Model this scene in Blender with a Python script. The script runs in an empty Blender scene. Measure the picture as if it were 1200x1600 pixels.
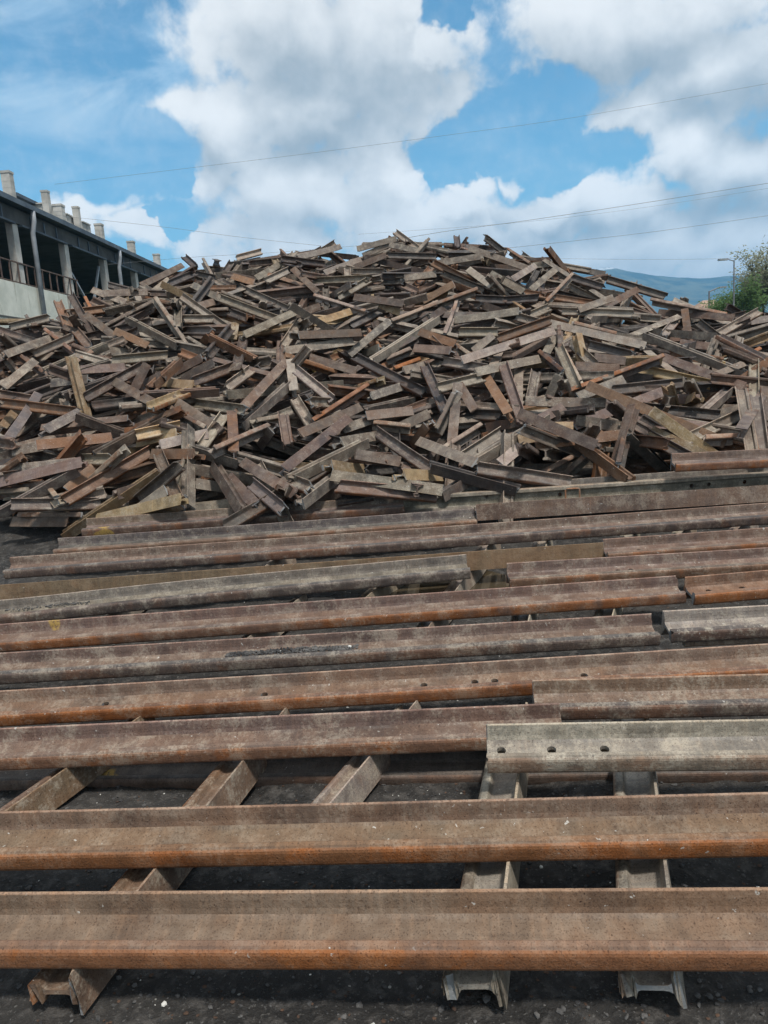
import bpy, bmesh, math, random
from mathutils import Vector, Matrix, Quaternion, noise
R = math.radians
sc = bpy.context.scene
col = sc.collection

# ------------------------------------------------------------------ camera
FPX = 1202.0
PITCH = math.atan(212.6 / 1202)
ROLL = -0.072
EYE = Vector((0, 0, 1.8))
RC = Matrix.Rotation(math.pi / 2 - PITCH, 3, 'X') @ Matrix.Rotation(ROLL, 3, 'Z')
cd = bpy.data.cameras.new('camera')
cam = bpy.data.objects.new('camera', cd)
col.objects.link(cam)
cam.matrix_world = Matrix.Translation(EYE) @ RC.to_4x4()
cd.sensor_fit = 'VERTICAL'
cd.sensor_height = 24
cd.lens = FPX / 1600 * 24
cd.clip_start = 0.05
cd.clip_end = 60000
sc.camera = cam
sc.render.resolution_x, sc.render.resolution_y = 768, 1024
sc.view_settings.view_transform = 'Standard'
sc.view_settings.look = 'None'
sc.view_settings.gamma = 1
sc.view_settings.exposure = 0.35
sc.cycles.volume_bounces = 0
sc.cycles.max_bounces = 6


def ray(u, v):
    return (RC @ Vector(((u - 600) / FPX, (800 - v) / FPX, -1))).normalized()


def at_y(u, v, Y):
    d = ray(u, v)
    return EYE + d * (Y / d.y)


# ------------------------------------------------------------------ node helper
class NT:
    def __init__(s, tree):
        s.t = tree
        s.n = tree.nodes
        s.l = tree.links
        s.n.clear()

    def new(s, typ, **kw):
        n = s.n.new(typ)
        for k, v in kw.items():
            setattr(n, k, v)
        return n

    def set(s, sock, v):
        if isinstance(v, bpy.types.NodeSocket):
            s.l.new(v, sock)
        elif v is not None:
            sock.default_value = v

    def m(s, op, a, b=None, c=None, clamp=False):
        n = s.new('ShaderNodeMath', operation=op, use_clamp=clamp)
        s.set(n.inputs[0], a)
        if b is not None: s.set(n.inputs[1], b)
        if c is not None: s.set(n.inputs[2], c)
        return n.outputs[0]

    def vm(s, op, a, b=None):
        n = s.new('ShaderNodeVectorMath', operation=op)
        s.set(n.inputs[0], a)
        if b is not None: s.set(n.inputs[1], b)
        return n.outputs['Value'] if op in ('LENGTH', 'DOT_PRODUCT') else n.outputs[0]

    def noise(s, vec, scale, detail=4, rough=.55, dist=0.0, colr=False):
        n = s.new('ShaderNodeTexNoise')
        s.set(n.inputs['Vector'], vec)
        n.inputs['Scale'].default_value = scale
        n.inputs['Detail'].default_value = detail
        n.inputs['Roughness'].default_value = rough
        n.inputs['Distortion'].default_value = dist
        return n.outputs['Color' if colr else 'Fac']

    def step(s, v, a, b, lo=0.0, hi=1.0):
        n = s.new('ShaderNodeMapRange', interpolation_type='SMOOTHSTEP')
        s.set(n.inputs[0], v)
        for i, x in enumerate((a, b, lo, hi)):
            n.inputs[1 + i].default_value = x
        return n.outputs[0]

    def mix(s, f, a, b, mode='MIX'):
        n = s.new('ShaderNodeMix', data_type='RGBA', blend_type=mode)
        s.set(n.inputs[0], f)
        for i, x in ((6, a), (7, b)):
            if isinstance(x, tuple) and len(x) == 3: x = (*x, 1)
            s.set(n.inputs[i], x)
        return n.outputs[2]

    def comb(s, x, y, z=0.0):
        n = s.new('ShaderNodeCombineXYZ')
        for i, k in enumerate((x, y, z)): s.set(n.inputs[i], k)
        return n.outputs[0]


# ------------------------------------------------------------------ world: sky with clouds
SUN_EL, SUN_ROT = R(62), R(150)
w = bpy.data.worlds.new('World')
sc.world = w
w.use_nodes = True
W = NT(w.node_tree)
sky = W.new('ShaderNodeTexSky', sky_type='NISHITA')
sky.sun_disc = False
sky.sun_elevation = SUN_EL
sky.sun_rotation = SUN_ROT
sky.air_density = 1.0
sky.dust_density = 0.3
sky.ozone_density = 2.6
tc = W.new('ShaderNodeTexCoord')
D = tc.outputs['Generated']
sep = W.new('ShaderNodeSeparateXYZ')
W.l.new(D, sep.inputs[0])
az = W.m('ARCTAN2', sep.outputs[0], sep.outputs[1])
el = W.m('ARCSINE', sep.outputs[2])
P0 = W.comb(az, el)


def azel(u, v):
    d = ray(u, v)
    return math.atan2(d.x, d.y), math.asin(d.z)


# cloud masses: centre and radii (read off the photograph, stored as azimuth / elevation)
POS = [(475, 200, 130, 75), (430, 30, 190, 140), (560, 90, 260, 170), (340, 190, 150, 85), (480, 300, 235, 95), (330, 270, 85, 60),
       (420, 380, 175, 70), (600, 250, 110, 110), (640, 350, 220, 75), (985, 60, 270, 125), (1120, 130, 200, 110),
       (1000, 190, 95, 60), (1085, 230, 75, 55), (1150, 280, 150, 75), (985, 320, 110, 62), (900, 300, 60, 45), (790, 285, 45, 42),
       (720, 300, 60, 38), (850, 340, 160, 50), (900, 400, 600, 62), (1080, 400, 190, 36), (1115, 424, 150, 34), (1040, 250, 80, 50), (160, 325, 105, 46), (225, 365, 70, 42), (120, 360, 80, 46),
       (-250, 420, 320, 90), (1500, 200, 300, 260), (1450, 420, 300, 60), (620, -330, 900, 240), (-500, 150, 260, 120)]  # last row centred out of view, added for the lighting
NEG = [(815, 190, 76, 54), (735, 228, 75, 32), (895, 245, 70, 32), (690, 262, 28, 20), (700, 0, 46, 20), (265, 250, 26, 40), (283, 350, 16, 26), (120, 230, 130, 60)]
DARK = [(560, 150, 150, 90, 1.0), (430, 90, 90, 60, .5), (1010, 95, 220, 60, 1.1), (1195, 190, 60, 60, 1.6), (480, 240, 130, 40, .7), (330, 250, 60, 35, .5),
        (980, 350, 300, 45, .8), (480, 350, 180, 40, .5), (820, 355, 120, 40, .4), (1150, 320, 120, 30, .6), (1010, 180, 90, 25, .7), (200, 345, 60, 15, .4), (700, 120, 90, 40, .4)]


def blob(nt, pvec, u, v, rx, ry):
    a, e = azel(u, v)
    d = nt.vm('SUBTRACT', pvec, (a, e, 0))
    d = nt.vm('MULTIPLY', d, (FPX / rx, FPX / ry, 0))
    return nt.m('SUBTRACT', 1.0, nt.vm('LENGTH', d))


g = bpy.data.node_groups.new('cloud_density', 'ShaderNodeTree')
g.interface.new_socket('P', in_out='INPUT', socket_type='NodeSocketVector')
g.interface.new_socket('D', in_out='OUTPUT', socket_type='NodeSocketFloat')
G = NT(g)
gi = G.new('NodeGroupInput')
go = G.new('NodeGroupOutput')
p = gi.outputs[0]
wob = G.vm('SUBTRACT', G.noise(p, 8, 5, .58, colr=True), (.5, .5, .5))
p2 = G.vm('ADD', p, G.vm('MULTIPLY', wob, (.15, .11, 0)))
acc = None
for b in POS:
    x = G.m('MULTIPLY', blob(G, p2, *b), 1.0)
    acc = x if acc is None else G.m('SMOOTH_MAX', acc, x, .12)
for b in NEG:
    x = G.m('MULTIPLY', blob(G, p2, *b), -1.3)
    acc = G.m('SMOOTH_MIN', acc, x, .1)
n1 = G.m('SUBTRACT', G.noise(p, 12, 7, .60), .5)
vo = G.new('ShaderNodeTexVoronoi', feature='F1')
G.set(vo.inputs['Vector'], G.vm('ADD', p, G.vm('MULTIPLY', wob, (.04, .04, 0))))
vo.inputs['Scale'].default_value = 20
vo.inputs['Detail'].default_value = 1.5
puff = G.m('SUBTRACT', .38, vo.outputs['Distance'])
tot = G.m('ADD', G.m('MULTIPLY_ADD', n1, 1.15, acc), G.m('MULTIPLY', puff, .34))
G.set(go.inputs[0], tot)


def dens(pv):
    n = W.new('ShaderNodeGroup')
    n.node_tree = g
    W.set(n.inputs[0], pv)
    return n.outputs[0]


over = W.m('MAXIMUM', W.step(W.m('ABSOLUTE', az), .85, 1.15), W.step(el, .78, .95))  # unseen cloud overhead and behind, added to neutralise the ambient light
over = W.m('MULTIPLY', over, W.m('MULTIPLY_ADD', W.noise(D, 2.2, 4, .5), .9, -.12))
d0 = W.m('MAXIMUM', dens(P0), over)
d1 = dens(W.vm('ADD', P0, (.012, .034, 0)))
fz = W.m('MULTIPLY', W.m('SUBTRACT', W.noise(P0, 34, 6, .62), .5), .34)
alpha = W.step(W.m('ADD', d0, fz), -.04, .36)
relief = W.m('SUBTRACT', d0, W.m('MAXIMUM', d1, over))
dark = None
for (u, v, rx, ry, s_) in DARK:
    x = W.m('MULTIPLY', W.m('MAXIMUM', W.m('MULTIPLY', blob(W, P0, u, v, rx * 1.5, ry * 1.5), s_), 0.0), 1.0)
    dark = x if dark is None else W.m('ADD', dark, x)
soft = W.noise(P0, 7, 4, .5)
shade = W.m('SUBTRACT', W.m('MULTIPLY_ADD', relief, .42, .72), W.m('MULTIPLY', dark, .33))
shade = W.m('ADD', shade, W.m('MULTIPLY', W.m('SUBTRACT', soft, .5), .38))
ccol = W.mix(W.step(shade, .10, .95), (.33, .39, .44), (.93, .94, .94))
# thin cirrus veil, mostly upper left
cir = W.step(W.noise(W.vm('MULTIPLY', W.vm('ADD', P0, (0, 0, 3.0)), (3.5, 9, 1)), 1.6, 6, .6, .6), .40, .75)
veil_zone = W.m('MAXIMUM', W.m('MULTIPLY', blob(W, P0, 120, 60, 420, 190), 1.8, clamp=True), .36)
veil = W.m('MULTIPLY', cir, veil_zone, clamp=True)
bg_sky = W.new('ShaderNodeBackground')
skyc = W.mix(1.0, sky.outputs[0], (.70, 1.08, 1.07), 'MULTIPLY')
W.set(bg_sky.inputs[0], skyc)
bg_sky.inputs[1].default_value = .12
bg_cir = W.new('ShaderNodeBackground')
bg_cir.inputs[0].default_value = (.50, .66, .80, 1)
bg_cir.inputs[1].default_value = 1.0
bg_cl = W.new('ShaderNodeBackground')
W.set(bg_cl.inputs[0], ccol)
W.set(bg_cl.inputs[1], W.m('MULTIPLY', W.step(el, .05, .50, 1.3, 1.0), .84))
mx0 = W.new('ShaderNodeMixShader')
W.set(mx0.inputs[0], W.m('MULTIPLY', veil, .75))
W.l.new(bg_sky.outputs[0], mx0.inputs[1]); W.l.new(bg_cir.outputs[0], mx0.inputs[2])
mx1 = W.new('ShaderNodeMixShader')
W.set(mx1.inputs[0], alpha)
W.l.new(mx0.outputs[0], mx1.inputs[1]); W.l.new(bg_cl.outputs[0], mx1.inputs[2])
wo = W.new('ShaderNodeOutputWorld')
W.l.new(mx1.outputs[0], wo.inputs[0])
w.cycles.sampling_method = 'MANUAL'
w.cycles.sample_map_resolution = 256

# ------------------------------------------------------------------ sun behind thin cloud
sl = bpy.data.lights.new('sun', 'SUN')
sl.energy = 3.3
sl.angle = R(7)
sl.color = (1, .95, .88)
so = bpy.data.objects.new('sun', sl)
col.objects.link(so)
sd = Vector((math.sin(SUN_ROT) * math.cos(SUN_EL), math.cos(SUN_ROT) * math.cos(SUN_EL), math.sin(SUN_EL)))
so.rotation_euler = sd.to_track_quat('Z', 'Y').to_euler()


# ------------------------------------------------------------------ materials
def mat(name):
    m = bpy.data.materials.new(name)
    m.use_nodes = True
    return m, NT(m.node_tree)


def finish(N, colr, rough=.8, bump=None, bs=.3, bd=.01, metal=0.0, spec=.4):
    b = N.new('ShaderNodeBsdfPrincipled')
    if isinstance(colr, tuple): colr = (*colr, 1)
    N.set(b.inputs['Base Color'], colr)
    N.set(b.inputs['Roughness'], rough)
    b.inputs['Metallic'].default_value = metal
    b.inputs['Specular IOR Level'].default_value = spec
    if bump is not None:
        n = N.new('ShaderNodeBump')
        n.inputs['Strength'].default_value = bs
        n.inputs['Distance'].default_value = bd
        N.set(n.inputs['Height'], bump)
        N.l.new(n.outputs[0], b.inputs['Normal'])
    o = N.new('ShaderNodeOutputMaterial')
    N.l.new(b.outputs[0], o.inputs[0])
    return b


def steel(name, atype, part='any'):
    """weathered rail steel; tint, rust, lime and seed are properties of the piece itself"""
    m, N = mat(name)

    def attr(k):
        a = N.new('ShaderNodeAttribute', attribute_type=atype, attribute_name=k)
        return a
    tint = attr('tint').outputs['Color']
    par = N.new('ShaderNodeSeparateColor')
    N.l.new(attr('wear').outputs['Color'], par.inputs[0])
    rust, lime, seed = par.outputs[0], par.outputs[1], par.outputs[2]
    t = N.new('ShaderNodeTexCoord')
    c = N.vm('ADD', t.outputs['Object'], N.comb(N.m('MULTIPLY', seed, 37.0), N.m('MULTIPLY', seed, 11.0), N.m('MULTIPLY', seed, 23.0)))
    so_ = N.new('ShaderNodeSeparateXYZ'); N.l.new(t.outputs['Object'], so_.inputs[0])
    run = N.step(so_.outputs[1], .0655, .0705)
    big = N.noise(c, 1.1, 3, .5)
    mid = N.noise(c, 9, 7, .62)
    mid2 = N.noise(N.vm('ADD', c, (5, 3, 9)), 6.5, 6, .6)
    fine = N.noise(c, 70, 5, .62)
    pit = N.noise(c, 190, 2, .5)
    streak = N.noise(N.vm('MULTIPLY', c, (55, 4, 4)), 1.0, 5, .6)
    along = N.noise(N.vm('MULTIPLY', c, (2.2, 38, 38)), 1.0, 4, .6)
    base = N.mix(1.0, tint, N.comb(*([N.m('MULTIPLY_ADD', mid, 1.0, .50)] * 3)), 'MULTIPLY')
    base = N.mix(N.m('MULTIPLY', N.step(streak, .45, .75), .38), base, N.mix(1.0, base, (1.9, 1.75, 1.6), 'MULTIPLY'))
    base = N.mix(N.m('MULTIPLY', N.step(along, .48, .70), .30), base, N.mix(1.0, base, (.50, .46, .44), 'MULTIPLY'))
    blot = N.step(N.noise(N.vm('ADD', c, (7, 7, 1)), 15, 6, .66), .47, .58)
    base = N.mix(N.m('MULTIPLY', blot, .20), base, N.mix(1.0, base, (.52, .47, .44), 'MULTIPLY'))
    scr = N.step(N.noise(N.vm('MULTIPLY', N.vm('ADD', c, (3, 1, 1)), (6, 150, 150)), 1.0, 3, .6), .66, .70)
    base = N.mix(N.m('MULTIPLY', scr, .25), base, N.mix(1.0, base, (1.9, 1.8, 1.7), 'MULTIPLY'))
    ez = N.m('MULTIPLY', N.step(N.m('ABSOLUTE', so_.outputs[2]), .0668, .0692), N.step(fine, .32, .5))
    if atype == 'OBJECT':
        base = N.mix(N.m('MULTIPLY', ez, .6), base, N.mix(1.0, base, (2.2, 2.0, 1.85), 'MULTIPLY'))
        band_mask = N.m('MULTIPLY', N.step(so_.outputs[1], .057, .062), N.step(so_.outputs[1], .066, .0695, 1, 0))
        base = N.mix(N.m('MULTIPLY', band_mask, .5), base, N.mix(1.0, base, (.40, .38, .38), 'MULTIPLY'))
    # rust bloom
    rf = N.m('MULTIPLY', N.step(N.m('ADD', N.m('MULTIPLY', big, .5), N.m('MULTIPLY', mid2, .5)), .44, .58), N.m('MULTIPLY', rust, N.m('MULTIPLY_ADD', run, 1.7 if atype == 'OBJECT' else 0.0, .55)), clamp=True)
    rf = N.m('MAXIMUM', rf, N.m('MULTIPLY', N.m('MULTIPLY', run, rust), N.step(mid, .3, .6, .55, .95))) if atype == 'OBJECT' else rf
    rcol = N.mix(fine, (.12, .050, .022), (.32, .150, .062))
    rcol = N.mix(run, rcol, N.mix(mid, (.13, .040, .012), (.40, .150, .045)))
    base = N.mix(rf, base, rcol)
    # dark damp grease
    df = N.m('MULTIPLY', N.step(N.noise(N.vm('ADD', c, (9, 1, 2)), 2.6, 5, .6), .54, .66), .48)
    base = N.mix(df, base, N.mix(1.0, base, (.30, .30, .34), 'MULTIPLY'))
    # pale lime / dust
    lf = N.m('MULTIPLY', N.step(N.m('ADD', N.m('MULTIPLY', mid, .6), N.m('MULTIPLY', fine, .4)), .47, .62), lime, clamp=True)
    base = N.mix(lf, base, (.38, .335, .265))
    sp = N.step(N.noise(N.vm('ADD', c, (2, 7, 4)), 42, 3, .55, .4), .685, .72)
    base = N.mix(N.m('MULTIPLY', N.m('MULTIPLY', sp, .7), N.step(big, .44, .56)), base, (.50, .49, .45))
    spl = N.m('MULTIPLY', N.step(N.noise(N.vm('ADD', c, (12, 7, 4)), 5, 5, .7, .8), .705, .74), N.step(fine, .42, .55))
    base = N.mix(N.m('MULTIPLY', spl, .8), base, (.50, .49, .46))
    base = N.mix(N.m('MULTIPLY', N.step(pit, .57, .64), .6), base, N.mix(1.0, base, (.38, .32, .30), 'MULTIPLY'))
    sn_ = N.new('ShaderNodeSeparateXYZ'); N.l.new(t.outputs['Normal'], sn_.inputs[0])
    if atype == 'OBJECT':       # flame-cut ends, bare grey steel
        cut = N.step(N.m('ABSOLUTE', sn_.outputs[0]), .72, .85)
        base = N.mix(N.m('MULTIPLY', cut, N.m('MULTIPLY', N.step(seed, .25, .6), .75)), base, N.mix(mid, (.13, .14, .145), (.27, .29, .30)))
    # paint dab
    pd = N.m('MULTIPLY', N.step(N.noise(N.vm('ADD', c, (31, 17, 5)), 1.9, 3, .5), .745, .76), N.step(fine, .35, .5))
    base = N.mix(N.m('MULTIPLY', pd, .7), base, (.42, .27, .06))
    h = N.m('ADD', N.m('MULTIPLY', fine, .6), N.m('ADD', N.m('MULTIPLY', pit, .25), N.m('MULTIPLY', mid, .8)))
    vp = N.new('ShaderNodeTexVoronoi'); N.set(vp.inputs['Vector'], N.vm('MULTIPLY', c, (80, 60, 60))); vp.inputs['Scale'].default_value = 1.0
    vq = N.new('ShaderNodeSeparateColor'); N.l.new(vp.outputs['Color'], vq.inputs[0])
    hole = N.m('MULTIPLY', N.step(vp.outputs['Distance'], .12, .22, 1, 0), N.step(vq.outputs[0], .62, .66))
    hole = N.m('MULTIPLY', hole, N.step(mid2, .42, .55))
    base = N.mix(N.m('MULTIPLY', hole, .65), base, N.mix(1.0, base, (.28, .24, .22), 'MULTIPLY'))
    h = N.m('SUBTRACT', h, N.m('MULTIPLY', hole, .5))
    finish(N, base, N.step(mid2, .3, .7, .50, .82), h, .6, .007, 0.0, .35)
    return m


STEEL = steel('weathered_steel', 'OBJECT')
STEEL_HEAP = steel('weathered_steel_heap', 'GEOMETRY')


def simple(name, colr, colr2, scale=3, rough=.85, bs=.2, bd=.01, streak=False, spec=.3, metal=0.0):
    m, N = mat(name)
    t = N.new('ShaderNodeTexCoord').outputs['Object']
    n = N.noise(t, scale, 7, .62)
    c = N.mix(N.step(n, .35, .65), colr, colr2)
    if streak:
        s = N.noise(N.vm('MULTIPLY', t, (3.0, 3.0, .28)), 1.6, 6, .65, .3)
        c = N.mix(N.m('MULTIPLY', N.step(s, .55, .72), .55), c, N.mix(1.0, c, (.42, .36, .28), 'MULTIPLY'))
        s2 = N.noise(N.vm('MULTIPLY', N.vm('ADD', t, (4, 4, 0)), (5.0, 5.0, .2)), 1.2, 4, .6)
        c = N.mix(N.m('MULTIPLY', N.step(s2, .66, .72), .6), c, (.22, .10, .04))
    f = N.noise(t, scale * 14, 4, .6)
    finish(N, c, rough, N.m('ADD', n, N.m('MULTIPLY', f, .4)), bs, bd, metal, spec)
    return m


M_CONC = simple('pale_concrete', (.50, .51, .44), (.64, .64, .56), .8, .9, .3, .02, True)
M_COL = simple('column_concrete', (.33, .32, .29), (.50, .48, .44), 1.2, .9, .4, .03, True)
M_DARKSHADE_CONC = simple('dark_shaded_concrete', (.05, .05, .05), (.09, .09, .085), .6)  # interior and under-slab shade put into the colour; also the dark eaves beam
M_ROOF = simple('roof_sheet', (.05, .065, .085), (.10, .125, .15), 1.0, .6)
M_PIPE = simple('pipe_metal', (.22, .24, .26), (.32, .34, .36), 2.0, .5)
M_RAILING = simple('railing_rust', (.07, .05, .045), (.13, .09, .07), 4, .8)
M_POLE = simple('lamp_metal', (.12, .125, .13), (.18, .18, .19), 3, .5)
M_WIRE = simple('wire_grey', (.16, .17, .18), (.22, .23, .24), 3, .6)
M_STONE = simple('ash_stone', (.03, .03, .031), (.12, .115, .11), 12, .9, .6, .01)
M_WHITE = simple('white_stone', (.50, .49, .45), (.65, .64, .60), 12, .9, .6, .01)
M_BARK = simple('bark', (.06, .05, .04), (.12, .10, .085), 4, .9, .5, .03)
M_TILE = simple('roof_tile', (.24, .16, .11), (.36, .26, .19), 3, .9)
M_PLASTER = simple('plaster', (.45, .43, .38), (.55, .53, .47), 1, .9)
M_BOLT = simple('bolt_steel', (.05, .045, .04), (.12, .09, .07), 30, .6)
M_HILL, N = mat('hill_forest')
t = N.new('ShaderNodeTexCoord').outputs['Object']
sp_ = N.new('ShaderNodeSeparateXYZ'); N.l.new(t, sp_.inputs[0])
hn = N.noise(t, .008, 9, .68)
hc = N.mix(N.step(hn, .4, .6), (.02, .035, .03), (.11, .12, .08))
sn = N.m('MULTIPLY', N.step(sp_.outputs[2], 425, 455), N.step(N.noise(t, .02, 5, .6), .46, .56))
hc = N.mix(sn, hc, (.7, .72, .75))
finish(N, hc, .95)


def leafmat(name, a, b, c_):
    m, N = mat(name)
    gi_ = N.new('ShaderNodeTexCoord').outputs['Object']
    n = N.noise(gi_, .8, 4, .6)
    wn = N.new('ShaderNodeTexWhiteNoise')
    N.set(wn.inputs[0], N.vm('SNAP', gi_, (.12, .12, .12)))
    c = N.mix(N.step(n, .35, .65), a, b)
    c = N.mix(N.m('MULTIPLY', wn.outputs[0], .6), c, c_)
    d = N.new('ShaderNodeBsdfDiffuse'); N.set(d.inputs[0], c)
    tr = N.new('ShaderNodeBsdfTranslucent'); N.set(tr.inputs[0], c)
    x = N.new('ShaderNodeMixShader'); x.inputs[0].default_value = .3
    N.l.new(d.outputs[0], x.inputs[1]); N.l.new(tr.outputs[0], x.inputs[2])
    o = N.new('ShaderNodeOutputMaterial'); N.l.new(x.outputs[0], o.inputs[0])
    return m


M_LEAF_OLD = leafmat('leaf_grey_green', (.14, .16, .09), (.22, .23, .16), (.30, .31, .24))
M_LEAF_NEW = leafmat('leaf_fresh_green', (.06, .115, .035), (.10, .165, .06), (.14, .20, .09))

# ground: black ash with gravel
M_GROUND, N = mat('ash_ground')
t = N.new('ShaderNodeTexCoord').outputs['Object']
a_ = N.noise(t, 1.1, 6, .6)
b_ = N.noise(t, 16, 8, .68)
c_ = N.noise(t, 85, 5, .6)
gc = N.mix(N.step(a_, .38, .62), (.017, .016, .015), (.040, .037, .034))
gc = N.mix(N.step(b_, .46, .66), gc, (.078, .072, .066))
gc = N.mix(N.m('MULTIPLY', N.step(c_, .60, .68), .7), gc, (.14, .135, .125))
vr = N.new('ShaderNodeTexVoronoi'); N.set(vr.inputs['Vector'], t); vr.inputs['Scale'].default_value = 24
wh = N.step(vr.outputs['Distance'], .10, .14, 1, 0)
vs_ = N.new('ShaderNodeSeparateColor'); N.l.new(vr.outputs['Color'], vs_.inputs[0])
gc = N.mix(N.m('MULTIPLY', wh, N.step(vs_.outputs[0], .90, .92)), gc, (.30, .29, .26))
far = N.new('ShaderNodeSeparateXYZ'); N.l.new(t, far.inputs[0])
gc = N.mix(N.step(far.outputs[1], 25, 60), gc, (.075, .085, .045))
gh = N.m('ADD', N.m('MULTIPLY', b_, 1.0), N.m('ADD', N.m('MULTIPLY', c_, .35), N.m('MULTIPLY', N.noise(t, 40, 5, .6), .5)))
finish(N, gc, N.step(a_, .35, .6, .55, .95), gh, .9, .03, 0, .35)

M_PUDDLE, N = mat('muddy_water')
t = N.new('ShaderNodeTexCoord').outputs['Object']
finish(N, N.mix(N.noise(t, 3, 3), (.045, .035, .022), (.075, .058, .036)), .06, N.noise(t, 12, 2), .03, .01, 0, .5)


# ------------------------------------------------------------------ object helpers
def mesh(name, vs, fs, m, parent=None, smooth=False):
    me = bpy.data.meshes.new(name)
    me.from_pydata([tuple(v) for v in vs], [], fs)
    me.materials.append(m)
    if smooth: me.polygons.foreach_set('use_smooth', [True] * len(me.polygons))
    me.update()
    o = bpy.data.objects.new(name, me)
    col.objects.link(o)
    if parent: o.parent = parent
    return o


def tag(o, label=None, cat=None, group=None, kind=None):
    if label: o['label'] = label
    if cat: o['category'] = cat
    if group: o['group'] = group
    if kind: o['kind'] = kind
    return o


def empty(name, loc=(0, 0, 0)):
    o = bpy.data.objects.new(name, None)
    o.empty_display_size = .2
    col.objects.link(o)
    o.location = loc
    return o


class MB:
    def __init__(s): s.v = []; s.f = []

    def box(s, a, b):
        k = len(s.v)
        (x0, y0, z0), (x1, y1, z1) = a, b
        s.v += [(x, y, z) for x in (x0, x1) for y in (y0, y1) for z in (z0, z1)]
        s.f += [tuple(k + i for i in f) for f in ((0, 1, 3, 2), (4, 6, 7, 5), (0, 4, 5, 1), (2, 3, 7, 6), (0, 2, 6, 4), (1, 5, 7, 3))]
        return s

    def tube(s, pts, r, n=8, cap=True):
        pts = [Vector(p) for p in pts]
        rs = r if isinstance(r, (list, tuple)) else [r] * len(pts)
        k = len(s.v)
        for i, p in enumerate(pts):
            d = (pts[min(i + 1, len(pts) - 1)] - pts[max(i - 1, 0)]).normalized()
            a = d.cross(Vector((0, 0, 1)) if abs(d.z) < .9 else Vector((1, 0, 0))).normalized()
            b = d.cross(a)
            for j in range(n):
                th = 2 * math.pi * j / n
                s.v.append(tuple(p + (a * math.cos(th) + b * math.sin(th)) * rs[i]))
        for i in range(len(pts) - 1):
            for j in range(n):
                s.f.append((k + i * n + j, k + i * n + (j + 1) % n, k + (i + 1) * n + (j + 1) % n, k + (i + 1) * n + j))
        if cap:
            s.f.append(tuple(k + j for j in range(n))[::-1])
            s.f.append(tuple(k + (len(pts) - 1) * n + j for j in range(n)))
        return s

    def beam(s, p, q, w_, h_):
        p = Vector(p); q = Vector(q); d = (q - p).normalized()
        a = d.cross(Vector((0, 0, 1)) if abs(d.z) < .95 else Vector((1, 0, 0))).normalized() * (w_ / 2); b = d.cross(a).normalized() * (h_ / 2)
        k = len(s.v)
        for c0 in (p, q):
            s.v += [tuple(c0 + a + b), tuple(c0 - a + b), tuple(c0 - a - b), tuple(c0 + a - b)]
        s.f += [tuple(k + i for i in f) for f in ((0, 1, 2, 3), (7, 6, 5, 4), (0, 4, 5, 1), (1, 5, 6, 2), (2, 6, 7, 3), (3, 7, 4, 0))]
        return s

    def build(s, name, m, parent=None, smooth=False):
        return mesh(name, s.v, s.f, m, parent, smooth)


def zg(y):
    t_ = y - 3.4
    if t_ <= 0: return 0.0
    if t_ < 0.8: return .12 * t_ * t_ / 1.6
    if y < 9: return .12 * (t_ - .4)
    return .12 * (9 - 3.8) - min(.62, (y - 9) * .06)


def lerp(tab, x):
    if x <= tab[0][0]: return tab[0][1:]
    for a, b in zip(tab, tab[1:]):
        if x <= b[0]:
            s = (x - a[0]) / (b[0] - a[0])
            return tuple(p_ + (q_ - p_) * s for p_, q_ in zip(a[1:], b[1:]))
    return tab[-1][1:]


FT = [(-0.8366, 8.9000, 0.6573), (-0.5035, 8.0000, 0.6253), (-0.4055, 7.3000, 0.5626), (-0.3370, 7.4000, 0.5976), (0.0011, 7.4000, 0.6048), (0.0859, 7.5000, 0.6320), (0.3813, 7.5000, 0.6623), (0.5077, 7.4000, 0.7350), (0.8447, 7.4000, 0.7297)]
RT = [(-0.7986, 11.0000, 2.3176), (-0.5919, 11.5000, 2.5404), (-0.4674, 12.0000, 2.7719), (-0.4163, 12.5000, 3.0235), (-0.3751, 13.0000, 3.1572), (-0.3149, 14.0000, 3.6605), (-0.2650, 15.0000, 4.0078), (-0.2241, 15.5000, 4.1923), (-0.1599, 16.0000, 4.3210), (-0.0720, 16.0000, 4.3340), (-0.0078, 16.0000, 4.3975), (0.0560, 16.0000, 4.3882), (0.1036, 16.0000, 4.3234), (0.1514, 15.7000, 4.2244), (0.1984, 15.3000, 3.8079), (0.2621, 14.6000, 3.4713), (0.3098, 14.0000, 2.9750), (0.3743, 13.3000, 2.4904), (0.4232, 12.8000, 2.1769), (0.4805, 12.4000, 2.0954), (0.5050, 12.0000, 2.0460), (0.7111, 11.0000, 1.7162), (1.0066, 10.0000, 0.9862)]


def pile(x, y):
    if y < 2: return zg(y)
    a = x / y
    yf, zf = lerp(FT, a)
    yr, zr = lerp(RT, a)
    gg = zg(y)
    if y < yf: h = gg
    elif y < yr:
        s = (y - yf) / (yr - yf)
        h = zf + (zr - zf) * (s + .20 * s * (1 - s))
    else: h = zr - .06 * (y - yr) - .10 * (y - yr) ** 2 if y - yr < 2.5 else zr - .775 - .56 * (y - yr - 2.5)
    return max(gg, h)


# ------------------------------------------------------------------ ground: one sheet, fine near the camera, out to the horizon
def spans():
    xs = [-14000, -4000, -900, -200, -60, -30, -20]
    x = -14.0
    while x < -5: xs.append(x); x += .5
    x = -5.0
    while x < 5: xs.append(round(x, 3)); x += .04
    x = 5.0
    while x <= 14: xs.append(x); x += .5
    return xs + [20, 30, 60, 200, 900, 4000, 14000]


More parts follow.
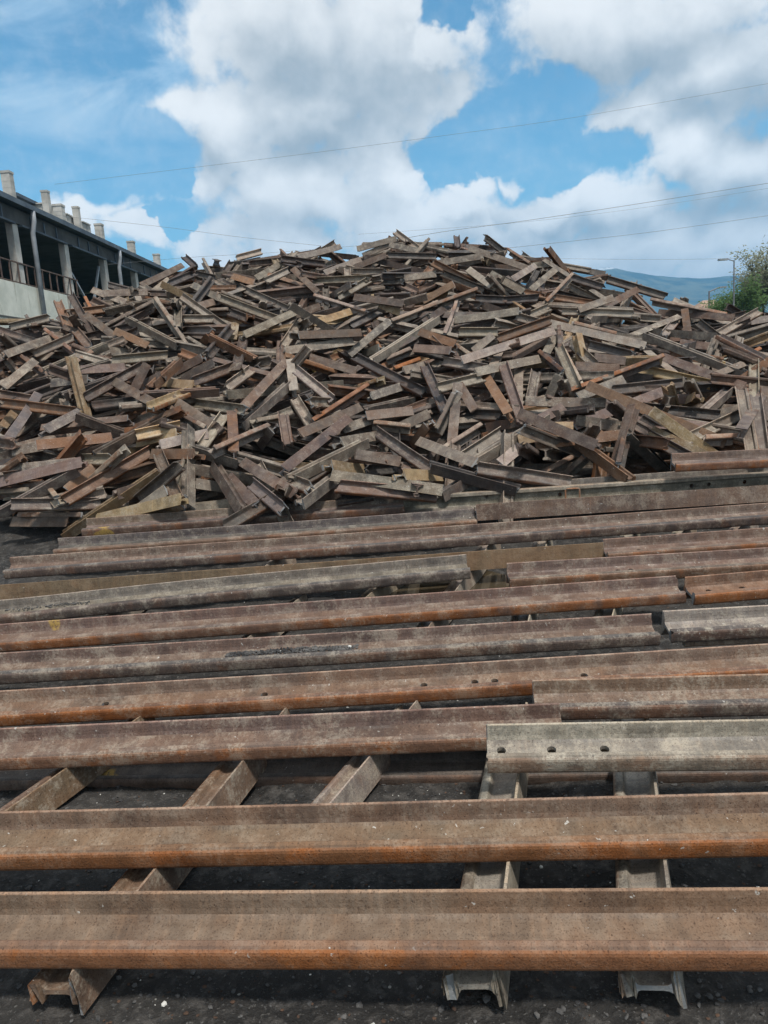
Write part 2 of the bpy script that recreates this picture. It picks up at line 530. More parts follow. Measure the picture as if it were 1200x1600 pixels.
def spans_y():
    ys = [-9000, -900, -100, -20, -5, -1, 0, .4, .8]
    y = 1.0
    while y < 8.2: ys.append(round(y, 3)); y += .04 if y < 5 else .06
    while y < 26: ys.append(y); y += .45
    return ys + [30, 45, 80, 200, 900, 4000, 14000]


def hill_base(x, y):
    g0 = zg(y) if abs(x) < 40 and y < 26 else 0
    if 5 < y < 26 and abs(x) < 14:
        a = x / y
        yf = lerp(FT, a)[0]
        if y > yf:
            g0 = max(g0, pile(x, y) - .42 * min(1, max(0, (y - yf + .1))) - .07)
    if -6 < x < 6 and .5 < y < 9:
        n_ = noise.fractal(Vector((x * 2.2, y * 2.2, 0)), 1, 2, 3) * .030
        n_ += noise.fractal(Vector((x * 9, y * 9, 3)), .8, 2.1, 4) * .012
        g0 += n_ - .012
    return g0


xs, ys = spans(), spans_y()
gv = [(x, y, hill_base(x, y)) for y in ys for x in xs]
nx = len(xs)
gf = [(j * nx + i, j * nx + i + 1, (j + 1) * nx + i + 1, (j + 1) * nx + i) for j in range(len(ys) - 1) for i in range(nx - 1)]
tag(mesh('ground', gv, gf, M_GROUND, smooth=True), kind='structure')

# puddle in a hollow between the rails
pc = at_y(700, 915, 6.0)
d_ = ray(705, 918); tt = 0
tq = 3.0
while (EYE + d_ * tq).z > zg((EYE + d_ * tq).y) + .02: tq += .01
pc = EYE + d_ * tq
pv = [(pc.x, pc.y, pc.z + .012)]
for i in range(40):
    th = i / 40 * 2 * math.pi
    r_ = 1 + .28 * noise.noise(Vector((math.cos(th) * 1.5, math.sin(th) * 1.5, 4)))
    pv.append((pc.x + math.cos(th) * .55 * r_, pc.y + math.sin(th) * .42 * r_, pc.z + .012 + math.sin(th) * .0))
tag(mesh('puddle', pv, [(0, i + 1, (i + 1) % 40 + 1) for i in range(40)], M_PUDDLE), kind='structure')

# mountain, some kilometres off
MT = [(-900, 560), (-300, 540), (200, 520), (500, 470), (800, 440), (880, 428), (925, 421), (955, 417), (985, 424), (1020, 430), (1060, 433), (1100, 435), (1150, 430), (1200, 436), (1350, 450), (1600, 470), (2200, 500)]
rv = []; rf = []
DM = 4000
rows = 14
prof = []
for u, v in MT:
    p_ = at_y(u, v, DM); prof.append((p_.x, p_.z))
xs2 = [prof[0][0] + (prof[-1][0] - prof[0][0]) * i / 260 for i in range(261)]
for j in range(rows + 1):
    t_ = j / rows
    for x in xs2:
        z_ = lerp(prof, x)[0]
        n_ = noise.fractal(Vector((x * .002, t_ * 4, 1)), 1, 2, 6)
        yy = DM - 1500 * (1 - t_) + 220 * n_ * (1 - t_)
        hz = z_ * (t_ ** 1.15) * (1 + .28 * n_ * (1 - t_)) + noise.noise(Vector((x * .012, 0, 0))) * 3 * t_
        rv.append((x * (yy / DM), yy, max(-2, hz - 1)))
    
for j in range(rows):
    for i in range(260):
        a = j * 261 + i
        rf.append((a, a + 1, a + 262, a + 261))
k = len(rv)
for x in xs2: rv.append((x * 1.2, DM + 900, -2))
for i in range(260):
    a = rows * 261 + i
    rf.append((a, a + 1, k + i + 1, k + i))
tag(mesh('mountain', rv, rf, M_HILL, smooth=True), kind='structure')

# ------------------------------------------------------------------ rail geometry
HALF = [(.070, -.076), (.070, -.067), (.052, -.061), (.030, -.056), (.016, -.050), (.009, -.040), (.0078, -.030), (.0078, .024), (.0105, .031), (.020, .0355),
        (.0330, .040), (.0350, .044), (.0345, .062), (.0325, .068), (.028, .0725), (.020, .0752), (.009, .076)]
PROF = HALF + [(-z, y) for z, y in reversed(HALF)]        # closed loop (z, y)
FOOTP = HALF[:5] + [(-z, y) for z, y in reversed(HALF[:5])]
HEADP = HALF[9:] + [(-z, y) for z, y in reversed(HALF[9:])]
TINT = {'t': (.215, .182, .150), 'b': (.135, .098, .080), 'r': (.160, .095, .060), 'd': (.088, .076, .070), 'y': (.27, .195, .11), 'g': (.145, .130, .105), 'l': (.225, .20, .165), 'p': (.135, .092, .074), 'w': (.150, .104, .074)}
OS = .75        # the heap is of a lighter rail section than the long rails


def prism(prof, xs_, off, rnd, jit=.006, inner=False):
    """extrude a (z, y) outline along x through stations xs_; off(x) -> (dy, dz)"""
    n = len(prof)
    vs, fs = [], []
    e0 = [rnd.uniform(-jit, jit) for _ in prof]
    e1 = [rnd.uniform(-jit, jit) for _ in prof]
    for i, x in enumerate(xs_):
        dy, dz = off(x)
        for k_, (z, y) in enumerate(prof):
            xx = x
            if i == 0: xx += e0[k_]
            if i == len(xs_) - 1: xx += e1[k_]
            vs.append((xx, y + dy, z + dz))
    for i in range(len(xs_) - 1):
        for k_ in range(n):
            a = i * n + k_; b = i * n + (k_ + 1) % n
            fs.append((a, b, b + n, a + n))
    m0 = len(vs)
    if n % 2 == 0:
        h = n // 2      # end caps as strips between mirrored points
        for base_, flip in ((0, False), ((len(xs_) - 1) * n, True)):
            for k_ in range(h - 1):
                q = (base_ + k_, base_ + k_ + 1, base_ + n - 2 - k_, base_ + n - 1 - k_)
                fs.append(q if flip else q[::-1])
    return vs, fs


def web_mesh(L, holes, off, rnd, hr=.019):
    """web plate with real bolt holes through it"""
    x0, x1 = -L / 2, L / 2
    S = .027; yc = -.003
    cuts = [x0]
    hs = sorted(h for h in holes if x0 + .05 < h < x1 - .05)
    segs = []
    cur = x0
    for h in hs:
        if h - S > cur: segs.append((cur, h - S, None))
        segs.append((h - S, h + S, h)); cur = h + S
    segs.append((cur, x1, None))
    vs, fs = [], []

    def V(x, y, z):
        dy, dz = off(x)
        vs.append((x, y + dy, z + dz)); return len(vs) - 1
    T_ = .0078
    for a, b, h in segs:
        if h is None:
            nseg = max(1, int((b - a) / .2))
            for q in range(nseg):
                p0 = a + (b - a) * q / nseg; p1 = a + (b - a) * (q + 1) / nseg
                for s in (-1, 1):
                    i = [V(p0, yc - S, s * T_), V(p1, yc - S, s * T_), V(p1, yc + S, s * T_), V(p0, yc + S, s * T_)]
                    fs.append(tuple(i if s > 0 else i[::-1]))
        else:
            rings = []
            for s in (-1, 1):
                o_, c0 = [], []
                for q in range(16):
                    th = 2 * math.pi * q / 16
                    cx, cy = math.cos(th), math.sin(th)
                    k_ = S / max(abs(cx), abs(cy))
                    o_.append(V(h + cx * k_, yc + cy * k_, s * T_))
                    c0.append(V(h + cx * hr, yc + cy * hr, s * T_))
                for q in range(16):
                    r2 = (q + 1) % 16
                    f = (o_[q], o_[r2], c0[r2], c0[q])
                    fs.append(f if s > 0 else f[::-1])
                rings.append(c0)
            for q in range(16):
                r2 = (q + 1) % 16
                fs.append((rings[0][q], rings[0][r2], rings[1][r2], rings[1][q]))
    # fillets to foot and head, end caps
    st = [x0 + (x1 - x0) * q / max(2, int(L / .2)) for q in range(max(2, int(L / .2)) + 1)]
    for s in (-1, 1):
        for chain in ([HALF[4], HALF[5], (T_, yc - S)], [(T_, yc + S), HALF[8], HALF[9]]):
            for (za, ya), (zb, yb) in zip(chain, chain[1:]):
                for p0, p1 in zip(st, st[1:]):
                    i = [V(p0, ya, s * za), V(p1, ya, s * za), V(p1, yb, s * zb), V(p0, yb, s * zb)]
                    fs.append(tuple(i if s > 0 else i[::-1]))
    loop = [HALF[4], HALF[5], (T_, yc - S), (T_, yc + S), HALF[8], HALF[9]]
    for x, fl in ((x0, 1), (x1, 0)):
        for (za, ya), (zb, yb) in zip(loop, loop[1:]):
            i = [V(x, ya, za), V(x, yb, zb), V(x, yb, -zb), V(x, ya, -za)]
            fs.append(tuple(i if fl else i[::-1]))
    return vs, fs


def wear(o, c, rnd, rust=.5, lime=.35, jitter=.12, dim=1.0):
    t_ = TINT[c] if isinstance(c, str) else c
    t_ = [x * dim for x in t_]
    k_ = 1 + rnd.uniform(-jitter, jitter)
    o['tint'] = [t_[0] * k_, t_[1] * k_ * rnd.uniform(.96, 1.04), t_[2] * k_ * rnd.uniform(.93, 1.07)]
    o['wear'] = [rust, lime, rnd.random()]


def long_rail(name, M, L, c, label, cat, rnd, group=None, holes=(), rust=.5, lime=.3, head=None, bend=None, jit=.008, hr=.019, wave=.004):
    root = empty(name)
    root.matrix_world = M
    ph = rnd.uniform(0, 9)

    def off(x):
        b = bend(x) if bend else (0, 0)
        return (b[0] + wave * math.sin(x * .7 + ph), b[1] + wave * .6 * math.sin(x * 1.1 + ph * 2))
    n = max(3, int(L / .2))
    st = [-L / 2 + L * i / n for i in range(n + 1)]
    sd_ = rnd.random()
    for part, P_ in (('foot', FOOTP), ('head', HEADP)):
        vs, fs = prism(P_, st, off, rnd, jit)
        o = mesh(part, vs, fs, STEEL, root, False)
        wear(o, (head or c) if part == 'head' else c, rnd, rust * (1.3 if part == 'head' else .8), lime, .05)
    vs, fs = web_mesh(L, holes, off, rnd, hr)
    o = mesh('web', vs, fs, STEEL, root)
    wear(o, c, rnd, rust * .7, lime * .8, .05)
    tag(root, label, cat, group)
    return root


# support level of the laid-out rails
def zs(y): return zg(y) + .150


def hit(u, v, dz=0.0):
    d = ray(u, v)
    lo, hi = .5, 40.0
    for _ in range(60):
        md = (lo + hi) / 2
        p_ = EYE + d * md
        if p_.z > zs(p_.y) + dz: lo = md
        else: hi = md
    return EYE + d * hi


def lay(a, b, mode, dz=0.0, tilt=R(14), sc_=1.0):
    """frame of a rail whose lower front edge runs from pixel a to pixel b on the support level"""
    A = hit(*a, dz); B = hit(*b, dz)
    X = (B - A).normalized()
    L = (B - A).length
    up = Vector((0, 0, 1)); up = (up - X * up.dot(X)).normalized()
    fw = up.cross(X)            # away from the camera
    if fw.y < 0: fw = -fw
    if mode == 'L':             # head towards the camera, foot standing behind
        Y = (-fw * math.cos(tilt) - up * math.sin(tilt))
        ly, lz = .072 * sc_, -.033 * sc_
    elif mode == 'P':           # foot base towards the camera
        Y = (fw * math.cos(tilt) - up * math.sin(tilt)) ; ly, lz = -.076, -.070
    elif mode == 'U':           # upright, head on top
        Y = up; ly, lz = -.076, -.070
    Z = X.cross(Y)
    if mode == 'U':
        if Z.dot(fw) < 0: ly_, lz_ = ly, .070
        else: ly_, lz_ = ly, -.070
    else:
        s = 1 if Z.dot(up) > 0 else -1
        ly_, lz_ = ly, lz * s
    C = (A + B) / 2 - Y * ly_ - Z * lz_
    M = Matrix((X, Y, Z)).transposed().to_4x4()
    M.translation = C
    return M, L, A, B


def hole_x(M, L, u, v):
    """x position along the rail where the ray through (u, v) meets its web"""
    d = ray(u, v)
    n_ = M.col[2].to_3d(); p0 = M.translation
    t_ = (p0 - EYE).dot(n_) / d.dot(n_)
    return (EYE + d * t_ - p0).dot(M.col[0].to_3d())


rnd = random.Random(3)
GL = 'long rails laid out side by side'
# a, b = lower front edge in the photograph; mode; level; colours; label
LONG = [
    ((-140, 1514), (1340, 1521), 'L', 0, 'w', 'r', .55, .12, [], 'nearest long rail, smooth brown with a bright rust running edge'),
    ((-160, 1365), (1340, 1338), 'L', 0, 'w', 'r', .55, .22, [], 'second nearest long rail, brown with white specks and orange running edge'),
    ((-140, 1212), (885, 1169), 'L', 0, 'p', 'w', .35, .45, [(797, 1127)], 'brown grey rail ending beside the pale three-hole rail, its web dusted with lime'),
    ((763, 1209), (1340, 1204), 'L', .055, 'l', 'l', .12, .85, [(783, 1170), (861, 1169), (943, 1167)], 'pale grey rail end with three round bolt holes in the web'),
    ((-160, 1147), (1340, 1056), 'L', -.02, 'w', 'r', .6, .35, [(170, 1093), (415, 1080), (662, 1067), (741, 1062), (772, 1061), (910, 1051)], 'rusty brown rail with six bolt holes spread along its web'),
    ((838, 1127), (1340, 1117), 'L', .01, 'w', 'd', .12, .5, [], 'olive brown rail end just behind the pale three-hole rail'),
    ((-160, 1080), (1030, 1010), 'L', 0, 'p', 'd', .12, .45, [], 'brown rail with black ash and pebbles lying in its web'),
    ((1050, 1006), (1340, 990), 'L', .02, 'l', 'd', .08, .75, [], 'ragged pale tan rail end above a blackened running edge, at the right'),
    ((-160, 1032), (1070, 943), 'L', 0, 'p', 'b', .3, .35, [], 'pinkish brown rail with a torn right end, next to a dark gap'),
    ((1085, 946), (1340, 924), 'L', .02, 'r', 'r', .6, .2, [(1112, 930), (1165, 926)], 'short looking reddish rail end with two bolt holes, at the right edge'),
    ((-120, 984), (735, 905), 'L', .03, 'g', 'd', .08, .45, [], 'bent grey green rail that curves over its neighbours'),
    ((797, 920), (1340, 888), 'L', .0, 'p', 'b', .3, .4, [(970, 900), (990, 899)], 'mauve brown rail starting to the right of the muddy puddle'),
    ((-140, 953), (945, 877), 'P', .0, (.150, .108, .068), 'b', .6, .1, [], 'rail on its side showing a flat base with yellow brown patches'),
    ((950, 880), (1340, 852), 'L', .02, 'p', 'p', .3, .25, [(998, 860)], 'reddish mauve rail end butting against the yellow stained base'),
    ((8, 906), (1340, 810), 'L', .03, 'p', 'd', .15, .4, [], 'long mauve rail whose left end lies on bare ash'),
    ((85, 873), (745, 826), 'L', .03, 'd', 'p', .15, .35, [(155, 857), (172, 856), (205, 853)], 'grey rail with bolt holes near its free left end'),
    ((745, 814), (1340, 774), 'P', .07, 'p', 'b', .35, .3, [], 'purplish brown rail showing a scratched flat base to the viewer'),
    ((130, 840), (632, 803), 'L', .06, 'b', 'd', .2, .35, [], 'dark brown rail at the foot of the heap, left of the upright rail'),
    ((632, 803), (1340, 756), 'U', .05, 'g', 'l', .1, .55, [(875, 780), (1080, 763), (1107, 761), (1163, 757)], 'grey green rail standing upright in front of the heap'),
    ((685, 792), (1340, 745), 'L', .07, 'g', 'd', .2, .4, [], 'dull grey rail half hidden behind the upright green grey rail'),
    ((1056, 738), (1340, 724), 'L', .30, 'b', 'b', .4, .2, [], 'topmost brown rail lying across the right foot of the heap'),
    ((1070, 1012), (1340, 1000), 'L', -.03, 'l', 'l', .2, .8, [], 'thin visible strip of a pale rail behind the six-hole rail'),
]
placed = []
for i, (a, b, mode, dz, c, hc_, ru, li, holes, lab) in enumerate(LONG):
    M, L, A, B = lay(a, b, mode, dz, tilt=R(13 if i > 1 else 11) if mode == 'L' else R(4), sc_=(k_ := 1.16 if i < 2 else (1.12 if mode == 'L' else 1.0)))
    S4 = Matrix.Diagonal((1, k_, k_, 1))
    hx = [hole_x(M, L, *h) for h in holes]
    bend = None
    if 'bent grey' in lab:
        bend = lambda x, L=L: (0.0, 0.0) if x > L * .12 else (.045 * min(1.0, ((L * .12 - x) / 1.6)) ** 2, 0.0)
    root = long_rail('long_rail', M @ S4, L, c, lab, 'rail', rnd, GL, hx, ru, li, hc_, bend, jit=.012 if i in (7, 8) else .005, wave=.0008 if i < 2 else .002)
    placed.append((root, M, L))

# darker rail lying lower, on the ash, behind the second rail
M, L, A, B = lay((-100, 1238), (1340, 1224), 'L', -.19)
long_rail('long_rail', M, L, 'd', 'dark rail lying low on the ash in the gap behind the second nearest rail', 'rail', rnd, None, (), .1, .1, 'd')

# cross bearers: rails on their sides under the long ones
CROSS = [
    ((86, 1550), (430, 1125), 'w', 'rusty bearer rail under the front rails at the left, ragged end towards the viewer'),
    ((-60, 1330), (225, 1125), 'w', 'pale scraped bearer rail crossing under the rails at the left edge'),
    ((490, 1290), (640, 1110), 't', 'grooved tan bearer rail left of the middle, running away from the viewer'),
    ((737, 1543), (800, 1120), 'l', 'light grey bearer rail in the middle, jagged end showing below the nearest rail'),
    ((1020, 1543), (985, 1120), 'l', 'light grey bearer rail at the right, jagged end showing below the nearest rail'),
    ((655, 1000), (768, 846), 't', 'tan bearer rail crossing the muddy puddle'),
    ((548, 960), (640, 880), 't', 'tan bearer rail just left of the muddy puddle'),
    ((812, 990), (850, 840), 'l', 'grey bearer rail between the puddle and the mauve rail'),
    ((940, 990), (985, 830), 'l', 'grey bearer rail under the torn ended brown rail'),
    ((1035, 870), (1075, 822), 't', 'stubby bearer rail showing under the long mauve rail at the right'),
    ((1130, 850), (1170, 815), 't', 'bearer rail showing at the far right under the long mauve rail'),
    ((380, 1010), (470, 940), 't', 'bearer rail peeping out under the bent grey green rail'),
    ((150, 985), (235, 925), 't', 'bearer rail peeping out beneath the yellow stained rail at the left'),
    ((395, 905), (450, 868), 't', 'bearer rail under the long mauve rail, left of the middle'),
]
for a, b, c, lab in CROSS:
    d1, d2 = ray(*a), ray(*b)

    def onground(d, lift=.075):
        lo, hi = .5, 30
        for _ in range(50):
            md = (lo + hi) / 2; p_ = EYE + d * md
            if p_.z > zg(p_.y) + lift: lo = md
            else: hi = md
        return EYE + d * hi
    A, B = onground(d1), onground(d2)
    if 'stub' in lab: B = A + (B - A)
    X = (B - A).normalized(); L = (B - A).length
    up = Vector((0, 0, 1)); up = (up - X * up.z).normalized()
    side = X.cross(up)          # to the right
    Y = (-side * math.cos(.1) - up * math.sin(.14)).normalized()      # head left, foot right
    Y = (Y - X * Y.dot(X)).normalized()
    Z = X.cross(Y)
    M = Matrix((X, Y, Z)).transposed().to_4x4(); M.translation = (A + B) / 2 - up * .004
    M = M @ Matrix.Diagonal((1, 1.14 if a[1] > 1500 else .9, 1.0 if a[1] > 1500 else .95, 1))
    long_rail('bearer_rail', M, L, c, lab, 'rail', rnd, 'bearer rails under the long rails', (), .5 if c in 'tw' else .25, .6, c, None, jit=.016)

# ------------------------------------------------------------------ the heap
KINDS = 'FWHw'
COLS = 'tbrdy'
# traced pieces: x y z in mm, quaternion in thousandths, length in mm, side shown, colour, and their ends in the photograph
TRACED = [
-4579,10136,2129,801,-136,-378,443,642,0,0,4,608,52,568,-4439,10360,2044,938,302,-107,-129,492,3,3,36,602,82,591,
-3298,9195,1935,926,270,-71,252,691,3,3,100,617,190,586,-3040,9194,1946,522,-747,-410,22,796,1,1,135,622,222,574,
-2700,8862,1776,861,-294,275,-311,1213,0,1,176,597,256,641,-3910,9077,1711,534,-800,257,-96,1291,1,2,8,631,120,645,
-2963,8320,1502,961,174,207,-52,504,3,1,122,650,192,676,-3387,8339,1541,827,-167,-271,463,512,0,0,68,676,122,648,
-3105,7933,1347,965,-186,-42,181,702,0,2,60,698,174,686,-3653,8085,1299,982,-178,-52,34,238,0,0,28,706,64,700,
-4514,9583,1594,677,-186,-440,560,576,0,4,2,672,28,640,-4078,8983,1599,661,-196,-470,552,1138,0,3,12,692,58,622,
-4388,9642,1839,463,-873,148,40,537,1,1,0,618,60,628,-2470,8038,1413,879,206,-91,420,1023,3,1,154,708,277,642,
-2265,7992,1393,511,-846,-153,18,431,1,4,214,682,280,668,-2267,8048,1322,963,-156,-45,-216,501,0,4,222,692,280,678,
-1974,7839,1293,972,-184,-97,111,494,0,0,249,698,325,680,-3594,9339,1987,966,-145,22,-215,557,0,0,86,600,140,594,
-3596,9661,2127,914,268,-35,302,721,3,0,80,592,170,566,-3805,10107,2307,905,280,-96,305,789,3,0,72,578,162,540,
-3757,9846,2206,134,803,490,312,788,2,0,82,590,142,552,-3355,9774,2117,960,-149,-37,236,533,0,1,126,580,196,576,
-3327,7529,1093,974,-165,-60,-146,1005,0,1,0,756,130,724,-3323,7401,943,935,274,-188,124,821,3,0,0,800,118,734,
-3394,7626,1139,978,-199,-8,-56,797,0,0,0,738,118,726,-3757,7888,1174,957,-182,6,-226,307,0,3,4,728,36,724,
-3669,7660,909,284,912,-292,-52,555,2,0,0,772,48,768,-2820,7687,1167,403,-852,300,-149,466,1,0,132,720,172,720,
-2678,7540,1128,23,948,-111,298,481,2,0,142,750,192,704,-2679,7563,1020,521,-754,-398,35,953,1,2,104,782,232,708,
-3132,7336,801,519,-841,-94,118,774,1,0,20,790,156,788,-3286,7554,666,198,953,-225,-39,843,2,0,36,806,130,806,
-2614,7345,780,931,264,-233,98,1076,3,4,102,834,246,738,-2953,7529,994,811,-192,-356,424,413,0,2,104,770,146,734,
-3178,7377,906,509,708,-338,-355,504,2,0,74,762,90,782,-3427,7602,589,929,-248,51,-270,872,0,1,24,818,108,818,
-2239,7037,734,945,-188,-47,-264,1085,0,4,160,812,286,782,-2489,9353,2003,797,160,-152,562,645,3,2,236,604,278,566,
-2218,8870,1774,960,253,37,117,819,3,1,222,617,338,610,-2339,9404,1860,863,-189,133,-450,1024,0,4,258,600,306,604,
-1993,8364,1552,847,-302,303,-315,964,0,1,266,624,334,668,-2082,8324,1540,255,871,-322,-271,970,2,0,250,628,322,670,
-1739,8590,1583,480,-782,362,-162,951,1,0,306,632,380,642,-1277,8877,1756,785,-229,-385,427,1320,0,1,370,650,446,568,
-1265,8774,1563,850,153,-167,475,960,3,0,374,668,448,602,-1694,7976,1364,404,-693,-597,-5,557,1,0,316,698,350,650,
-1486,7932,1318,611,-444,569,-324,903,0,2,363,648,366,712,-1389,7840,1276,272,779,504,255,1052,2,0,334,704,416,668,
-1195,8574,1410,214,897,370,118,395,2,0,398,660,442,652,-1176,8338,1247,873,27,-335,-355,325,0,0,412,694,430,668,
-977,8199,1309,722,219,191,-628,500,1,1,443,650,450,694,-1863,7395,1068,412,-625,662,43,1088,3,0,292,673,292,793,
-1597,9291,1878,392,-744,-539,55,523,1,0,356,606,392,580,-2321,9960,2100,955,-66,-133,-258,498,0,1,276,582,318,560,
-2147,9722,2014,966,-88,-155,-185,474,0,3,290,592,336,568,-1901,9262,1951,553,-735,-376,114,604,1,1,300,598,364,574,
-1976,9750,1865,523,-846,-75,69,234,1,3,322,598,352,597,-2034,7318,991,251,-795,527,164,725,1,1,248,712,278,782,
-1595,7583,1141,962,167,125,-179,527,3,3,304,701,377,723,-1408,7068,887,834,-52,244,-492,935,3,1,338,728,382,798,
-1290,7074,819,757,-379,351,-400,804,0,1,360,750,402,794,-1035,7083,921,815,-321,282,-392,1028,0,1,385,728,462,776,
-1036,6792,812,344,-804,484,-28,587,1,3,394,758,440,796,-1699,7481,850,900,-195,67,385,304,0,0,304,758,346,764,
-1614,7317,668,952,-223,0,-209,406,0,0,310,796,364,790,-2060,7059,724,901,260,-234,-256,695,3,4,220,810,286,782,
-1793,7129,677,917,-223,-8,331,385,0,0,270,800,330,798,-2087,7225,955,633,-696,-28,-338,625,1,3,220,780,282,728,
-2158,7243,794,946,-106,-226,-206,389,0,0,222,796,264,766,-2013,7599,1169,933,-211,66,-283,642,0,2,240,712,310,712,
-1010,9161,1579,880,281,-213,-319,738,3,3,424,638,484,616,-716,9108,1742,385,-825,369,184,622,1,0,462,580,518,626,
-970,9253,1857,676,-316,616,-252,539,0,0,453,566,460,614,-766,9753,2001,24,924,352,-148,690,2,2,452,558,520,580,
-502,9988,1965,962,-179,190,-78,596,0,1,488,562,556,582,168,9595,1803,373,-823,426,43,1218,1,3,556,560,660,614,
-597,8848,1532,431,-709,-449,331,624,1,0,486,630,524,632,-414,8904,1516,264,871,295,292,896,2,2,490,658,570,606,
-510,8367,1346,831,-222,-211,465,1260,0,1,466,682,560,640,-53,9582,1717,95,917,-382,59,345,2,4,564,604,594,594,
104,9288,1589,931,-195,-152,268,426,0,0,578,622,622,608,155,9170,1461,952,224,-14,205,607,3,0,572,640,644,624,
129,8469,1376,960,-188,-46,202,573,0,1,570,652,644,644,-230,8398,1281,963,-200,-145,110,348,0,0,534,674,580,658,
150,8362,1262,264,960,9,-89,390,2,0,584,662,640,668,-626,7820,1159,829,-250,-309,393,1198,0,1,444,736,542,658,
-489,7246,1058,918,166,-73,354,882,3,0,456,746,566,692,-231,7986,1156,837,-196,-106,499,743,0,0,528,694,584,684,
233,7757,1036,331,-766,547,-74,1231,1,0,590,678,674,736,485,8403,1150,846,-34,-345,-405,352,0,2,650,692,672,662,
-572,6864,843,873,108,-108,464,579,3,0,468,786,526,742,-449,7069,732,845,-100,-118,-511,532,0,1,506,784,540,766,
50,6797,845,958,-233,113,-119,963,0,0,526,746,688,768,41,6749,783,458,-885,51,65,855,1,1,530,762,680,776,
-347,7282,952,832,-148,22,534,638,0,4,512,730,562,736,-258,6933,723,512,-858,-40,-19,307,1,3,528,782,580,774,
1,7689,860,406,-785,-391,258,483,1,3,574,738,616,734,334,6994,867,860,-178,-3,478,649,0,4,624,744,680,746,
-25,7380,1011,970,-212,117,14,450,0,1,554,712,626,724,-791,6931,894,267,-832,477,-97,545,1,0,440,748,482,764,
-825,6853,792,754,11,253,605,596,0,1,440,764,468,786,672,8884,1628,228,-704,669,69,1165,1,3,664,574,694,640,
754,8372,1369,244,828,-142,484,441,2,0,684,672,712,614,993,8522,1480,828,-160,528,-105,306,0,1,718,606,740,642,
1138,8435,1291,441,-827,320,-138,445,1,3,726,649,780,651,1112,9563,1846,439,-770,440,-140,767,1,0,694,566,760,578,
953,8669,1649,445,-845,-286,82,624,1,0,686,608,752,592,1545,9178,1796,925,-184,-111,314,1079,0,0,740,584,836,564,
1328,8635,1522,681,-287,484,-469,1184,0,2,754,582,796,650,1506,8577,1507,226,-673,687,156,1169,1,1,786,572,816,662,
1676,9104,1567,549,-319,651,-416,1090,0,0,811,570,809,640,1844,9051,1553,499,324,284,-752,406,1,0,838,582,830,626,
2076,8992,1527,495,279,808,-155,339,0,0,876,584,858,626,2094,8272,1357,968,-184,70,-158,935,0,0,826,630,966,633,
1673,7836,1247,900,-264,-209,277,652,0,1,816,672,878,640,1265,7421,1104,929,124,-110,332,1063,3,0,740,722,850,655,
884,8200,1086,341,861,261,273,588,2,0,694,702,748,668,1022,7623,1047,438,-804,-398,53,648,1,0,724,716,782,678,
1208,7160,964,868,-300,-289,269,342,0,0,780,728,812,702,678,7577,991,788,-253,236,-510,1198,0,0,660,694,748,728,
1298,6931,805,445,-887,19,120,859,1,0,748,734,890,756,836,6931,834,960,198,122,-157,807,3,3,674,728,808,764,
1591,7467,1104,971,-221,-66,61,473,0,4,812,690,884,676,1908,7371,1048,976,-217,-26,25,792,0,2,840,697,966,682,
1770,7589,1163,973,-198,50,-109,222,0,4,854,670,890,670,1703,7470,802,280,898,278,196,546,2,0,840,744,894,716,
2706,8847,1613,259,939,159,161,1416,2,1,880,616,1031,560,2469,8526,1479,952,-231,-157,127,583,0,0,904,622,972,596,
3076,8687,1455,431,-879,-185,86,1057,1,3,958,612,1072,600,2527,8049,1277,934,-251,-158,201,1295,0,1,896,668,1036,614,
3273,8335,1308,983,-181,33,20,407,0,1,1034,626,1092,626,3132,7960,1199,464,-862,205,-20,736,1,3,1006,640,1124,652,
3287,7547,1055,336,-891,-303,18,984,1,0,1068,692,1158,650,2818,7241,957,895,-178,294,-285,563,0,4,1018,676,1102,716,
2713,7231,946,449,-772,448,30,442,1,3,1012,682,1074,716,2601,7380,874,862,333,380,-44,666,3,3,980,676,1050,742,
2074,7076,884,846,159,196,-469,636,3,2,908,692,984,748,2262,7172,950,456,692,274,487,568,2,3,966,730,976,680,
1881,7398,807,95,868,-359,331,325,2,0,882,744,916,712,2564,7784,1171,893,-268,-161,324,376,0,0,972,664,1002,652,
3236,7132,759,514,-857,-22,39,994,1,1,1056,728,1215,722,3567,7421,1099,526,288,52,-798,1095,1,0,1160,612,1178,716,
4298,8810,1464,236,-505,824,97,748,1,0,1178,566,1178,620,3633,7340,1072,218,-542,800,138,980,1,0,1180,622,1192,714,
3924,7748,1178,98,-546,816,163,1139,1,1,1196,608,1204,680,2558,9073,1706,982,-149,46,111,521,0,1,896,574,960,578,
3485,9087,1539,525,-792,310,-33,818,1,4,998,578,1108,602,3895,9227,1556,793,-169,284,-512,1360,0,1,1040,562,1165,608,
2918,7647,1102,979,-184,82,-42,622,0,1,1000,662,1100,670,3243,7299,985,279,960,-26,-14,227,2,0,1106,686,1144,684,
3029,10574,2124,943,-141,196,-228,1280,0,0,863,508,1006,542,4037,9845,1799,814,200,76,-541,1648,3,0,1012,524,1166,584,
3880,12276,2695,902,-227,-224,292,1245,0,1,934,486,1000,452,3326,11661,2598,972,-177,-140,61,547,0,0,904,486,956,468,
4630,11545,2211,537,-256,621,-511,1037,0,2,1070,488,1076,530,5017,12106,2357,917,-132,142,-347,1126,0,1,1034,490,1148,498,
4882,12112,2492,191,954,-144,-180,1068,2,0,1020,470,1132,492,5282,11293,2172,357,-889,-278,-66,936,1,0,1122,524,1186,488,
4755,10693,1940,371,-635,674,-68,1301,1,3,1092,506,1164,562,4362,11449,2193,269,-822,-501,31,1074,1,0,1038,524,1058,500,
2535,9435,1874,352,-680,643,-22,587,1,0,896,540,928,570,2301,9078,1738,314,624,-444,-561,817,2,0,882,552,906,598,
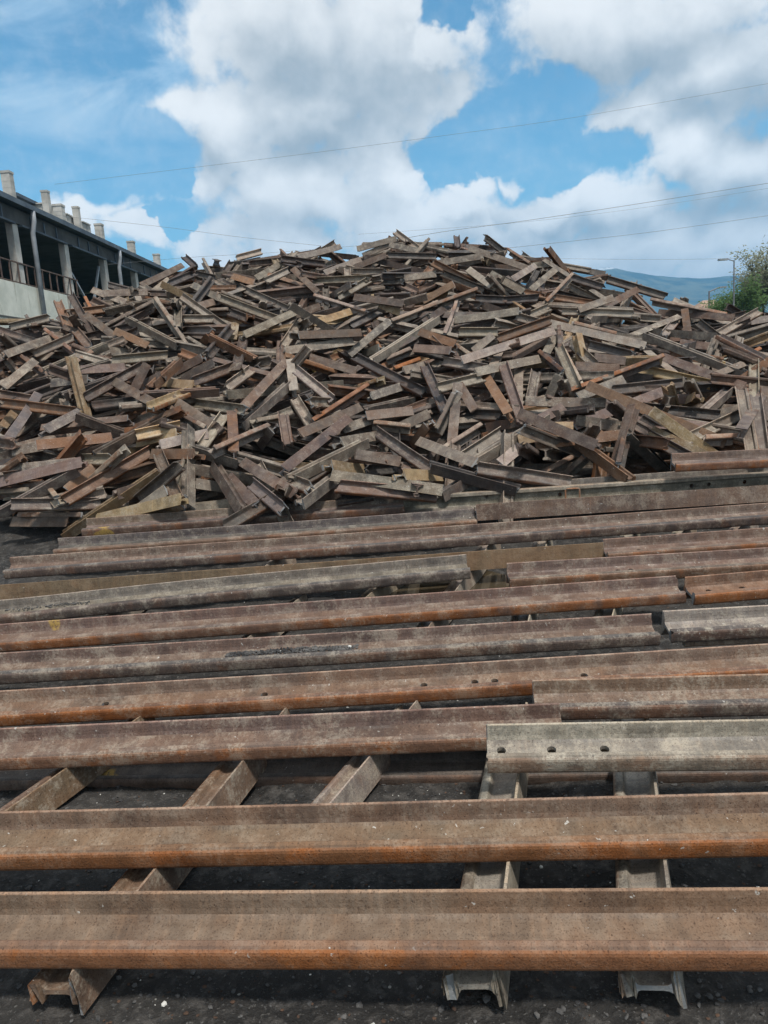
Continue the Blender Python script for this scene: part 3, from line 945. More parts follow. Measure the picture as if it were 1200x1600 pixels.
3052,10783,2223,120,980,92,-132,616,2,0,896,506,960,522,4241,12585,2873,548,-793,261,58,914,1,3,950,438,1038,464,
3319,11584,2473,515,-816,252,-76,994,1,0,880,488,986,492,3608,13201,3077,426,-756,495,-46,731,1,3,890,434,940,450,
4353,10552,1891,981,-136,111,-80,416,0,1,1062,538,1112,544,3026,10023,1910,457,-700,519,-177,759,1,3,922,540,984,556,
4800,9930,1733,321,872,300,217,439,2,2,1162,560,1184,548,5755,11761,2195,980,-173,-55,79,407,0,0,1162,506,1200,500,
2845,9454,1789,985,-138,81,69,410,0,1,926,560,976,566,2259,13681,3618,947,-112,240,-179,1046,0,0,736,390,822,420,
1537,13411,3597,977,-116,-81,161,891,0,0,678,414,752,402,1492,12571,3163,521,-702,479,-84,989,1,3,692,428,754,454,
1799,12647,3191,748,-204,380,-504,1060,0,0,734,424,770,450,2140,12211,3046,895,-140,332,-263,647,0,0,768,430,818,458,
2514,12896,3250,837,-221,-269,421,1121,0,0,798,440,834,418,2854,13012,3130,865,-246,-320,298,871,0,0,828,456,866,424,
2953,12338,2922,297,823,330,355,1173,2,0,852,474,892,432,1078,12260,2980,967,-131,-200,-89,512,0,2,662,472,708,446,
1146,11402,2799,158,977,18,142,808,2,0,660,484,742,454,1828,12021,2809,587,-807,10,61,413,1,3,744,468,786,470,
2305,12029,2786,637,-771,11,-10,504,1,3,788,470,840,466,1633,10969,2498,976,-137,0,-168,882,0,0,714,502,812,488,
2455,15333,4110,660,-624,-114,402,565,1,0,758,372,784,392,2811,14614,3740,212,732,-513,-395,1143,2,0,796,392,830,414,
1791,15607,4251,161,-666,682,257,443,1,3,713,370,715,386,3068,13917,3487,954,-108,52,-275,233,0,0,838,416,858,414,
1156,11157,2554,319,739,299,512,962,2,0,696,524,716,466,926,11148,2576,805,-234,-293,460,1126,0,1,660,508,700,480,
858,10068,2201,905,-175,245,-299,553,0,2,660,522,712,540,1183,9982,2015,228,784,-453,-358,575,2,0,712,540,744,562,
1381,10181,2257,601,-793,-59,81,503,1,0,718,520,776,520,2022,10432,2260,542,-806,-236,14,847,1,2,778,530,858,502,
1670,9650,2041,965,-184,-136,124,1247,0,0,724,564,862,520,2005,9915,1993,955,-202,-213,30,489,0,1,804,560,856,532,
2377,11276,2517,456,-755,-449,147,872,1,0,820,498,856,482,2167,10900,2405,592,-780,-27,201,365,1,0,806,496,842,506,
2242,9053,1753,279,-633,721,33,1004,1,0,874,544,900,604,2134,9321,1810,170,740,-548,-351,733,2,3,846,552,882,582,
2227,9853,2000,790,-331,-440,271,393,0,0,852,556,866,530,785,9993,2066,909,-160,132,-362,619,0,1,650,546,708,550,
1451,10210,2107,934,-168,-290,-123,253,0,0,744,548,768,528,1493,11752,2725,391,-632,600,-297,1069,1,1,722,478,748,478,
-850,14873,4109,891,-112,-178,403,1177,0,0,466,404,530,388,-1111,14279,3880,513,-725,-375,266,1156,1,3,440,406,506,414,
-449,14587,3792,862,-139,-223,433,1171,0,0,506,428,560,408,103,14270,3806,976,-86,-103,-171,583,0,1,558,418,604,400,
-336,13745,3501,112,-707,666,210,763,1,0,542,422,544,446,-998,13085,3385,855,-214,416,-224,715,0,1,460,424,498,460,
15,13879,3576,450,-765,431,-160,883,1,0,552,426,598,426,-445,13243,3403,564,-764,277,-145,1163,1,0,490,440,576,436,
-406,12837,3191,875,3,-98,-473,681,0,0,520,464,552,444,-224,12823,3190,460,-837,-279,-98,592,1,0,530,466,576,440,
846,12954,3330,986,-117,-49,108,546,0,0,630,436,680,430,418,13221,3310,459,-714,475,-231,725,1,3,598,442,630,440,
849,14650,3899,591,-805,48,28,842,1,3,608,400,680,402,833,15671,4330,350,-755,551,59,1054,1,0,618,364,656,392,
240,15194,4241,986,-87,-57,-131,766,0,0,560,390,620,374,743,14952,4088,959,-115,183,-184,610,0,0,610,384,656,394,
247,15207,4138,980,-89,-133,-116,556,0,0,570,400,612,382,154,11760,2884,961,-139,141,-191,776,0,1,556,466,630,476,
-444,12284,2930,254,865,-339,-269,1250,2,0,494,464,572,488,-690,12827,3078,106,-708,677,170,1088,1,3,509,452,509,484,
-571,11437,2656,828,-155,-197,502,1182,0,4,486,508,544,490,-964,11209,2734,984,-117,-121,-51,601,0,1,440,502,502,480,
-58,11827,2645,458,-838,-291,-58,527,1,3,550,510,594,488,-37,10768,2297,914,-184,-326,156,750,0,0,546,556,606,506,
432,10320,2247,915,204,-155,311,1157,3,0,582,562,680,500,-714,10341,2225,947,-148,-84,273,989,0,0,444,550,546,536,
-549,10417,2373,956,-136,-38,259,874,0,1,468,526,560,522,-1057,10570,2436,395,-704,-589,-39,605,1,0,444,540,468,504,
336,11729,2730,941,-157,258,-154,421,0,4,594,478,632,494,339,10209,2055,193,964,63,175,351,2,0,604,562,642,546,
16,10695,2133,854,-60,-38,-515,459,0,0,572,554,596,544,629,11244,2638,235,887,323,231,979,2,0,612,504,680,476,
692,10857,2220,625,-606,-258,419,558,1,3,644,528,674,540,473,9772,1845,900,-179,-133,374,424,0,0,626,582,660,574,
401,9840,1907,232,856,414,207,579,2,2,614,578,652,564,-2761,11096,2714,217,841,-21,-495,929,2,0,242,466,298,548,
-2943,12716,3377,898,289,-14,333,569,3,0,260,458,310,446,-3658,14289,3812,811,-127,-286,495,1300,0,1,220,448,282,418,
-3145,13693,3669,394,-653,-621,181,1132,1,3,266,444,304,428,-2918,14472,3789,512,-719,444,-156,962,1,3,304,428,338,436,
-1747,11572,2877,421,-817,394,-2,1356,1,0,346,468,436,502,-2480,12400,3245,872,-222,290,-325,857,0,0,304,448,348,470,
-1675,12573,3131,422,-799,428,2,1310,1,0,374,450,448,484,-2038,13345,3517,901,-173,228,-327,604,0,2,366,434,400,444,
-1675,13598,3660,827,-155,-303,447,880,0,0,398,438,438,414,-2768,11508,2909,147,-750,620,178,1032,1,0,278,468,278,510,
-2449,11960,3029,786,-129,-216,564,724,0,1,304,482,338,472,-1402,10984,2603,942,-144,-215,213,842,0,0,380,526,460,490,
-1925,11146,2534,700,-198,-605,323,335,0,4,364,534,368,508,-1743,11185,2717,437,-852,281,72,565,1,3,360,490,410,508,
-2471,11446,2777,529,-841,-77,80,396,1,0,288,500,332,500,-2409,11005,2586,443,-767,425,-189,865,1,3,290,518,328,518,
-2993,10904,2616,925,162,181,-291,1037,3,0,200,498,280,540,-3516,13387,3480,859,-127,-360,341,545,0,0,230,466,262,440,
-1342,14256,3873,461,-766,439,-84,671,1,3,438,408,470,416,-2283,15808,4311,540,-760,-350,86,588,1,0,370,404,408,394,
-3357,15314,4195,316,-803,498,82,537,1,3,288,402,304,416,-1828,10309,2301,939,222,242,-98,642,3,2,328,526,397,560,
-1500,13401,3559,492,-742,-450,68,568,1,0,416,440,450,424,-5053,11829,2939,583,-808,-28,-73,585,1,0,18,512,76,498,
-4282,12049,3061,517,-823,-223,79,598,1,2,102,492,166,484,-3600,11990,3102,943,314,-47,101,729,3,0,164,486,240,470,
-3658,11001,2671,847,-300,340,-276,1210,0,1,138,496,198,542,-3512,11673,2949,79,978,-1,194,788,2,0,166,510,240,472,
-3237,10730,2519,944,-214,247,-53,503,0,2,182,520,232,542,-4320,11044,2571,275,851,-324,-309,1143,2,1,74,518,120,554,
-3960,10843,2586,189,-837,508,75,839,1,1,118,518,138,542,-4661,10960,2558,782,-129,-246,557,1241,0,0,8,556,96,524,
-4373,10889,2519,639,-751,-129,-107,576,1,0,54,554,114,528,-4575,10545,2295,243,903,-135,-327,580,2,1,26,552,70,584,
-4842,10572,2305,330,826,84,-449,381,2,0,4,552,32,586,-3415,10628,2357,974,-152,30,163,342,0,0,164,550,206,552,
-4061,12572,3312,951,-193,226,-90,573,0,0,148,456,196,474,-3790,12607,3355,983,-114,-14,145,637,0,0,166,460,232,458,
-4346,11584,2883,454,-817,350,-57,556,1,0,96,500,128,508,-2975,10082,2238,577,-774,-220,136,683,1,0,176,564,260,556,
-5170,12070,2802,953,-201,164,-156,454,0,1,30,518,66,526,-4604,13109,3291,441,712,-279,-468,511,2,2,134,468,142,484
]
# pieces under and between them: x y z, quaternion, length, colour, how much of it shows
FILL = [
1218,12144,2537,194,-968,152,49,1219,3,5,-1308,12374,2624,199,-954,219,40,723,3,0,1126,11495,2244,801,172,-110,563,1071,0,0,
-9597,12080,1837,971,-42,-67,-227,1014,0,0,-6545,12299,2258,679,-124,-71,720,901,3,0,-1399,8515,882,945,154,78,-279,1213,3,0,
2746,11241,1979,487,704,-267,-442,1203,2,0,1687,11109,2073,914,162,149,-340,1176,0,4,-3072,11872,2655,675,696,-190,-154,956,1,1,
-9842,12878,1841,965,-240,66,82,1036,1,0,5109,11546,1619,135,-927,345,62,1006,1,0,-6184,13020,2300,732,629,-261,-18,649,0,0,
2876,12361,2418,856,190,-52,478,837,1,0,-2353,9297,1356,123,-740,-655,-85,1156,0,0,-4953,11916,2478,218,-965,147,-10,727,2,0,
-1319,15240,3764,480,801,218,283,1210,4,2,-1843,13478,3084,273,-948,-161,-17,782,3,0,-3996,12335,2716,858,237,-18,454,1100,1,0,
950,14188,3390,822,-566,64,-12,1175,1,0,-3994,9733,1780,483,640,285,526,1372,0,89,-3172,13793,3241,516,756,234,327,1189,0,0,
3080,10953,1798,510,696,-181,-472,1135,0,0,936,10692,1923,943,-255,-126,174,806,1,4,-6291,10408,1692,400,916,-23,-7,1074,0,0,
3386,10009,1330,952,-270,141,-36,798,0,0,5643,9818,1159,600,797,-36,-67,1085,3,0,121,10553,1870,297,-939,171,12,804,1,0,
-5668,8770,872,990,106,17,90,1500,1,0,3424,11139,1787,944,165,171,-228,1116,0,0,-678,13860,3255,553,829,27,78,845,0,0,
203,16024,4108,196,-522,830,-10,1375,0,0,-1127,10552,1856,686,564,-120,-443,551,0,0,1937,15225,3744,572,820,-12,-26,1024,1,3,
991,13090,2944,544,838,19,-33,500,4,0,-7932,10617,1773,476,867,70,128,547,2,0,474,14883,3679,566,819,69,65,1219,0,5,
466,11368,2222,210,-927,302,74,631,3,10,-1658,9682,1438,533,845,-15,-40,1156,3,0,5483,7806,752,660,-731,125,-121,706,2,0,
647,13444,3110,831,-554,-38,46,928,3,1,-8623,11546,2012,724,666,82,161,910,3,0,-9654,11970,1953,704,31,-37,708,722,3,0,
-4267,14128,3389,567,813,-121,59,1039,0,1,-861,10620,1862,911,208,66,-349,828,4,5,-37,10921,2036,480,877,10,22,889,4,8,
-5128,15001,2852,722,217,-302,-583,794,0,0,1852,10849,2059,445,752,324,363,1188,3,0,-1659,13085,2917,963,199,-36,180,1049,2,0,
-4073,9128,1184,880,-406,-246,16,933,1,0,-4180,9215,1232,434,860,22,267,1189,1,2,54,10221,1773,832,277,108,-468,1500,1,24,
4231,8101,810,950,-231,157,-137,500,3,0,722,13209,3035,259,965,7,-36,900,1,0,1034,10141,1627,639,139,167,-738,1179,3,0,
-7285,13573,1949,977,-40,-179,109,820,0,0,3547,13049,2596,753,-540,361,-103,1035,3,0,527,11796,2415,508,775,-201,-317,1189,3,1,
-7008,10983,1974,210,-844,480,116,1036,1,0,-1742,10174,1719,213,-849,455,161,991,1,0,307,17785,3650,972,-195,29,126,1119,3,3,
4935,10719,1474,217,-941,-238,-107,1184,2,0,-5320,9607,1517,882,-85,-119,448,1211,1,0,-1016,12305,2734,160,-793,-566,-157,740,0,0,
351,9093,1178,929,-247,192,-198,1500,0,6,-7591,11754,2121,34,986,153,55,763,2,0,7829,10489,1324,799,-583,-148,-28,500,0,0,
2047,18490,3371,940,-245,-26,-237,1412,3,0,909,10500,1922,384,-852,-351,-56,1500,0,11,6692,10448,1298,125,-966,224,47,1084,3,0,
-8627,13416,1717,105,911,393,70,952,0,0,-406,18006,3544,963,-216,10,162,961,3,0,-5441,10009,1482,923,248,55,-288,1086,2,0,
5816,11419,1591,609,785,-55,-97,878,1,0,3331,10584,1766,444,840,92,-297,1129,1,11,1386,16264,4060,408,-545,628,-377,916,2,3,
-738,12175,2560,792,-508,273,-201,1127,1,0,665,14727,3672,818,-564,28,103,736,0,6,-6503,8890,937,725,120,40,-677,1286,0,0,
2716,10958,1864,487,710,-260,-437,969,1,0,-181,11393,2375,968,152,-98,-171,1071,3,25,2330,16270,3874,131,896,-401,-142,743,1,0,
-8127,12184,2015,623,-739,-213,146,977,0,0,-2647,11115,2123,267,-964,13,19,949,3,0,-611,11014,2052,221,-934,-271,-67,836,2,23,
3502,11312,1857,312,-922,186,138,969,3,0,-984,9379,1284,514,823,-132,-203,731,0,0,-60,10246,1934,879,-428,-203,-58,1223,3,28,
-2175,12992,3056,792,-570,-46,213,1083,0,1,-5816,8964,1034,831,73,77,-546,1333,2,0,-2602,12076,2648,196,-980,39,21,1093,0,0,
-745,17507,3727,276,-24,-178,-944,968,0,0,-2418,15534,3844,928,145,65,-336,853,3,0,-2038,9504,1528,159,-977,-141,-3,1132,0,0,
252,17018,3908,120,988,-99,8,531,1,0,3218,12442,2420,898,212,-15,386,834,3,0,725,11307,2261,930,192,19,-314,1245,0,15,
1600,15451,3912,498,571,440,482,775,0,3,700,8397,1048,813,140,-69,561,878,3,31,1545,7512,914,149,803,576,-30,1500,1,109,
1850,12723,2778,461,680,-312,-477,1149,2,0,1782,13418,3054,728,-487,394,-277,1000,0,0,-2454,8828,1359,245,-797,516,-197,910,0,0,
-4350,9395,1266,434,879,20,196,803,0,4,8052,9265,957,342,872,169,306,927,2,0,-7051,9426,1314,313,-841,-426,119,1191,0,0,
12,16940,3930,117,983,-140,27,831,3,0,5473,9476,1190,714,-528,-363,283,1379,0,0,4032,7909,746,683,-29,35,729,500,2,0,
-80,11804,2424,725,-465,419,-287,1158,0,16,-9007,12523,1824,955,-118,-41,269,1030,0,0,-4924,10734,1939,936,338,-35,-87,1460,3,11,
-4749,13240,2973,783,-481,139,-370,1188,0,0,-561,11524,2448,746,-529,-364,177,1052,0,32,-7033,13678,1906,957,-116,-154,-215,1108,2,0,
-1344,11482,2326,421,502,-272,-705,1406,0,0,2880,12074,2435,715,-511,416,-233,1500,0,6,-576,11172,2122,196,-940,-271,-72,1179,4,8,
1878,15967,3983,110,724,-641,-228,947,0,0,1214,14498,3494,568,822,29,-11,785,0,0,2307,11218,2007,750,-416,-390,335,724,0,0,
1032,13293,3097,867,497,42,-14,1110,1,1,-178,12850,2862,957,191,-53,210,1287,3,0,-1324,13709,3171,191,-979,68,4,1177,0,1,
-5030,11380,2230,933,269,-4,-238,1330,0,1,1699,17187,3805,485,-602,-331,541,672,0,0,4073,12454,2254,600,797,12,-71,856,1,5,
-692,10276,1853,304,-751,586,19,956,3,2,-7227,12132,2162,667,-734,-125,17,1046,3,0,-4131,13074,2990,660,-391,511,-386,1061,3,0,
-1185,15790,3965,790,-599,97,-85,1490,3,1,-131,9085,1313,452,890,-50,-10,907,3,6,3593,11452,2016,295,-874,338,187,651,2,0,
-4632,9094,1209,795,552,-58,243,1189,1,32,-2562,12122,2778,39,-706,-707,0,896,0,0,3259,9458,1290,779,-609,-86,122,1213,2,0,
736,8660,936,949,308,18,-62,885,0,7,4212,8014,952,763,629,-6,-148,1270,0,1,2056,8058,850,609,668,-229,-360,1345,1,13,
2515,7862,861,644,-601,-279,383,738,3,0,-661,11203,2253,135,-854,-493,-100,500,0,0,2196,11864,2331,538,827,4,-164,840,1,0,
-7122,10362,1705,382,-888,-234,-105,1174,0,0,-2224,10352,1890,231,-847,-476,-56,867,1,0,-1750,9760,1716,832,119,100,-532,1072,0,0,
-8070,13331,1769,790,607,-44,76,838,4,0,-5640,9886,1427,520,-774,359,-38,759,0,0,469,12720,2938,210,-938,-243,-132,1428,1,48,
-853,9854,1506,846,198,101,-484,1172,1,0,2643,13689,2999,936,227,66,259,771,0,0,-583,10403,1984,336,475,-720,-378,706,1,1,
-1864,7763,693,943,52,-15,329,1249,0,1,3297,10903,1712,873,142,197,-423,779,0,0,258,9008,1133,179,210,345,897,1011,0,3,
-1362,14859,3701,786,-486,354,-143,838,0,0,-8379,13225,1873,516,-568,-470,436,1170,0,0,1558,12760,2924,182,-940,281,64,1253,2,2,
6245,8023,714,696,702,-103,-106,929,1,0,6017,12263,1837,12,-931,363,-27,1152,4,0,932,10141,1803,934,254,73,238,1357,3,24,
-4075,13302,3179,344,-705,619,37,1192,4,0,-2006,11694,2339,185,-904,375,89,1175,0,0,-2147,12864,2954,511,827,13,234,797,1,0,
-1144,10979,2019,911,188,-82,358,770,0,0,157,16456,4022,934,-72,32,348,1100,1,3,999,17692,3683,195,980,36,-11,1051,1,2,
-192,16477,4099,570,-773,96,-262,961,3,0,-878,11807,2392,648,-414,528,-359,836,2,0,-3072,8202,855,922,286,-54,-255,1195,0,25,
3081,14169,3313,96,167,747,636,544,1,3,-1117,13288,3062,221,-772,574,161,679,1,0,-3404,10751,2065,956,242,-55,-155,1299,0,8,
247,7490,698,544,-780,-304,63,1060,0,65,-1785,12595,2863,246,-740,-625,-42,897,1,0,2456,9960,1604,812,176,-59,554,829,0,0,
4667,12720,2181,566,785,225,-112,850,2,0,1977,16674,3866,901,-47,131,411,1112,0,0,-6822,11157,2063,573,136,-190,786,1500,0,0,
-2905,11894,2462,979,192,30,-62,1179,0,0,-6624,10966,1967,185,-787,574,132,677,0,0,1634,7936,924,100,945,-284,127,1069,0,2,
-516,9024,1113,791,177,-140,569,920,1,0,-292,14247,3509,828,154,167,-512,1239,1,4,-3481,9056,1328,140,-727,-656,-147,1363,0,0,
143,10549,2044,547,580,-127,-590,1145,2,15,-1639,7657,765,37,974,175,142,633,0,41,1156,13385,3198,836,-548,33,1,1199,3,2,
2502,9452,1345,438,766,379,281,1318,4,0,-4246,13925,3325,980,140,-70,-121,872,2,0,-4969,9587,1295,871,391,-84,287,1026,1,0,
222,8517,883,182,-843,495,107,794,1,0,-841,14574,3610,204,-977,-26,54,1034,1,0,-7023,12386,2232,53,989,16,140,1343,0,0,
-5458,10221,1800,727,-598,286,-179,920,1,0,521,13153,3257,197,-763,616,6,1500,1,41,-399,10661,2262,171,921,348,-42,1400,0,18,
53,8939,1102,889,409,20,-207,703,0,0,-6847,13014,2110,124,902,407,70,977,3,0,6272,9803,1133,123,-921,363,63,1080,0,0,
-2083,9204,1553,575,-462,580,-345,1500,1,0,322,12716,3035,476,738,-369,-307,1003,3,48,6230,9353,1232,126,978,153,-58,850,1,0,
-5882,12155,2405,935,56,-104,-333,857,0,0,3501,11987,2203,773,-601,199,-45,976,4,0,-8983,13478,1548,181,980,-12,81,644,0,0,
2209,10493,1949,70,-809,521,264,1089,0,0,-5628,11162,2112,247,935,184,178,922,2,1,-362,11124,2276,960,249,106,76,1165,0,3,
3213,13924,3210,29,-840,-509,187,855,0,8,275,15077,3747,802,-555,-178,129,1244,3,0,6345,10018,1352,668,-718,73,184,783,2,0,
2460,11929,2327,890,-427,154,-41,754,0,0,7470,9066,962,435,-168,-806,365,868,1,0,-144,14582,3560,767,-522,301,-222,733,1,0,
130,8649,1076,840,-528,112,-60,973,1,42,4206,14826,3019,158,-512,-831,152,974,0,0,-4560,8604,818,585,778,124,194,763,1,0,
-8480,11556,2152,593,-672,-343,284,836,0,0,-4007,8443,907,862,-477,-165,-50,824,0,1,3095,14344,3411,651,-723,-97,208,1094,0,0,
292,16559,-702,572,-328,92,-747,1250,3,0,1162,14047,3319,184,-981,41,33,1003,0,0,-5446,10543,1964,958,-176,224,-32,818,3,0,
-7639,12932,2016,746,624,-233,-3,1168,0,0,-1418,7726,693,609,-552,-419,386,836,1,2,2230,13381,3125,959,215,183,-34,1099,0,0,
866,12751,2811,544,829,95,84,756,1,0,-9589,12214,1811,968,-74,-74,-228,1130,3,0,2314,10295,1618,824,-545,150,-47,974,0,0,
-4226,10866,2093,890,422,-50,-164,1144,0,2,-4812,11602,2375,694,711,-76,-80,1248,0,0,1007,15092,3836,572,610,-383,-392,616,0,20,
278,13622,3482,533,789,-253,-172,963,3,24,-5795,17128,2000,242,-303,877,-284,1013,2,0,780,10731,2005,881,423,-56,204,867,4,2,
3110,7494,738,700,711,-58,-29,1110,2,57,-5866,13139,2432,23,963,-142,228,1036,0,0,1700,8659,1106,140,-942,-304,-3,1151,2,4,
-7150,11437,2181,898,17,-54,-437,518,3,0,2754,10385,1751,354,496,-422,-671,1291,2,0,6003,10696,1394,718,-537,-344,280,1148,1,0,
66,14439,3636,981,99,84,141,1051,0,5,2286,9582,1924,408,658,295,560,1072,1,49,-2545,10951,2137,213,-584,729,285,609,3,0,
5987,9670,1293,703,-449,506,-220,500,0,0,-4759,11096,2302,430,13,89,-898,722,1,5,-2130,7675,839,645,763,-14,46,867,1,6,
2454,15430,3806,165,-952,254,49,933,3,0,4618,7907,743,796,-39,-25,-603,500,3,0,-750,14824,3797,626,-469,-475,404,890,3,16,
-5713,10024,1652,920,144,6,364,1101,3,0,-2968,7900,733,567,748,-241,-246,1211,0,10,4009,13726,2883,563,756,-83,-324,1369,0,0,
-2157,14215,3492,528,837,-42,136,949,1,0,4126,17310,2556,579,-738,92,332,1003,0,0,-3767,13229,3080,797,433,-65,-415,1052,1,0,
-1518,11846,2540,645,233,-54,726,1288,2,14,627,11250,2474,709,413,-348,-452,885,3,24,3691,10772,1840,815,360,82,446,1458,1,3,
3292,11820,2231,281,-845,404,209,1374,3,10,7184,13365,1351,672,17,164,722,1026,0,0,5206,11271,1629,206,-899,-346,-173,813,0,0,
-531,11943,2682,535,841,81,-20,760,4,17,816,16045,4070,84,-924,370,47,938,0,0,1639,12504,2682,764,-504,334,-227,923,1,0,
-4723,12976,2864,175,-969,171,-40,1112,0,0,-2374,11810,2821,7,966,-158,-204,902,0,5,-918,8303,898,981,131,132,-50,1035,3,29,
609,14224,3560,841,84,58,532,865,4,3,3563,11964,2319,602,-412,-483,485,793,2,3,-3318,8205,1143,714,-675,186,-14,1084,0,27,
-3955,12503,2919,728,-509,425,-172,1053,0,0,2036,14552,3521,952,153,156,-213,1063,0,0,3941,11987,2124,775,-606,174,-39,1202,2,0,
448,9783,1662,304,-951,-46,-34,1280,2,10,-3779,9512,1397,398,119,-183,891,727,1,0,-94,13286,3185,363,-249,749,-495,1194,1,7,
-3503,14133,3443,136,-811,567,50,1387,0,3,-7491,14685,1483,81,773,-551,304,860,1,0,120,13484,3132,826,-548,-104,78,721,3,8,
3694,16584,3036,94,963,22,-251,801,3,0,2292,10494,2083,624,374,360,584,984,0,0,-6343,15698,1692,403,-346,-98,842,797,1,0,
2086,16340,4075,902,148,171,367,971,2,0,5023,9789,1264,770,19,-30,637,1146,0,0,911,8308,1003,2,746,649,148,805,3,9,
4630,11728,2025,582,806,25,104,1184,1,0,5675,11544,1765,850,-29,154,-503,1235,2,0,3277,8083,847,622,560,-295,-461,917,0,2,
-2395,10564,1989,508,801,190,252,806,4,0,-7557,11039,2072,958,266,-80,64,856,3,0,1178,12768,2950,976,37,-3,-214,924,1,0,
-2310,9910,1697,739,-667,-19,89,1165,0,0,-2840,11759,2530,971,198,-4,131,1416,1,0,-2908,15224,3869,769,-597,193,-121,1214,0,0,
-4617,8407,872,731,640,132,198,1276,1,0,-5586,12605,2557,736,-647,-115,-165,1105,3,0,4,14632,3680,564,812,142,-60,651,0,3,
6292,9291,1361,138,972,-187,-12,884,1,0,-520,15122,3738,176,-983,37,-22,729,1,0,2942,10641,1850,671,-422,-498,352,1068,0,0,
-81,8808,1153,222,-967,123,28,1500,2,11,1829,16544,4048,696,637,311,117,872,3,7,5610,12442,1914,728,-650,-209,52,1097,2,0,
-8253,11658,2264,98,-988,-83,91,678,1,0,-5244,8452,885,30,-226,969,98,616,4,0,-5294,9236,1328,584,780,157,157,1099,0,0,
-3504,9406,1621,939,216,1,267,936,3,25,-4788,9808,1526,247,-939,-230,-73,1158,2,0,-3793,12176,2881,210,-932,-283,87,1151,3,11,
3709,11734,2087,804,-556,212,-21,500,3,0,6414,10376,1409,605,795,44,31,1062,0,0,-3312,8112,890,933,187,-14,-306,951,1,2,
-3880,8801,1184,739,-507,-385,221,966,0,2,-10326,13144,1449,747,519,-366,-197,1145,2,0,-2433,15464,3968,751,-624,-99,192,1079,4,1,
-381,9866,1527,244,-961,127,13,880,2,0,-88,13646,3413,748,-543,238,-299,782,0,23,-1531,9395,1710,143,-841,-517,-71,1124,1,26,
5397,9452,1058,575,775,166,205,953,2,0,6584,8170,793,584,798,-125,-78,1018,3,0,-1905,8093,1150,641,730,-93,216,590,2,3,
3894,10603,1845,77,-932,-339,103,947,3,44,1422,14976,3662,497,705,-272,-427,970,0,3,-276,7329,717,822,107,-187,528,979,3,109,
6543,13949,1775,409,420,790,181,1412,2,0,1071,15871,4149,721,-588,-276,242,741,1,1,6495,16828,723,940,-106,310,97,1314,3,0,
-1267,13251,3169,210,-961,177,-25,1018,3,32,-6135,11864,2490,787,-562,-215,138,1147,0,0,-166,9247,1444,961,261,50,-78,1211,3,19,
4284,10521,1912,862,72,16,501,1125,3,15,6887,8792,789,980,154,57,-114,1276,0,0,-6182,9901,1378,699,190,-221,653,1051,3,0,
8511,10217,1257,989,13,69,129,1238,1,0,564,15838,4057,412,-384,-599,569,1216,0,0,-2041,7905,1054,352,-873,-210,-265,956,3,5,
6641,8657,985,617,679,245,312,1283,0,0,-3194,14361,3563,718,-546,-274,335,990,1,0,-322,14937,3761,170,974,45,140,755,1,0,
6678,11196,1621,650,93,145,-740,896,0,0,-1109,18558,3300,654,434,501,365,1243,1,0,-98,12397,2809,662,-341,540,-392,1136,1,2,
3790,11060,1791,106,-146,-417,-891,1061,0,2,70,12252,2766,325,631,-415,-569,1100,4,1,-8063,11487,2156,699,-713,22,48,713,0,0,
7278,9449,1236,983,133,118,40,988,0,0,-263,17151,3982,162,896,-408,67,1439,1,0,-6638,9793,1446,148,-646,-715,-224,1265,3,0,
-1668,8425,1057,71,726,657,192,1397,2,1,-4846,13912,3163,421,-881,86,-197,917,3,0,-220,13583,3389,393,-835,353,-153,652,1,1,
-2646,8908,1429,561,-319,-690,329,1359,2,2,3046,9083,1161,367,-17,-856,364,924,0,0,-3723,10500,2093,583,95,-322,740,726,0,0,
5800,11356,1914,621,-599,-428,270,833,1,1,-1569,8851,1455,665,735,131,5,1192,0,23,-146,7934,932,498,685,309,432,960,0,31,
366,18468,3325,954,-243,46,167,1194,3,0,-6588,13076,2258,87,-831,544,-79,1011,0,0,-6641,11457,2351,984,140,38,-99,792,3,0,
2068,11489,2234,974,205,-8,98,1096,3,0,-5440,8840,994,39,932,-359,15,796,0,0,-8640,11515,2242,76,860,-369,344,875,2,0,
409,17128,3877,977,-138,-19,-162,894,3,0,721,11570,2604,785,-523,56,-328,588,3,2,6233,10483,1573,959,140,55,-239,912,0,0,
-9227,11600,1949,89,865,493,10,821,0,0,-1184,11204,2324,656,-571,-444,219,1105,0,2,841,16149,4201,14,708,700,-95,1114,1,1,
-2494,8198,953,408,827,-209,-326,1294,0,0,-6752,9032,1399,541,805,120,212,1146,0,0,-3913,7912,885,958,30,-79,-276,1370,1,6,
1337,11356,2378,134,-603,-779,-107,840,4,0,-3382,10199,1810,217,-964,-125,-91,1325,0,0,-5738,9564,1400,568,374,209,-703,1203,1,0,
-27,9908,1678,283,-952,-3,-119,500,0,0,7956,11353,1401,207,-832,-491,157,670,1,0,334,8225,881,834,-541,93,-50,711,3,8,
2230,8805,1301,45,-826,-386,409,830,0,47,6803,10106,1523,119,-969,130,-174,1014,2,0,-365,7853,1004,171,-898,400,-73,1158,1,19,
57,9695,1740,820,-536,152,-134,1132,1,97,-3190,11265,2338,819,182,-89,537,822,3,0,4216,9042,1053,581,767,-179,-206,1350,0,0,
2728,9696,1492,946,241,171,132,931,3,0,4025,12609,2470,167,-845,486,148,1064,0,6,1022,10946,2024,848,-526,-51,46,1221,2,2,
1762,10084,1590,364,-923,101,72,821,3,7,1486,8772,1264,838,-522,-103,119,1201,2,3,2990,14561,3525,732,634,-136,-209,863,0,0,
-7346,12386,2342,899,108,3,-424,1261,3,0,-9127,11503,2015,769,-400,-235,439,1076,0,0,7899,10005,1181,987,156,-27,-21,1224,2,0,
2514,13867,3321,803,-548,219,-84,1500,0,26,-3477,13116,3004,486,-755,432,-78,982,1,0,6706,9767,1547,383,888,-206,-148,809,3,0,
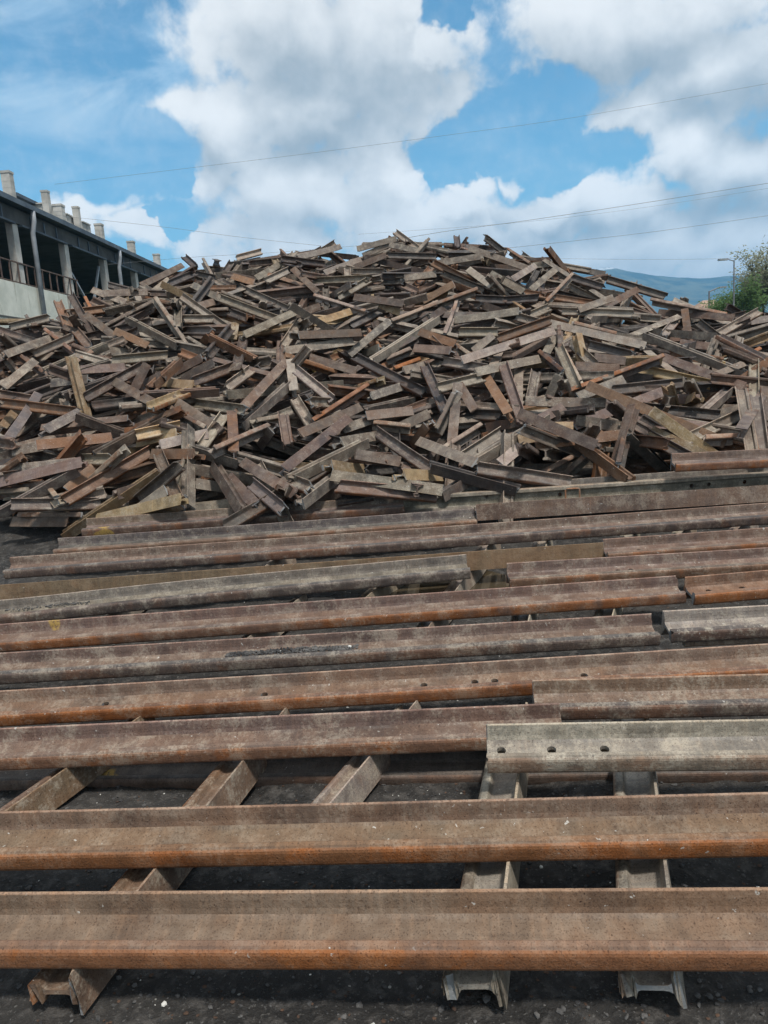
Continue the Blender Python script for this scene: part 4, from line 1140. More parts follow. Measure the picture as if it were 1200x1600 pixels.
2714,13350,3117,131,-511,785,324,816,3,35,-8074,11165,2059,477,581,-423,-507,500,1,0,1730,17355,3879,555,-702,-194,401,1065,0,0,
-3043,8588,1276,199,-910,341,-125,935,0,0,2766,14009,3467,990,38,43,130,1162,1,8,-2334,9080,1412,149,-945,271,104,1177,0,0,
-2956,11364,2464,858,-482,101,148,1258,0,9,-703,11540,2470,134,-907,-394,-64,983,3,7,-4090,10981,2223,460,886,-31,-56,1071,0,3,
6251,11302,1687,697,-572,-224,369,887,3,0,2190,15732,4020,451,470,-456,-607,1103,0,0,-6304,11815,2592,18,-928,352,-122,859,0,0,
966,8825,1148,504,756,-274,-316,898,0,10,1495,16673,3934,961,-81,63,257,1412,0,0,-3826,12510,3006,626,729,236,-144,934,1,17,
1718,11089,2294,623,-325,-502,504,1017,0,0,-2752,10209,2023,932,357,-31,63,1276,1,2,-1250,10603,2186,91,-991,-71,67,803,0,42,
-4167,8360,1141,748,-545,224,-304,726,3,0,-122,15702,3969,784,130,-113,597,1044,3,0,-5344,10275,1917,983,84,58,151,1497,1,0,
2171,16067,3918,343,-256,-591,684,760,2,0,-359,13408,3082,53,-392,-900,-185,1020,3,0,-3302,13193,3198,137,-917,290,237,1203,0,7,
-9848,12553,1725,823,560,-94,-12,1141,0,0,-41,8532,1126,982,8,-182,-52,1136,0,45,3975,11454,2144,876,-418,-204,126,1170,0,79,
-6298,9114,1185,117,-992,55,4,1500,2,0,-1231,8010,845,91,-990,-111,-9,1248,0,0,-2612,16214,4012,574,635,338,390,1023,0,0,
-7201,14138,1796,375,902,-78,202,768,3,0,6166,8671,995,990,-40,-128,-33,951,0,0,5110,11280,1758,744,-576,174,-291,1367,3,12,
535,11935,2612,500,746,238,371,1207,2,2,1195,12890,3140,686,-444,439,-373,738,0,21,3050,9632,1360,509,820,190,181,1121,3,0,
2576,8107,717,959,-12,30,-282,777,0,18,-4359,10303,1771,520,814,88,243,1054,3,4,-8128,9328,1346,934,-103,-155,306,998,3,0,
2093,15850,4174,96,-987,-120,50,910,1,23,-1865,7382,823,618,357,-108,692,1141,2,95,-3780,11134,2165,912,406,-39,-40,505,3,0,
6840,8122,930,923,96,-88,362,775,3,0,3336,11537,2299,67,-925,331,174,756,3,32,-4167,12316,2888,595,-731,50,-331,847,3,8,
-925,15494,4067,199,-716,663,-91,1159,3,3,-3313,11046,2395,52,-913,400,64,1126,3,5,2796,11398,2152,221,-932,-251,136,1055,4,0,
-2325,8194,1048,809,-10,-227,-542,851,0,0,-1544,18260,3484,968,-230,-75,63,1210,1,0,-9335,13211,1584,150,977,-118,98,733,2,0,
2,12187,2860,522,849,-59,58,669,0,5,-5399,11920,2523,807,166,-100,-557,914,0,0,-8736,10497,1801,520,247,-281,768,1236,0,0,
-38,7201,766,462,869,-28,-178,1212,3,43,-947,8805,1201,907,380,-178,42,1016,0,2,7421,10018,1372,605,791,10,-91,983,1,0,
-2590,15110,3946,968,133,-5,214,768,3,8,-2123,9784,1967,897,-298,84,-316,1223,0,32,-3132,15174,3741,986,166,25,-8,1082,4,0,
-3111,10868,2481,645,751,134,39,961,0,39,-765,12237,2714,717,137,-154,666,1274,0,1,-3139,16514,3963,68,985,-40,152,1178,0,0,
3470,11004,2087,147,-973,156,85,972,0,27,8337,10639,1306,686,-42,93,720,500,3,0,159,8081,922,242,-643,689,230,714,3,16,
-7377,9713,1307,350,-854,382,54,601,3,0,-2086,11130,2101,815,187,114,-536,971,1,0,-1842,14496,3543,912,139,4,-387,1113,1,0,
-9220,12669,1892,731,-76,41,677,1147,0,0,1902,10859,2199,307,587,484,572,1012,3,0,-4999,8750,982,424,-873,193,144,725,0,0,
-5890,9078,1302,645,703,208,216,1163,0,0,4226,13466,2592,196,-973,-8,120,1284,2,0,-7923,9924,1318,234,945,125,190,1058,0,0,
-2880,13738,3301,213,-942,211,150,986,0,0,4036,10883,1831,66,-928,-341,134,1048,3,6,-5602,12847,2634,919,368,-131,62,1135,0,0,
38,12008,2787,954,254,-114,-109,1473,0,60,-5407,13474,2867,605,758,-78,230,685,0,0,5692,9411,1329,885,264,-36,382,1021,0,0,
-5753,9353,1519,673,-628,148,-361,991,1,0,-3844,16379,3669,771,79,-218,-593,703,0,1,-4072,8339,1275,50,-968,-234,-78,959,0,15,
2615,16327,3883,368,-613,552,-429,1218,0,1,4486,12861,2349,75,-994,56,-58,621,0,1,5816,9131,1163,804,-582,-103,-60,1005,1,0,
-8297,12346,2047,545,-736,103,-387,625,0,0,1663,8022,1043,484,856,-173,-53,1052,0,0,-1735,15509,3959,178,-976,58,114,1090,3,0,
174,15629,4100,501,722,305,367,1473,0,10,-7296,9864,1292,362,786,-248,-436,514,0,0,-5394,13225,2832,943,44,-215,251,1070,3,0,
-1624,12326,2609,523,808,-154,-225,862,1,0,-1374,12052,2716,766,-430,-320,355,941,3,0,-9447,13119,1691,973,-105,-30,-204,1184,0,0,
-3279,10641,2229,722,-630,-164,236,1118,1,9,2627,15114,3749,847,-294,357,-261,979,3,0,5108,12985,2205,174,-960,195,101,1351,0,0,
-6766,11756,2439,462,-671,400,-420,949,3,0,4794,13366,2501,773,446,293,-343,1047,1,49,-3187,10965,2492,755,-644,-65,104,1078,0,11,
5232,10517,1479,895,86,-58,434,1346,4,0,-3242,8497,1353,13,831,544,112,696,0,2,-5558,11285,2381,689,173,74,-700,953,1,0,
635,15779,4170,599,-11,32,-800,500,1,2,5635,9732,1444,708,-138,-113,683,1294,0,0,-9023,11341,2094,14,804,588,88,987,3,0,
-1268,7786,950,983,111,146,-4,972,1,1,-4759,8680,1139,770,-614,-107,136,1086,1,0,7288,10016,1519,4,776,-624,-90,1051,1,0,
-5301,7909,1014,121,829,545,39,965,4,0,3532,13469,2848,642,218,39,734,1176,4,0,6654,9560,1304,526,834,-142,84,792,3,0,
-5179,10556,2100,651,-372,-328,574,1055,1,1,-2988,9291,1639,860,97,-468,179,971,1,54,6745,7700,846,230,890,375,-117,859,1,0,
1100,15269,3786,846,134,123,-501,1430,0,5,687,9806,1483,185,-852,473,128,721,0,0,-3140,10520,2009,501,851,-156,-13,1006,4,3,
-1878,15100,3874,913,202,116,-335,1405,0,0,-5701,8991,1459,698,-680,218,51,619,3,0,-3308,11853,2645,132,-960,237,-71,1046,2,0,
6893,12196,1629,984,92,135,-74,887,3,0,-922,13614,3391,959,268,-21,92,913,0,1,2939,10056,1619,738,603,302,-33,843,0,0,
-1629,10054,1924,781,-566,-195,178,980,3,13,2344,13813,3288,901,350,182,-181,721,0,0,2525,17074,3930,854,-266,-57,-444,994,0,1,
1640,9682,1541,873,-157,-374,272,712,0,1,5468,13197,2394,137,-746,-617,211,898,0,0,-2163,8451,1116,563,741,-197,-308,706,0,1,
-1929,9876,2030,208,-935,251,141,1110,2,39,-3297,12377,2788,769,-480,-240,348,939,0,0,-6208,10809,1921,81,914,-340,-209,996,4,0,
-3525,14765,3755,128,874,-454,-120,1395,2,2,2696,10478,1916,758,-484,289,-328,1039,0,8,7387,11129,1454,713,-615,-224,252,906,3,0,
6726,10513,1528,934,-71,-34,-348,775,0,0,-1594,9639,1979,831,-518,203,-31,759,1,80,5917,12978,2037,538,605,508,293,1415,1,0,
-3254,13415,3203,513,832,-33,-207,1220,0,0,-7990,12739,2013,638,-770,1,1,986,1,0,6622,7938,1021,253,-952,-169,39,1321,0,0,
-2856,8817,1427,339,-918,128,-160,1178,0,25,3093,13559,2865,562,787,-103,-234,641,3,0,-4912,11841,2634,124,-986,-99,50,961,3,0,
2902,12473,2610,767,-544,315,-126,1424,1,1,1461,12653,3122,850,166,116,-486,656,2,19,-6282,9758,1760,515,814,206,172,1236,3,0,
-1166,8510,1155,746,628,182,-127,1234,0,63,1564,13292,3269,175,-802,-562,-100,1093,1,1,8706,9197,927,749,627,-53,-208,872,0,0,
-4856,10418,2051,696,-428,-434,379,824,0,14,-5055,10236,1880,103,-982,-151,40,1453,0,0,-1023,7090,772,222,-788,560,126,925,0,68,
-3668,14874,3646,164,-932,317,54,794,0,0,-4388,14257,3488,630,-170,-38,756,768,0,0,-687,8520,1197,481,261,-222,807,1063,0,90,
-614,15656,4178,942,126,75,-303,964,1,25,-2405,9167,1708,256,-947,-192,27,1459,3,108,-6081,13459,2546,764,-179,125,607,983,3,0,
-5880,14125,2356,96,954,100,267,1152,2,0,5473,11248,1695,371,250,176,-877,922,1,10,-3915,9898,1993,555,796,68,230,1075,3,72,
-4847,10813,2192,499,746,88,432,1009,0,23,2128,9446,1441,87,-992,-62,-64,1222,0,0,-3550,14251,3652,855,-454,-73,-240,1042,3,12,
-1672,14025,3362,727,-672,-63,124,635,1,0,8417,9490,963,64,43,980,-186,795,0,0,1124,13848,3326,933,323,-41,152,1230,0,2,
1056,9056,1233,890,187,57,-411,1291,0,1,5719,11765,1893,865,118,104,477,937,1,0,2830,14729,3666,948,-72,67,-302,1017,1,18,
5308,12141,2273,934,-251,255,-22,1218,0,3,1969,10087,1716,196,-962,187,-43,1182,3,3,5657,10951,1696,75,-799,-592,-72,500,3,0,
-3198,12610,3067,167,850,-482,-130,674,1,6,793,15108,3939,56,-969,239,-38,844,1,3,-5278,12489,2858,622,780,-27,64,1058,0,0,
-3047,13000,3339,758,646,85,39,899,3,29,1641,10572,1841,973,203,106,15,1045,4,0,4925,12514,2307,564,-462,262,633,678,0,1,
-5148,9827,1681,35,-988,-140,-64,1013,2,0,-5090,10796,2235,358,775,-380,-355,680,2,20,-7915,11591,2305,645,745,-13,-167,1282,2,0,
-3998,10723,2315,321,-934,33,-150,1243,0,26,-3596,10433,1930,249,-853,-368,-275,571,1,0,-791,15158,3918,776,101,-91,616,1349,0,14,
4027,13431,2756,144,-906,353,187,1071,0,0,-4123,10358,2111,837,-515,9,-184,1309,1,2,-3254,15818,4022,564,610,-319,-456,832,2,0,
-1144,14278,3483,162,-964,191,86,1150,1,0,-2358,16072,4221,485,-358,595,-531,1010,3,0,-8081,10070,1476,350,906,162,175,1016,2,0,
-106,17848,3868,187,770,594,-136,1161,1,0,-3886,18113,3228,801,-294,-241,-462,1058,0,0,-2074,8277,1382,922,-374,-81,60,1091,3,11,
7064,11769,1557,706,-686,-44,172,1040,3,0,4766,9598,1355,563,723,266,300,1310,3,0,255,7206,834,538,-408,-487,554,971,1,17,
2856,8068,989,677,661,-80,-315,1123,0,1,-3304,15024,3791,324,-876,330,141,618,0,0,2949,9901,1664,973,56,-32,221,679,0,0,
-7350,8732,1172,173,-960,123,-182,920,2,0,-4765,11633,2521,476,867,127,81,763,1,0,210,15507,3992,482,737,210,425,1094,0,10,
-3023,10516,2288,36,-911,396,110,803,3,28,2531,9366,1632,652,-341,675,51,898,4,55,7830,8523,907,194,517,583,596,887,3,0,
-4181,11543,2691,666,205,524,490,925,1,42,3283,9896,1558,994,107,-19,-20,1094,0,1,-1220,16239,4139,109,759,630,123,1229,0,0,
-1595,8390,1210,95,-933,-280,206,1377,3,99,-1987,11703,2487,525,838,146,-26,1001,2,10,873,14722,3902,128,891,207,383,867,0,41,
230,11802,2610,839,-116,-204,491,956,3,30,-6010,8746,1112,369,626,678,111,935,1,0,-1504,10422,1789,381,-832,404,2,971,1,0,
4146,10494,1514,928,-100,51,356,564,1,0,59,9355,1559,762,-588,-83,257,1191,2,63,8237,8709,700,763,-618,140,-129,940,1,0,
2865,14314,3569,642,-764,16,67,623,2,5,8634,12105,1469,732,592,315,120,744,0,0,-2847,8668,1527,551,724,99,404,955,2,30,
4608,10049,1466,176,-968,173,-34,762,0,0,-2095,13578,3331,151,-890,406,144,1323,3,7,6665,9236,1192,902,146,239,-329,696,0,0,
-1892,11882,2515,436,884,171,12,652,0,0,-6748,8670,1020,80,-970,228,-8,795,1,0,-1949,7232,850,513,583,9,630,1036,0,139,
5725,10709,1559,281,-902,-317,76,1155,1,0,813,14327,3636,986,65,152,-13,1500,3,59,-6882,8910,1216,169,-886,-421,-100,890,0,0,
7540,9838,1503,949,-3,314,14,1276,3,0,2861,8890,1277,293,-932,-181,113,1067,2,0,2929,10433,1889,878,170,113,-434,871,3,1,
-7768,11510,2382,882,120,50,452,769,1,0,2266,14946,3773,778,-548,252,-177,965,1,0,3292,15323,3646,518,-602,595,-125,1176,0,2,
-2072,14507,3624,836,-501,42,-219,932,1,0,-1462,10713,2020,872,306,-24,-382,945,0,0,2645,10328,1874,628,-648,364,-231,947,0,0,
-690,8260,1172,493,-808,309,-88,1394,1,15,-1472,9297,1342,832,-467,-279,113,1163,0,2,5113,11892,1959,345,-877,289,169,867,1,4,
37,8718,1277,292,-933,-197,-77,1142,1,15,756,16094,4344,51,-998,-35,29,1376,0,7,-3012,9956,2074,849,499,141,-104,1344,0,53,
-520,15444,4052,345,870,126,-329,552,1,31,7219,9519,1442,261,851,-454,-45,1285,3,0,-3042,15059,3958,960,196,4,201,1007,0,14,
-853,10902,2187,696,-485,367,-382,1130,1,21,-4925,9338,1562,298,-843,-441,73,923,2,10,-6194,9241,1618,645,738,98,-174,980,3,0,
-7693,9523,1358,606,-775,-147,-107,1255,2,0,3815,13118,2753,721,-626,286,81,996,0,47,-2547,14634,3685,772,227,-206,556,1106,0,15,
-6833,9096,1036,795,-591,-31,-135,897,3,0,-414,8063,835,857,200,-98,465,741,0,0,4206,13588,2907,974,183,115,72,819,0,38,
-3478,9866,1654,844,-500,34,-188,678,3,0,1757,15532,3885,368,613,360,599,500,0,0,3399,14705,3605,775,601,25,-194,1215,0,48,
-7054,8861,1492,854,166,-184,457,1278,0,0,-3196,11922,2850,149,979,-92,-103,891,0,19,3103,8893,1358,415,685,427,419,1413,2,0,
1042,8596,1379,286,19,-124,950,915,0,45,1508,7879,1097,502,860,-88,33,928,1,14,7049,8885,1088,886,290,363,-8,858,1,0,
-5860,8708,1071,677,406,-565,-240,730,3,0,-5741,8429,1032,988,108,14,113,985,0,0,6240,10653,1707,33,-979,-180,84,1192,1,0,
-6999,12880,2442,55,-992,69,-89,1365,0,0,3010,9500,1596,851,401,54,335,1100,0,0,-6463,12634,2492,560,-810,175,10,988,1,0,
2621,10523,2072,911,132,-100,378,1322,0,39,-6402,11803,2337,700,108,-132,694,1175,0,0,112,8586,1303,220,960,124,123,1121,1,78,
-5258,13210,3016,818,322,-27,-477,1440,3,1,-1614,15638,3981,754,-646,117,8,1068,2,0,1549,8126,1233,944,11,-74,-322,739,1,64,
-6570,7974,991,825,-167,-8,-540,1351,3,0,4181,9004,1174,486,-398,602,-493,500,3,0,3902,10791,1595,559,814,122,-103,1201,0,0,
-3426,9566,1818,62,724,687,19,977,0,2,2659,9608,1794,968,246,14,-37,1449,4,71,-4706,14033,3386,793,-30,-193,577,1103,3,1,
3646,8812,1050,386,918,-71,-51,871,0,0,-7658,9799,1359,854,364,163,-334,1124,2,0,-9901,13892,1230,876,-300,-29,378,1498,3,0,
4357,11409,1990,926,-355,60,-117,1239,1,3,3462,14353,3532,871,-13,196,450,1081,2,62,805,8286,1188,740,-211,-610,186,1120,1,121,
697,12466,2702,834,-549,46,10,1017,0,2,5366,11994,2160,763,-614,142,-142,1390,0,23,5513,9669,1351,680,120,-223,-689,1017,0,0,
-5468,12351,2666,797,244,-69,-547,1052,2,0,6144,8471,1021,576,246,-762,-164,654,0,0,-4617,12767,2996,567,355,-14,-743,1332,1,7,
1301,15568,4154,113,-907,389,120,969,0,52,-2194,7584,940,942,56,-62,324,775,1,10,-1153,13917,3435,600,797,59,-28,1078,4,0,
4644,12235,2199,563,51,26,-825,1284,0,0,3564,14412,3231,225,941,245,56,783,1,2,8110,9699,1175,210,-842,-476,-137,907,0,0,
-4293,11080,2400,773,-579,203,-159,966,0,25,-2843,14274,3574,750,131,193,-619,1129,0,0,476,12046,2737,115,839,492,202,775,1,14,
-2803,9877,1883,239,738,-622,106,782,3,19,-963,14958,4083,674,-646,-357,16,912,0,11,-5977,9478,1637,722,-683,-51,103,925,3,0,
-4503,12186,2940,192,925,310,108,1110,2,11,2146,11068,2300,792,-478,-129,357,1153,0,48,2154,10425,1810,239,-934,-230,133,936,2,3,
-2287,14342,3644,95,-925,-321,-180,1100,0,1,7029,9277,1240,631,-640,277,341,838,1,0,3625,13760,3106,352,-921,-167,1,847,0,9,
7562,10323,1390,861,-184,2,-474,702,1,0,2315,13020,2943,179,-921,304,167,1074,1,0,2987,9180,1601,103,88,-978,-156,1146,3,49,
-2853,9649,1872,886,-194,-2,-421,1007,1,9,-2534,8462,1431,885,-375,-23,-274,1027,2,49,-1090,7538,676,137,-788,592,102,896,2,10,
-6943,8594,1128,790,-517,-312,106,1211,0,0,-3815,13074,3220,212,-909,-350,84,931,0,1,-3200,12933,3141,962,-39,193,-187,1034,1,0,
8302,10811,1413,950,-288,21,-117,1053,0,0,-1976,10819,2180,915,338,-131,-178,718,0,5,-5066,9386,1501,371,796,372,299,643,0,0,
5248,9898,1317,27,839,539,-65,659,1,0,2504,15746,4091,534,709,353,297,1039,1,19,8699,9974,1109,770,140,149,604,1117,2,0,
5728,10554,1496,940,164,-24,299,500,3,0,7166,8947,1159,320,269,218,882,577,0,0,4904,8468,1000,108,-956,266,-52,1175,1,0,
4375,11015,2070,859,22,70,-506,995,0,114,943,13426,3352,166,-790,-582,-98,1043,2,24,-3502,10319,2258,205,928,234,-203,735,1,22,
1161,8478,1217,875,-484,-18,8,1304,0,77,-4554,8579,971,542,-825,-158,12,621,0,0,-5409,13742,2666,964,-40,-259,36,946,2,0,
-2438,10353,1912,735,569,-43,367,873,1,0,6338,9124,1148,114,-966,225,-55,940,3,0,-2539,13828,3390,274,-901,-308,136,1073,0,0,
-4600,8352,1144,100,-837,522,131,1090,0,0,-1488,9926,1843,90,-590,-617,514,546,3,5,3658,7965,809,751,-585,229,-202,698,1,0,
2567,8910,1497,611,-537,516,-269,1463,0,0,4177,11767,2239,48,-994,-96,-31,899,3,41,-6199,10956,2045,613,-711,342,-35,855,0,0,
-2488,13113,3150,484,855,176,55,964,3,0,-1725,13607,3227,302,-937,-157,-78,1254,2,0,5446,12320,2271,623,-772,-124,8,783,3,9,
-2829,15225,4126,496,-365,-576,537,1051,3,20,-5913,16654,1817,320,709,567,271,1079,1,0,-950,7917,922,223,-972,61,45,962,4,0,
-5051,8716,1250,579,582,-547,-161,804,0,0,1684,7518,759,252,-965,-54,40,1120,0,64,5137,12152,2024,601,798,44,2,1467,3,0,
2949,11216,2126,409,-461,754,-227,566,0,0,1425,13457,3280,652,-382,-297,-584,500,2,5,802,12434,2905,911,-380,-20,-162,824,4,12,
4420,12867,2531,494,672,-216,-507,1043,2,14,6874,9872,1544,296,909,-270,-114,913,3,0,6060,11362,1781,626,530,-503,-272,783,0,0,
2153,16290,4160,778,195,129,583,688,1,0,1243,8023,768,530,822,-172,-115,638,1,3,-9051,11521,2222,467,-508,-567,449,1135,1,0,
3997,9325,1250,978,156,-39,137,998,1,0,1331,13781,3534,839,213,-207,-456,755,3,2,-7366,11623,2264,7,-944,326,-58,976,0,0,
-6735,8959,1040,625,729,-252,120,853,0,0,-1537,13065,3110,552,-213,-711,380,771,1,4,-2198,8645,1721,612,-6,123,-782,1162,4,164,
1865,14184,3796,304,-351,-775,428,1019,3,34,4842,9634,1499,226,-697,-679,-40,1198,2,0,-1760,12474,2991,245,910,317,-105,1091,0,45,
-4422,8951,1144,856,-485,-179,-11,1075,3,0,-2936,12521,2923,974,27,17,-222,1092,0,0,-5841,11344,2227,958,264,-77,81,995,0,0,
-3319,11715,2646,960,139,-60,-235,1050,3,6,3472,12477,2712,719,-671,5,179,990,3,28,-8489,9612,1330,799,-418,-198,384,792,0,0,
-4962,11555,2645,248,-940,197,128,1500,3,70,-8542,11230,2024,22,900,433,51,782,0,0,-949,10002,1764,906,364,-162,144,1092,1,29,
-3346,11593,2726,904,-350,71,-236,1074,0,40,-2849,11886,2894,658,-5,181,731,962,0,28,-5702,8714,1290,92,-916,362,148,1344,0,0,
-6758,12205,2408,693,-472,344,-423,668,0,0,4447,12256,2332,622,-633,368,-276,994,0,3,6569,12391,1922,629,744,225,-17,951,1,0,
3390,8730,1026,919,-386,64,-40,866,0,0,7672,9126,1348,554,-419,-437,572,930,2,0,7549,10482,1679,775,175,-258,550,982,0,0,
-3994,17812,3206,574,-788,-51,-217,1210,1,0,4491,8377,916,754,654,-32,-48,865,1,0,-4367,14711,3447,951,57,-283,-108,919,0,0,
-1821,11913,2790,707,662,-192,-160,992,3,10,-1011,11038,2538,677,-434,303,-512,1232,0,32,8230,11864,1432,712,-702,17,-36,929,1,0,
3739,13916,3188,943,286,-5,168,952,1,33,5313,8595,979,950,297,64,-72,884,0,0,-2280,12016,2838,814,501,-3,-294,771,4,8,
6688,12732,2029,522,731,411,154,1007,1,0,1413,10604,2036,235,-826,-512,-17,948,1,0,-2425,12708,2960,938,32,77,-337,1140,1,0,
4269,8952,1286,126,-959,-255,-16,665,1,17,888,11723,2435,171,-854,489,51,1112,3,7,4200,10709,1664,928,60,-139,340,1049,3,0,
7246,11224,1684,747,-649,123,77,870,2,0,-1111,7680,997,536,826,58,-165,999,0,121,-3140,8404,1489,899,-438,-18,-5,957,1,163,
7525,8754,1037,356,835,-399,-128,783,0,0,4191,8530,1148,988,-69,48,-129,1218,0,17,4232,11418,1838,375,-915,57,140,887,0,0,
-4307,10172,1712,196,-43,832,-518,531,2,0,3356,8335,958,28,-989,-56,135,1057,4,0,-2635,7700,987,764,-635,-109,-28,1085,2,100,
1526,17583,3898,960,-233,-54,-144,1303,1,0,-4076,8773,1298,504,788,-211,-286,1069,0,10,2912,13121,2787,876,277,-61,391,1048,1,0,
-2121,16168,4141,916,103,-8,-388,1157,1,0,6679,10295,1660,31,-985,-167,-42,1189,1,0,-3508,11885,2762,982,19,-33,-186,800,0,0,
2601,7760,1091,994,-16,110,12,1070,0,80,-3549,9832,1866,501,-733,-456,-51,1468,3,1,-6120,10035,1714,170,-864,-425,-210,1382,3,0,
-5139,9604,1704,803,-557,-132,168,1397,3,12,5145,8529,1115,154,-985,28,68,1120,1,0,-4025,10589,2204,314,-937,-22,-153,958,0,0,
5982,8726,1080,579,250,632,450,500,0,0,1026,10190,1948,278,-928,235,78,1278,3,37,-6304,8983,1004,750,-497,-126,418,563,4,0,
2538,7845,1212,164,886,396,-180,641,1,80,-1871,14596,3971,662,-600,-353,277,606,1,50,2836,12309,2692,190,-846,-480,-133,1232,2,5,
3555,8481,1068,145,927,-272,-215,1112,0,1,5616,13773,2271,629,-747,202,77,791,2,0,-2171,13100,3113,836,-528,-123,85,652,0,0,
5048,11651,2092,628,-770,-110,26,827,3,5,1075,16775,3955,694,597,332,227,1207,1,0,-4506,8532,1303,551,546,-490,-398,811,2,0,
-7317,10426,1792,886,419,-130,152,1019,1,0,4777,11454,1959,762,-611,-53,-208,1233,1,4,-1139,12900,2940,778,243,-246,524,569,1,28,
4695,9515,1471,610,-414,-514,438,1109,3,0,-10290,13920,1143,444,370,-706,-409,881,3,0,2347,13652,3211,544,816,40,-189,861,1,2,
5781,13395,2348,871,-148,201,-422,1394,1,0,-10640,14099,1014,222,866,447,-31,1367,3,0,3530,7929,910,712,338,77,-611,500,3,0,
4745,10506,1528,846,126,-88,-511,1135,2,0,-5189,12392,2743,47,-986,-110,114,668,3,0,3012,13614,3027,440,527,-382,-619,611,0,0,
-1403,11204,2448,765,-515,299,-246,1366,1,37,-962,9101,1318,542,216,-277,764,1212,1,28,-4404,8588,1435,543,759,-275,-231,1500,1,62,
-1675,11115,2506,92,-983,154,-41,1172,4,66,8488,8894,893,60,-893,-412,170,1369,4,0,-6975,10222,1717,702,-587,-401,-44,998,0,0,
-3391,7969,1152,971,202,-110,60,1217,1,41,7692,11769,1543,965,108,8,241,1157,3,0,-1714,11313,2725,769,-13,28,-638,953,2,26,
-1335,12511,2934,36,-748,-657,-84,1013,0,11,1954,13032,3262,910,284,63,-297,867,3,18,7493,9584,1238,602,795,66,-26,949,0,0,
-3635,12678,3150,611,-540,534,-222,1279,0,2,-6852,12029,2581,652,-705,-247,130,1286,2,0,6782,12094,1755,903,145,76,397,1149,2,0,
-5437,8669,1333,451,678,452,363,931,1,0,1824,11472,2508,589,779,138,-165,724,1,8,3386,8373,1278,115,-775,-597,173,983,4,64,
991,18766,3228,306,837,-435,129,1052,3,0,2222,8594,1179,102,-928,-357,-24,1134,0,1,4740,7580,845,99,-977,151,117,587,3,0,
961,7660,834,949,213,-43,229,1147,1,4,4317,9470,1445,580,616,-387,-367,930,0,1,3085,11545,2224,884,90,213,-405,1035,2,19,
1584,12293,2634,141,929,-302,-162,994,3,1,-6187,9231,1348,655,470,428,409,890,3,0,1407,12934,3336,602,-753,191,187,661,2,60,
-2238,11584,2387,273,-957,96,-30,1183,2,7,5075,10826,1746,593,-281,538,-528,1181,0,0,-1283,7578,894,977,129,154,77,1062,0,101,
5991,12904,2144,142,694,-703,-72,974,1,0,8572,11260,1430,899,395,35,-187,1229,0,0,2062,13327,3399,942,249,45,-222,1136,3,98,
2787,7708,822,4,-960,-261,97,1356,0,23,5448,9711,1467,510,-750,-412,-85,1308,1,0,1151,18968,3164,202,668,638,-325,843,2,0,
4751,7709,881,692,701,-52,-166,1301,0,0,-2586,13275,3389,811,28,194,-551,1185,3,0,-2394,13587,3422,85,-857,481,164,999,0,17,
1882,9105,1368,508,826,152,192,1056,0,12,-6729,11163,2213,60,-724,686,-36,795,1,0,-705,11004,2581,865,197,302,350,1034,0,107,
-3520,11562,2816,752,-533,-377,94,720,3,34,2400,8486,1178,401,887,186,-134,1098,1,8,1361,17253,3813,722,572,328,209,1500,0,0,
4875,8716,1179,550,830,93,1,1009,0,0,1541,9754,1866,481,-353,639,-486,1112,0,27,-3119,9996,1931,234,923,305,-26,697,1,3,
-4545,11820,2994,36,-836,507,209,1306,2,74,-3975,9861,1707,574,170,112,-794,1187,0,21,-1259,10425,2050,227,-955,-110,-156,1119,0,5,
-3357,16223,3950,660,-723,17,-205,942,1,0,-9277,9564,1193,895,185,-82,-398,780,3,0,-2493,12248,3043,958,119,261,-26,1264,4,57,
-4990,12990,3030,791,-313,293,-436,908,3,1,3688,9817,1444,893,105,27,-436,1093,2,0,-1623,15159,3981,796,-528,-181,234,1334,1,8,
-2127,13964,3740,917,192,19,348,1001,0,70,6818,13384,1789,419,826,376,6,1003,1,0,-7886,11493,2502,876,3,-58,-479,1161,0,0,
6487,8090,712,216,-965,145,-30,812,0,0,1260,7378,868,851,249,-52,460,1119,3,48,2123,11161,2464,953,51,198,-222,992,1,26,
8545,10319,1362,72,784,-617,-15,691,2,0,1117,11581,2594,955,152,79,-242,1164,1,4,1867,8055,1118,160,-89,-260,948,903,0,2,
2982,12789,2939,797,298,124,510,1183,1,14,-630,13556,3301,644,749,156,13,744,1,19,3411,11525,2394,878,172,72,442,1025,0,58,
2716,17520,3598,943,-166,-46,-286,1372,3,0,1964,8588,1294,267,-959,52,-78,969,4,3,3730,9306,1375,890,-426,-137,-81,1220,0,26,
-4696,12001,2506,823,-501,219,-153,1275,0,0,1821,14520,3680,293,-702,-593,-264,901,3,3,-925,13127,3009,556,-344,-656,376,1076,2,5,
-2229,8945,1648,7,958,288,4,1168,0,61,-4903,10689,2362,725,-524,-397,204,810,1,28,1924,10489,2232,712,674,142,137,1326,0,13,
-4323,17368,3180,761,585,-240,142,811,3,0,4458,7528,796,700,549,-242,-388,1213,1,0,1100,7916,899,61,-977,-185,-89,578,1,0,
-4798,8402,1158,669,-384,623,-128,624,0,0,6811,12158,2100,995,24,37,86,1395,0,0,1154,9665,1499,237,-960,-132,70,1280,1,19,
4541,10328,1690,823,125,-149,534,1238,0,18,-1338,8847,1264,851,447,-24,-273,1259,0,5,7294,11959,1769,773,-23,121,-622,1348,0,0,
922,16472,4300,884,36,252,-392,1175,2,1,1931,7998,1286,18,800,-598,44,876,3,100,-4087,11812,2684,896,409,144,-100,1338,3,9,
-1780,13458,3489,188,-961,169,114,1291,1,57,-5807,10685,2007,807,-352,-329,340,930,3,0,-7252,9992,1605,343,876,-236,-245,883,0,0,
-1786,13499,3380,653,184,-109,726,645,0,0,-2406,12940,3362,183,-874,-447,60,703,2,43,1046,12260,2722,349,556,420,627,735,0,0,
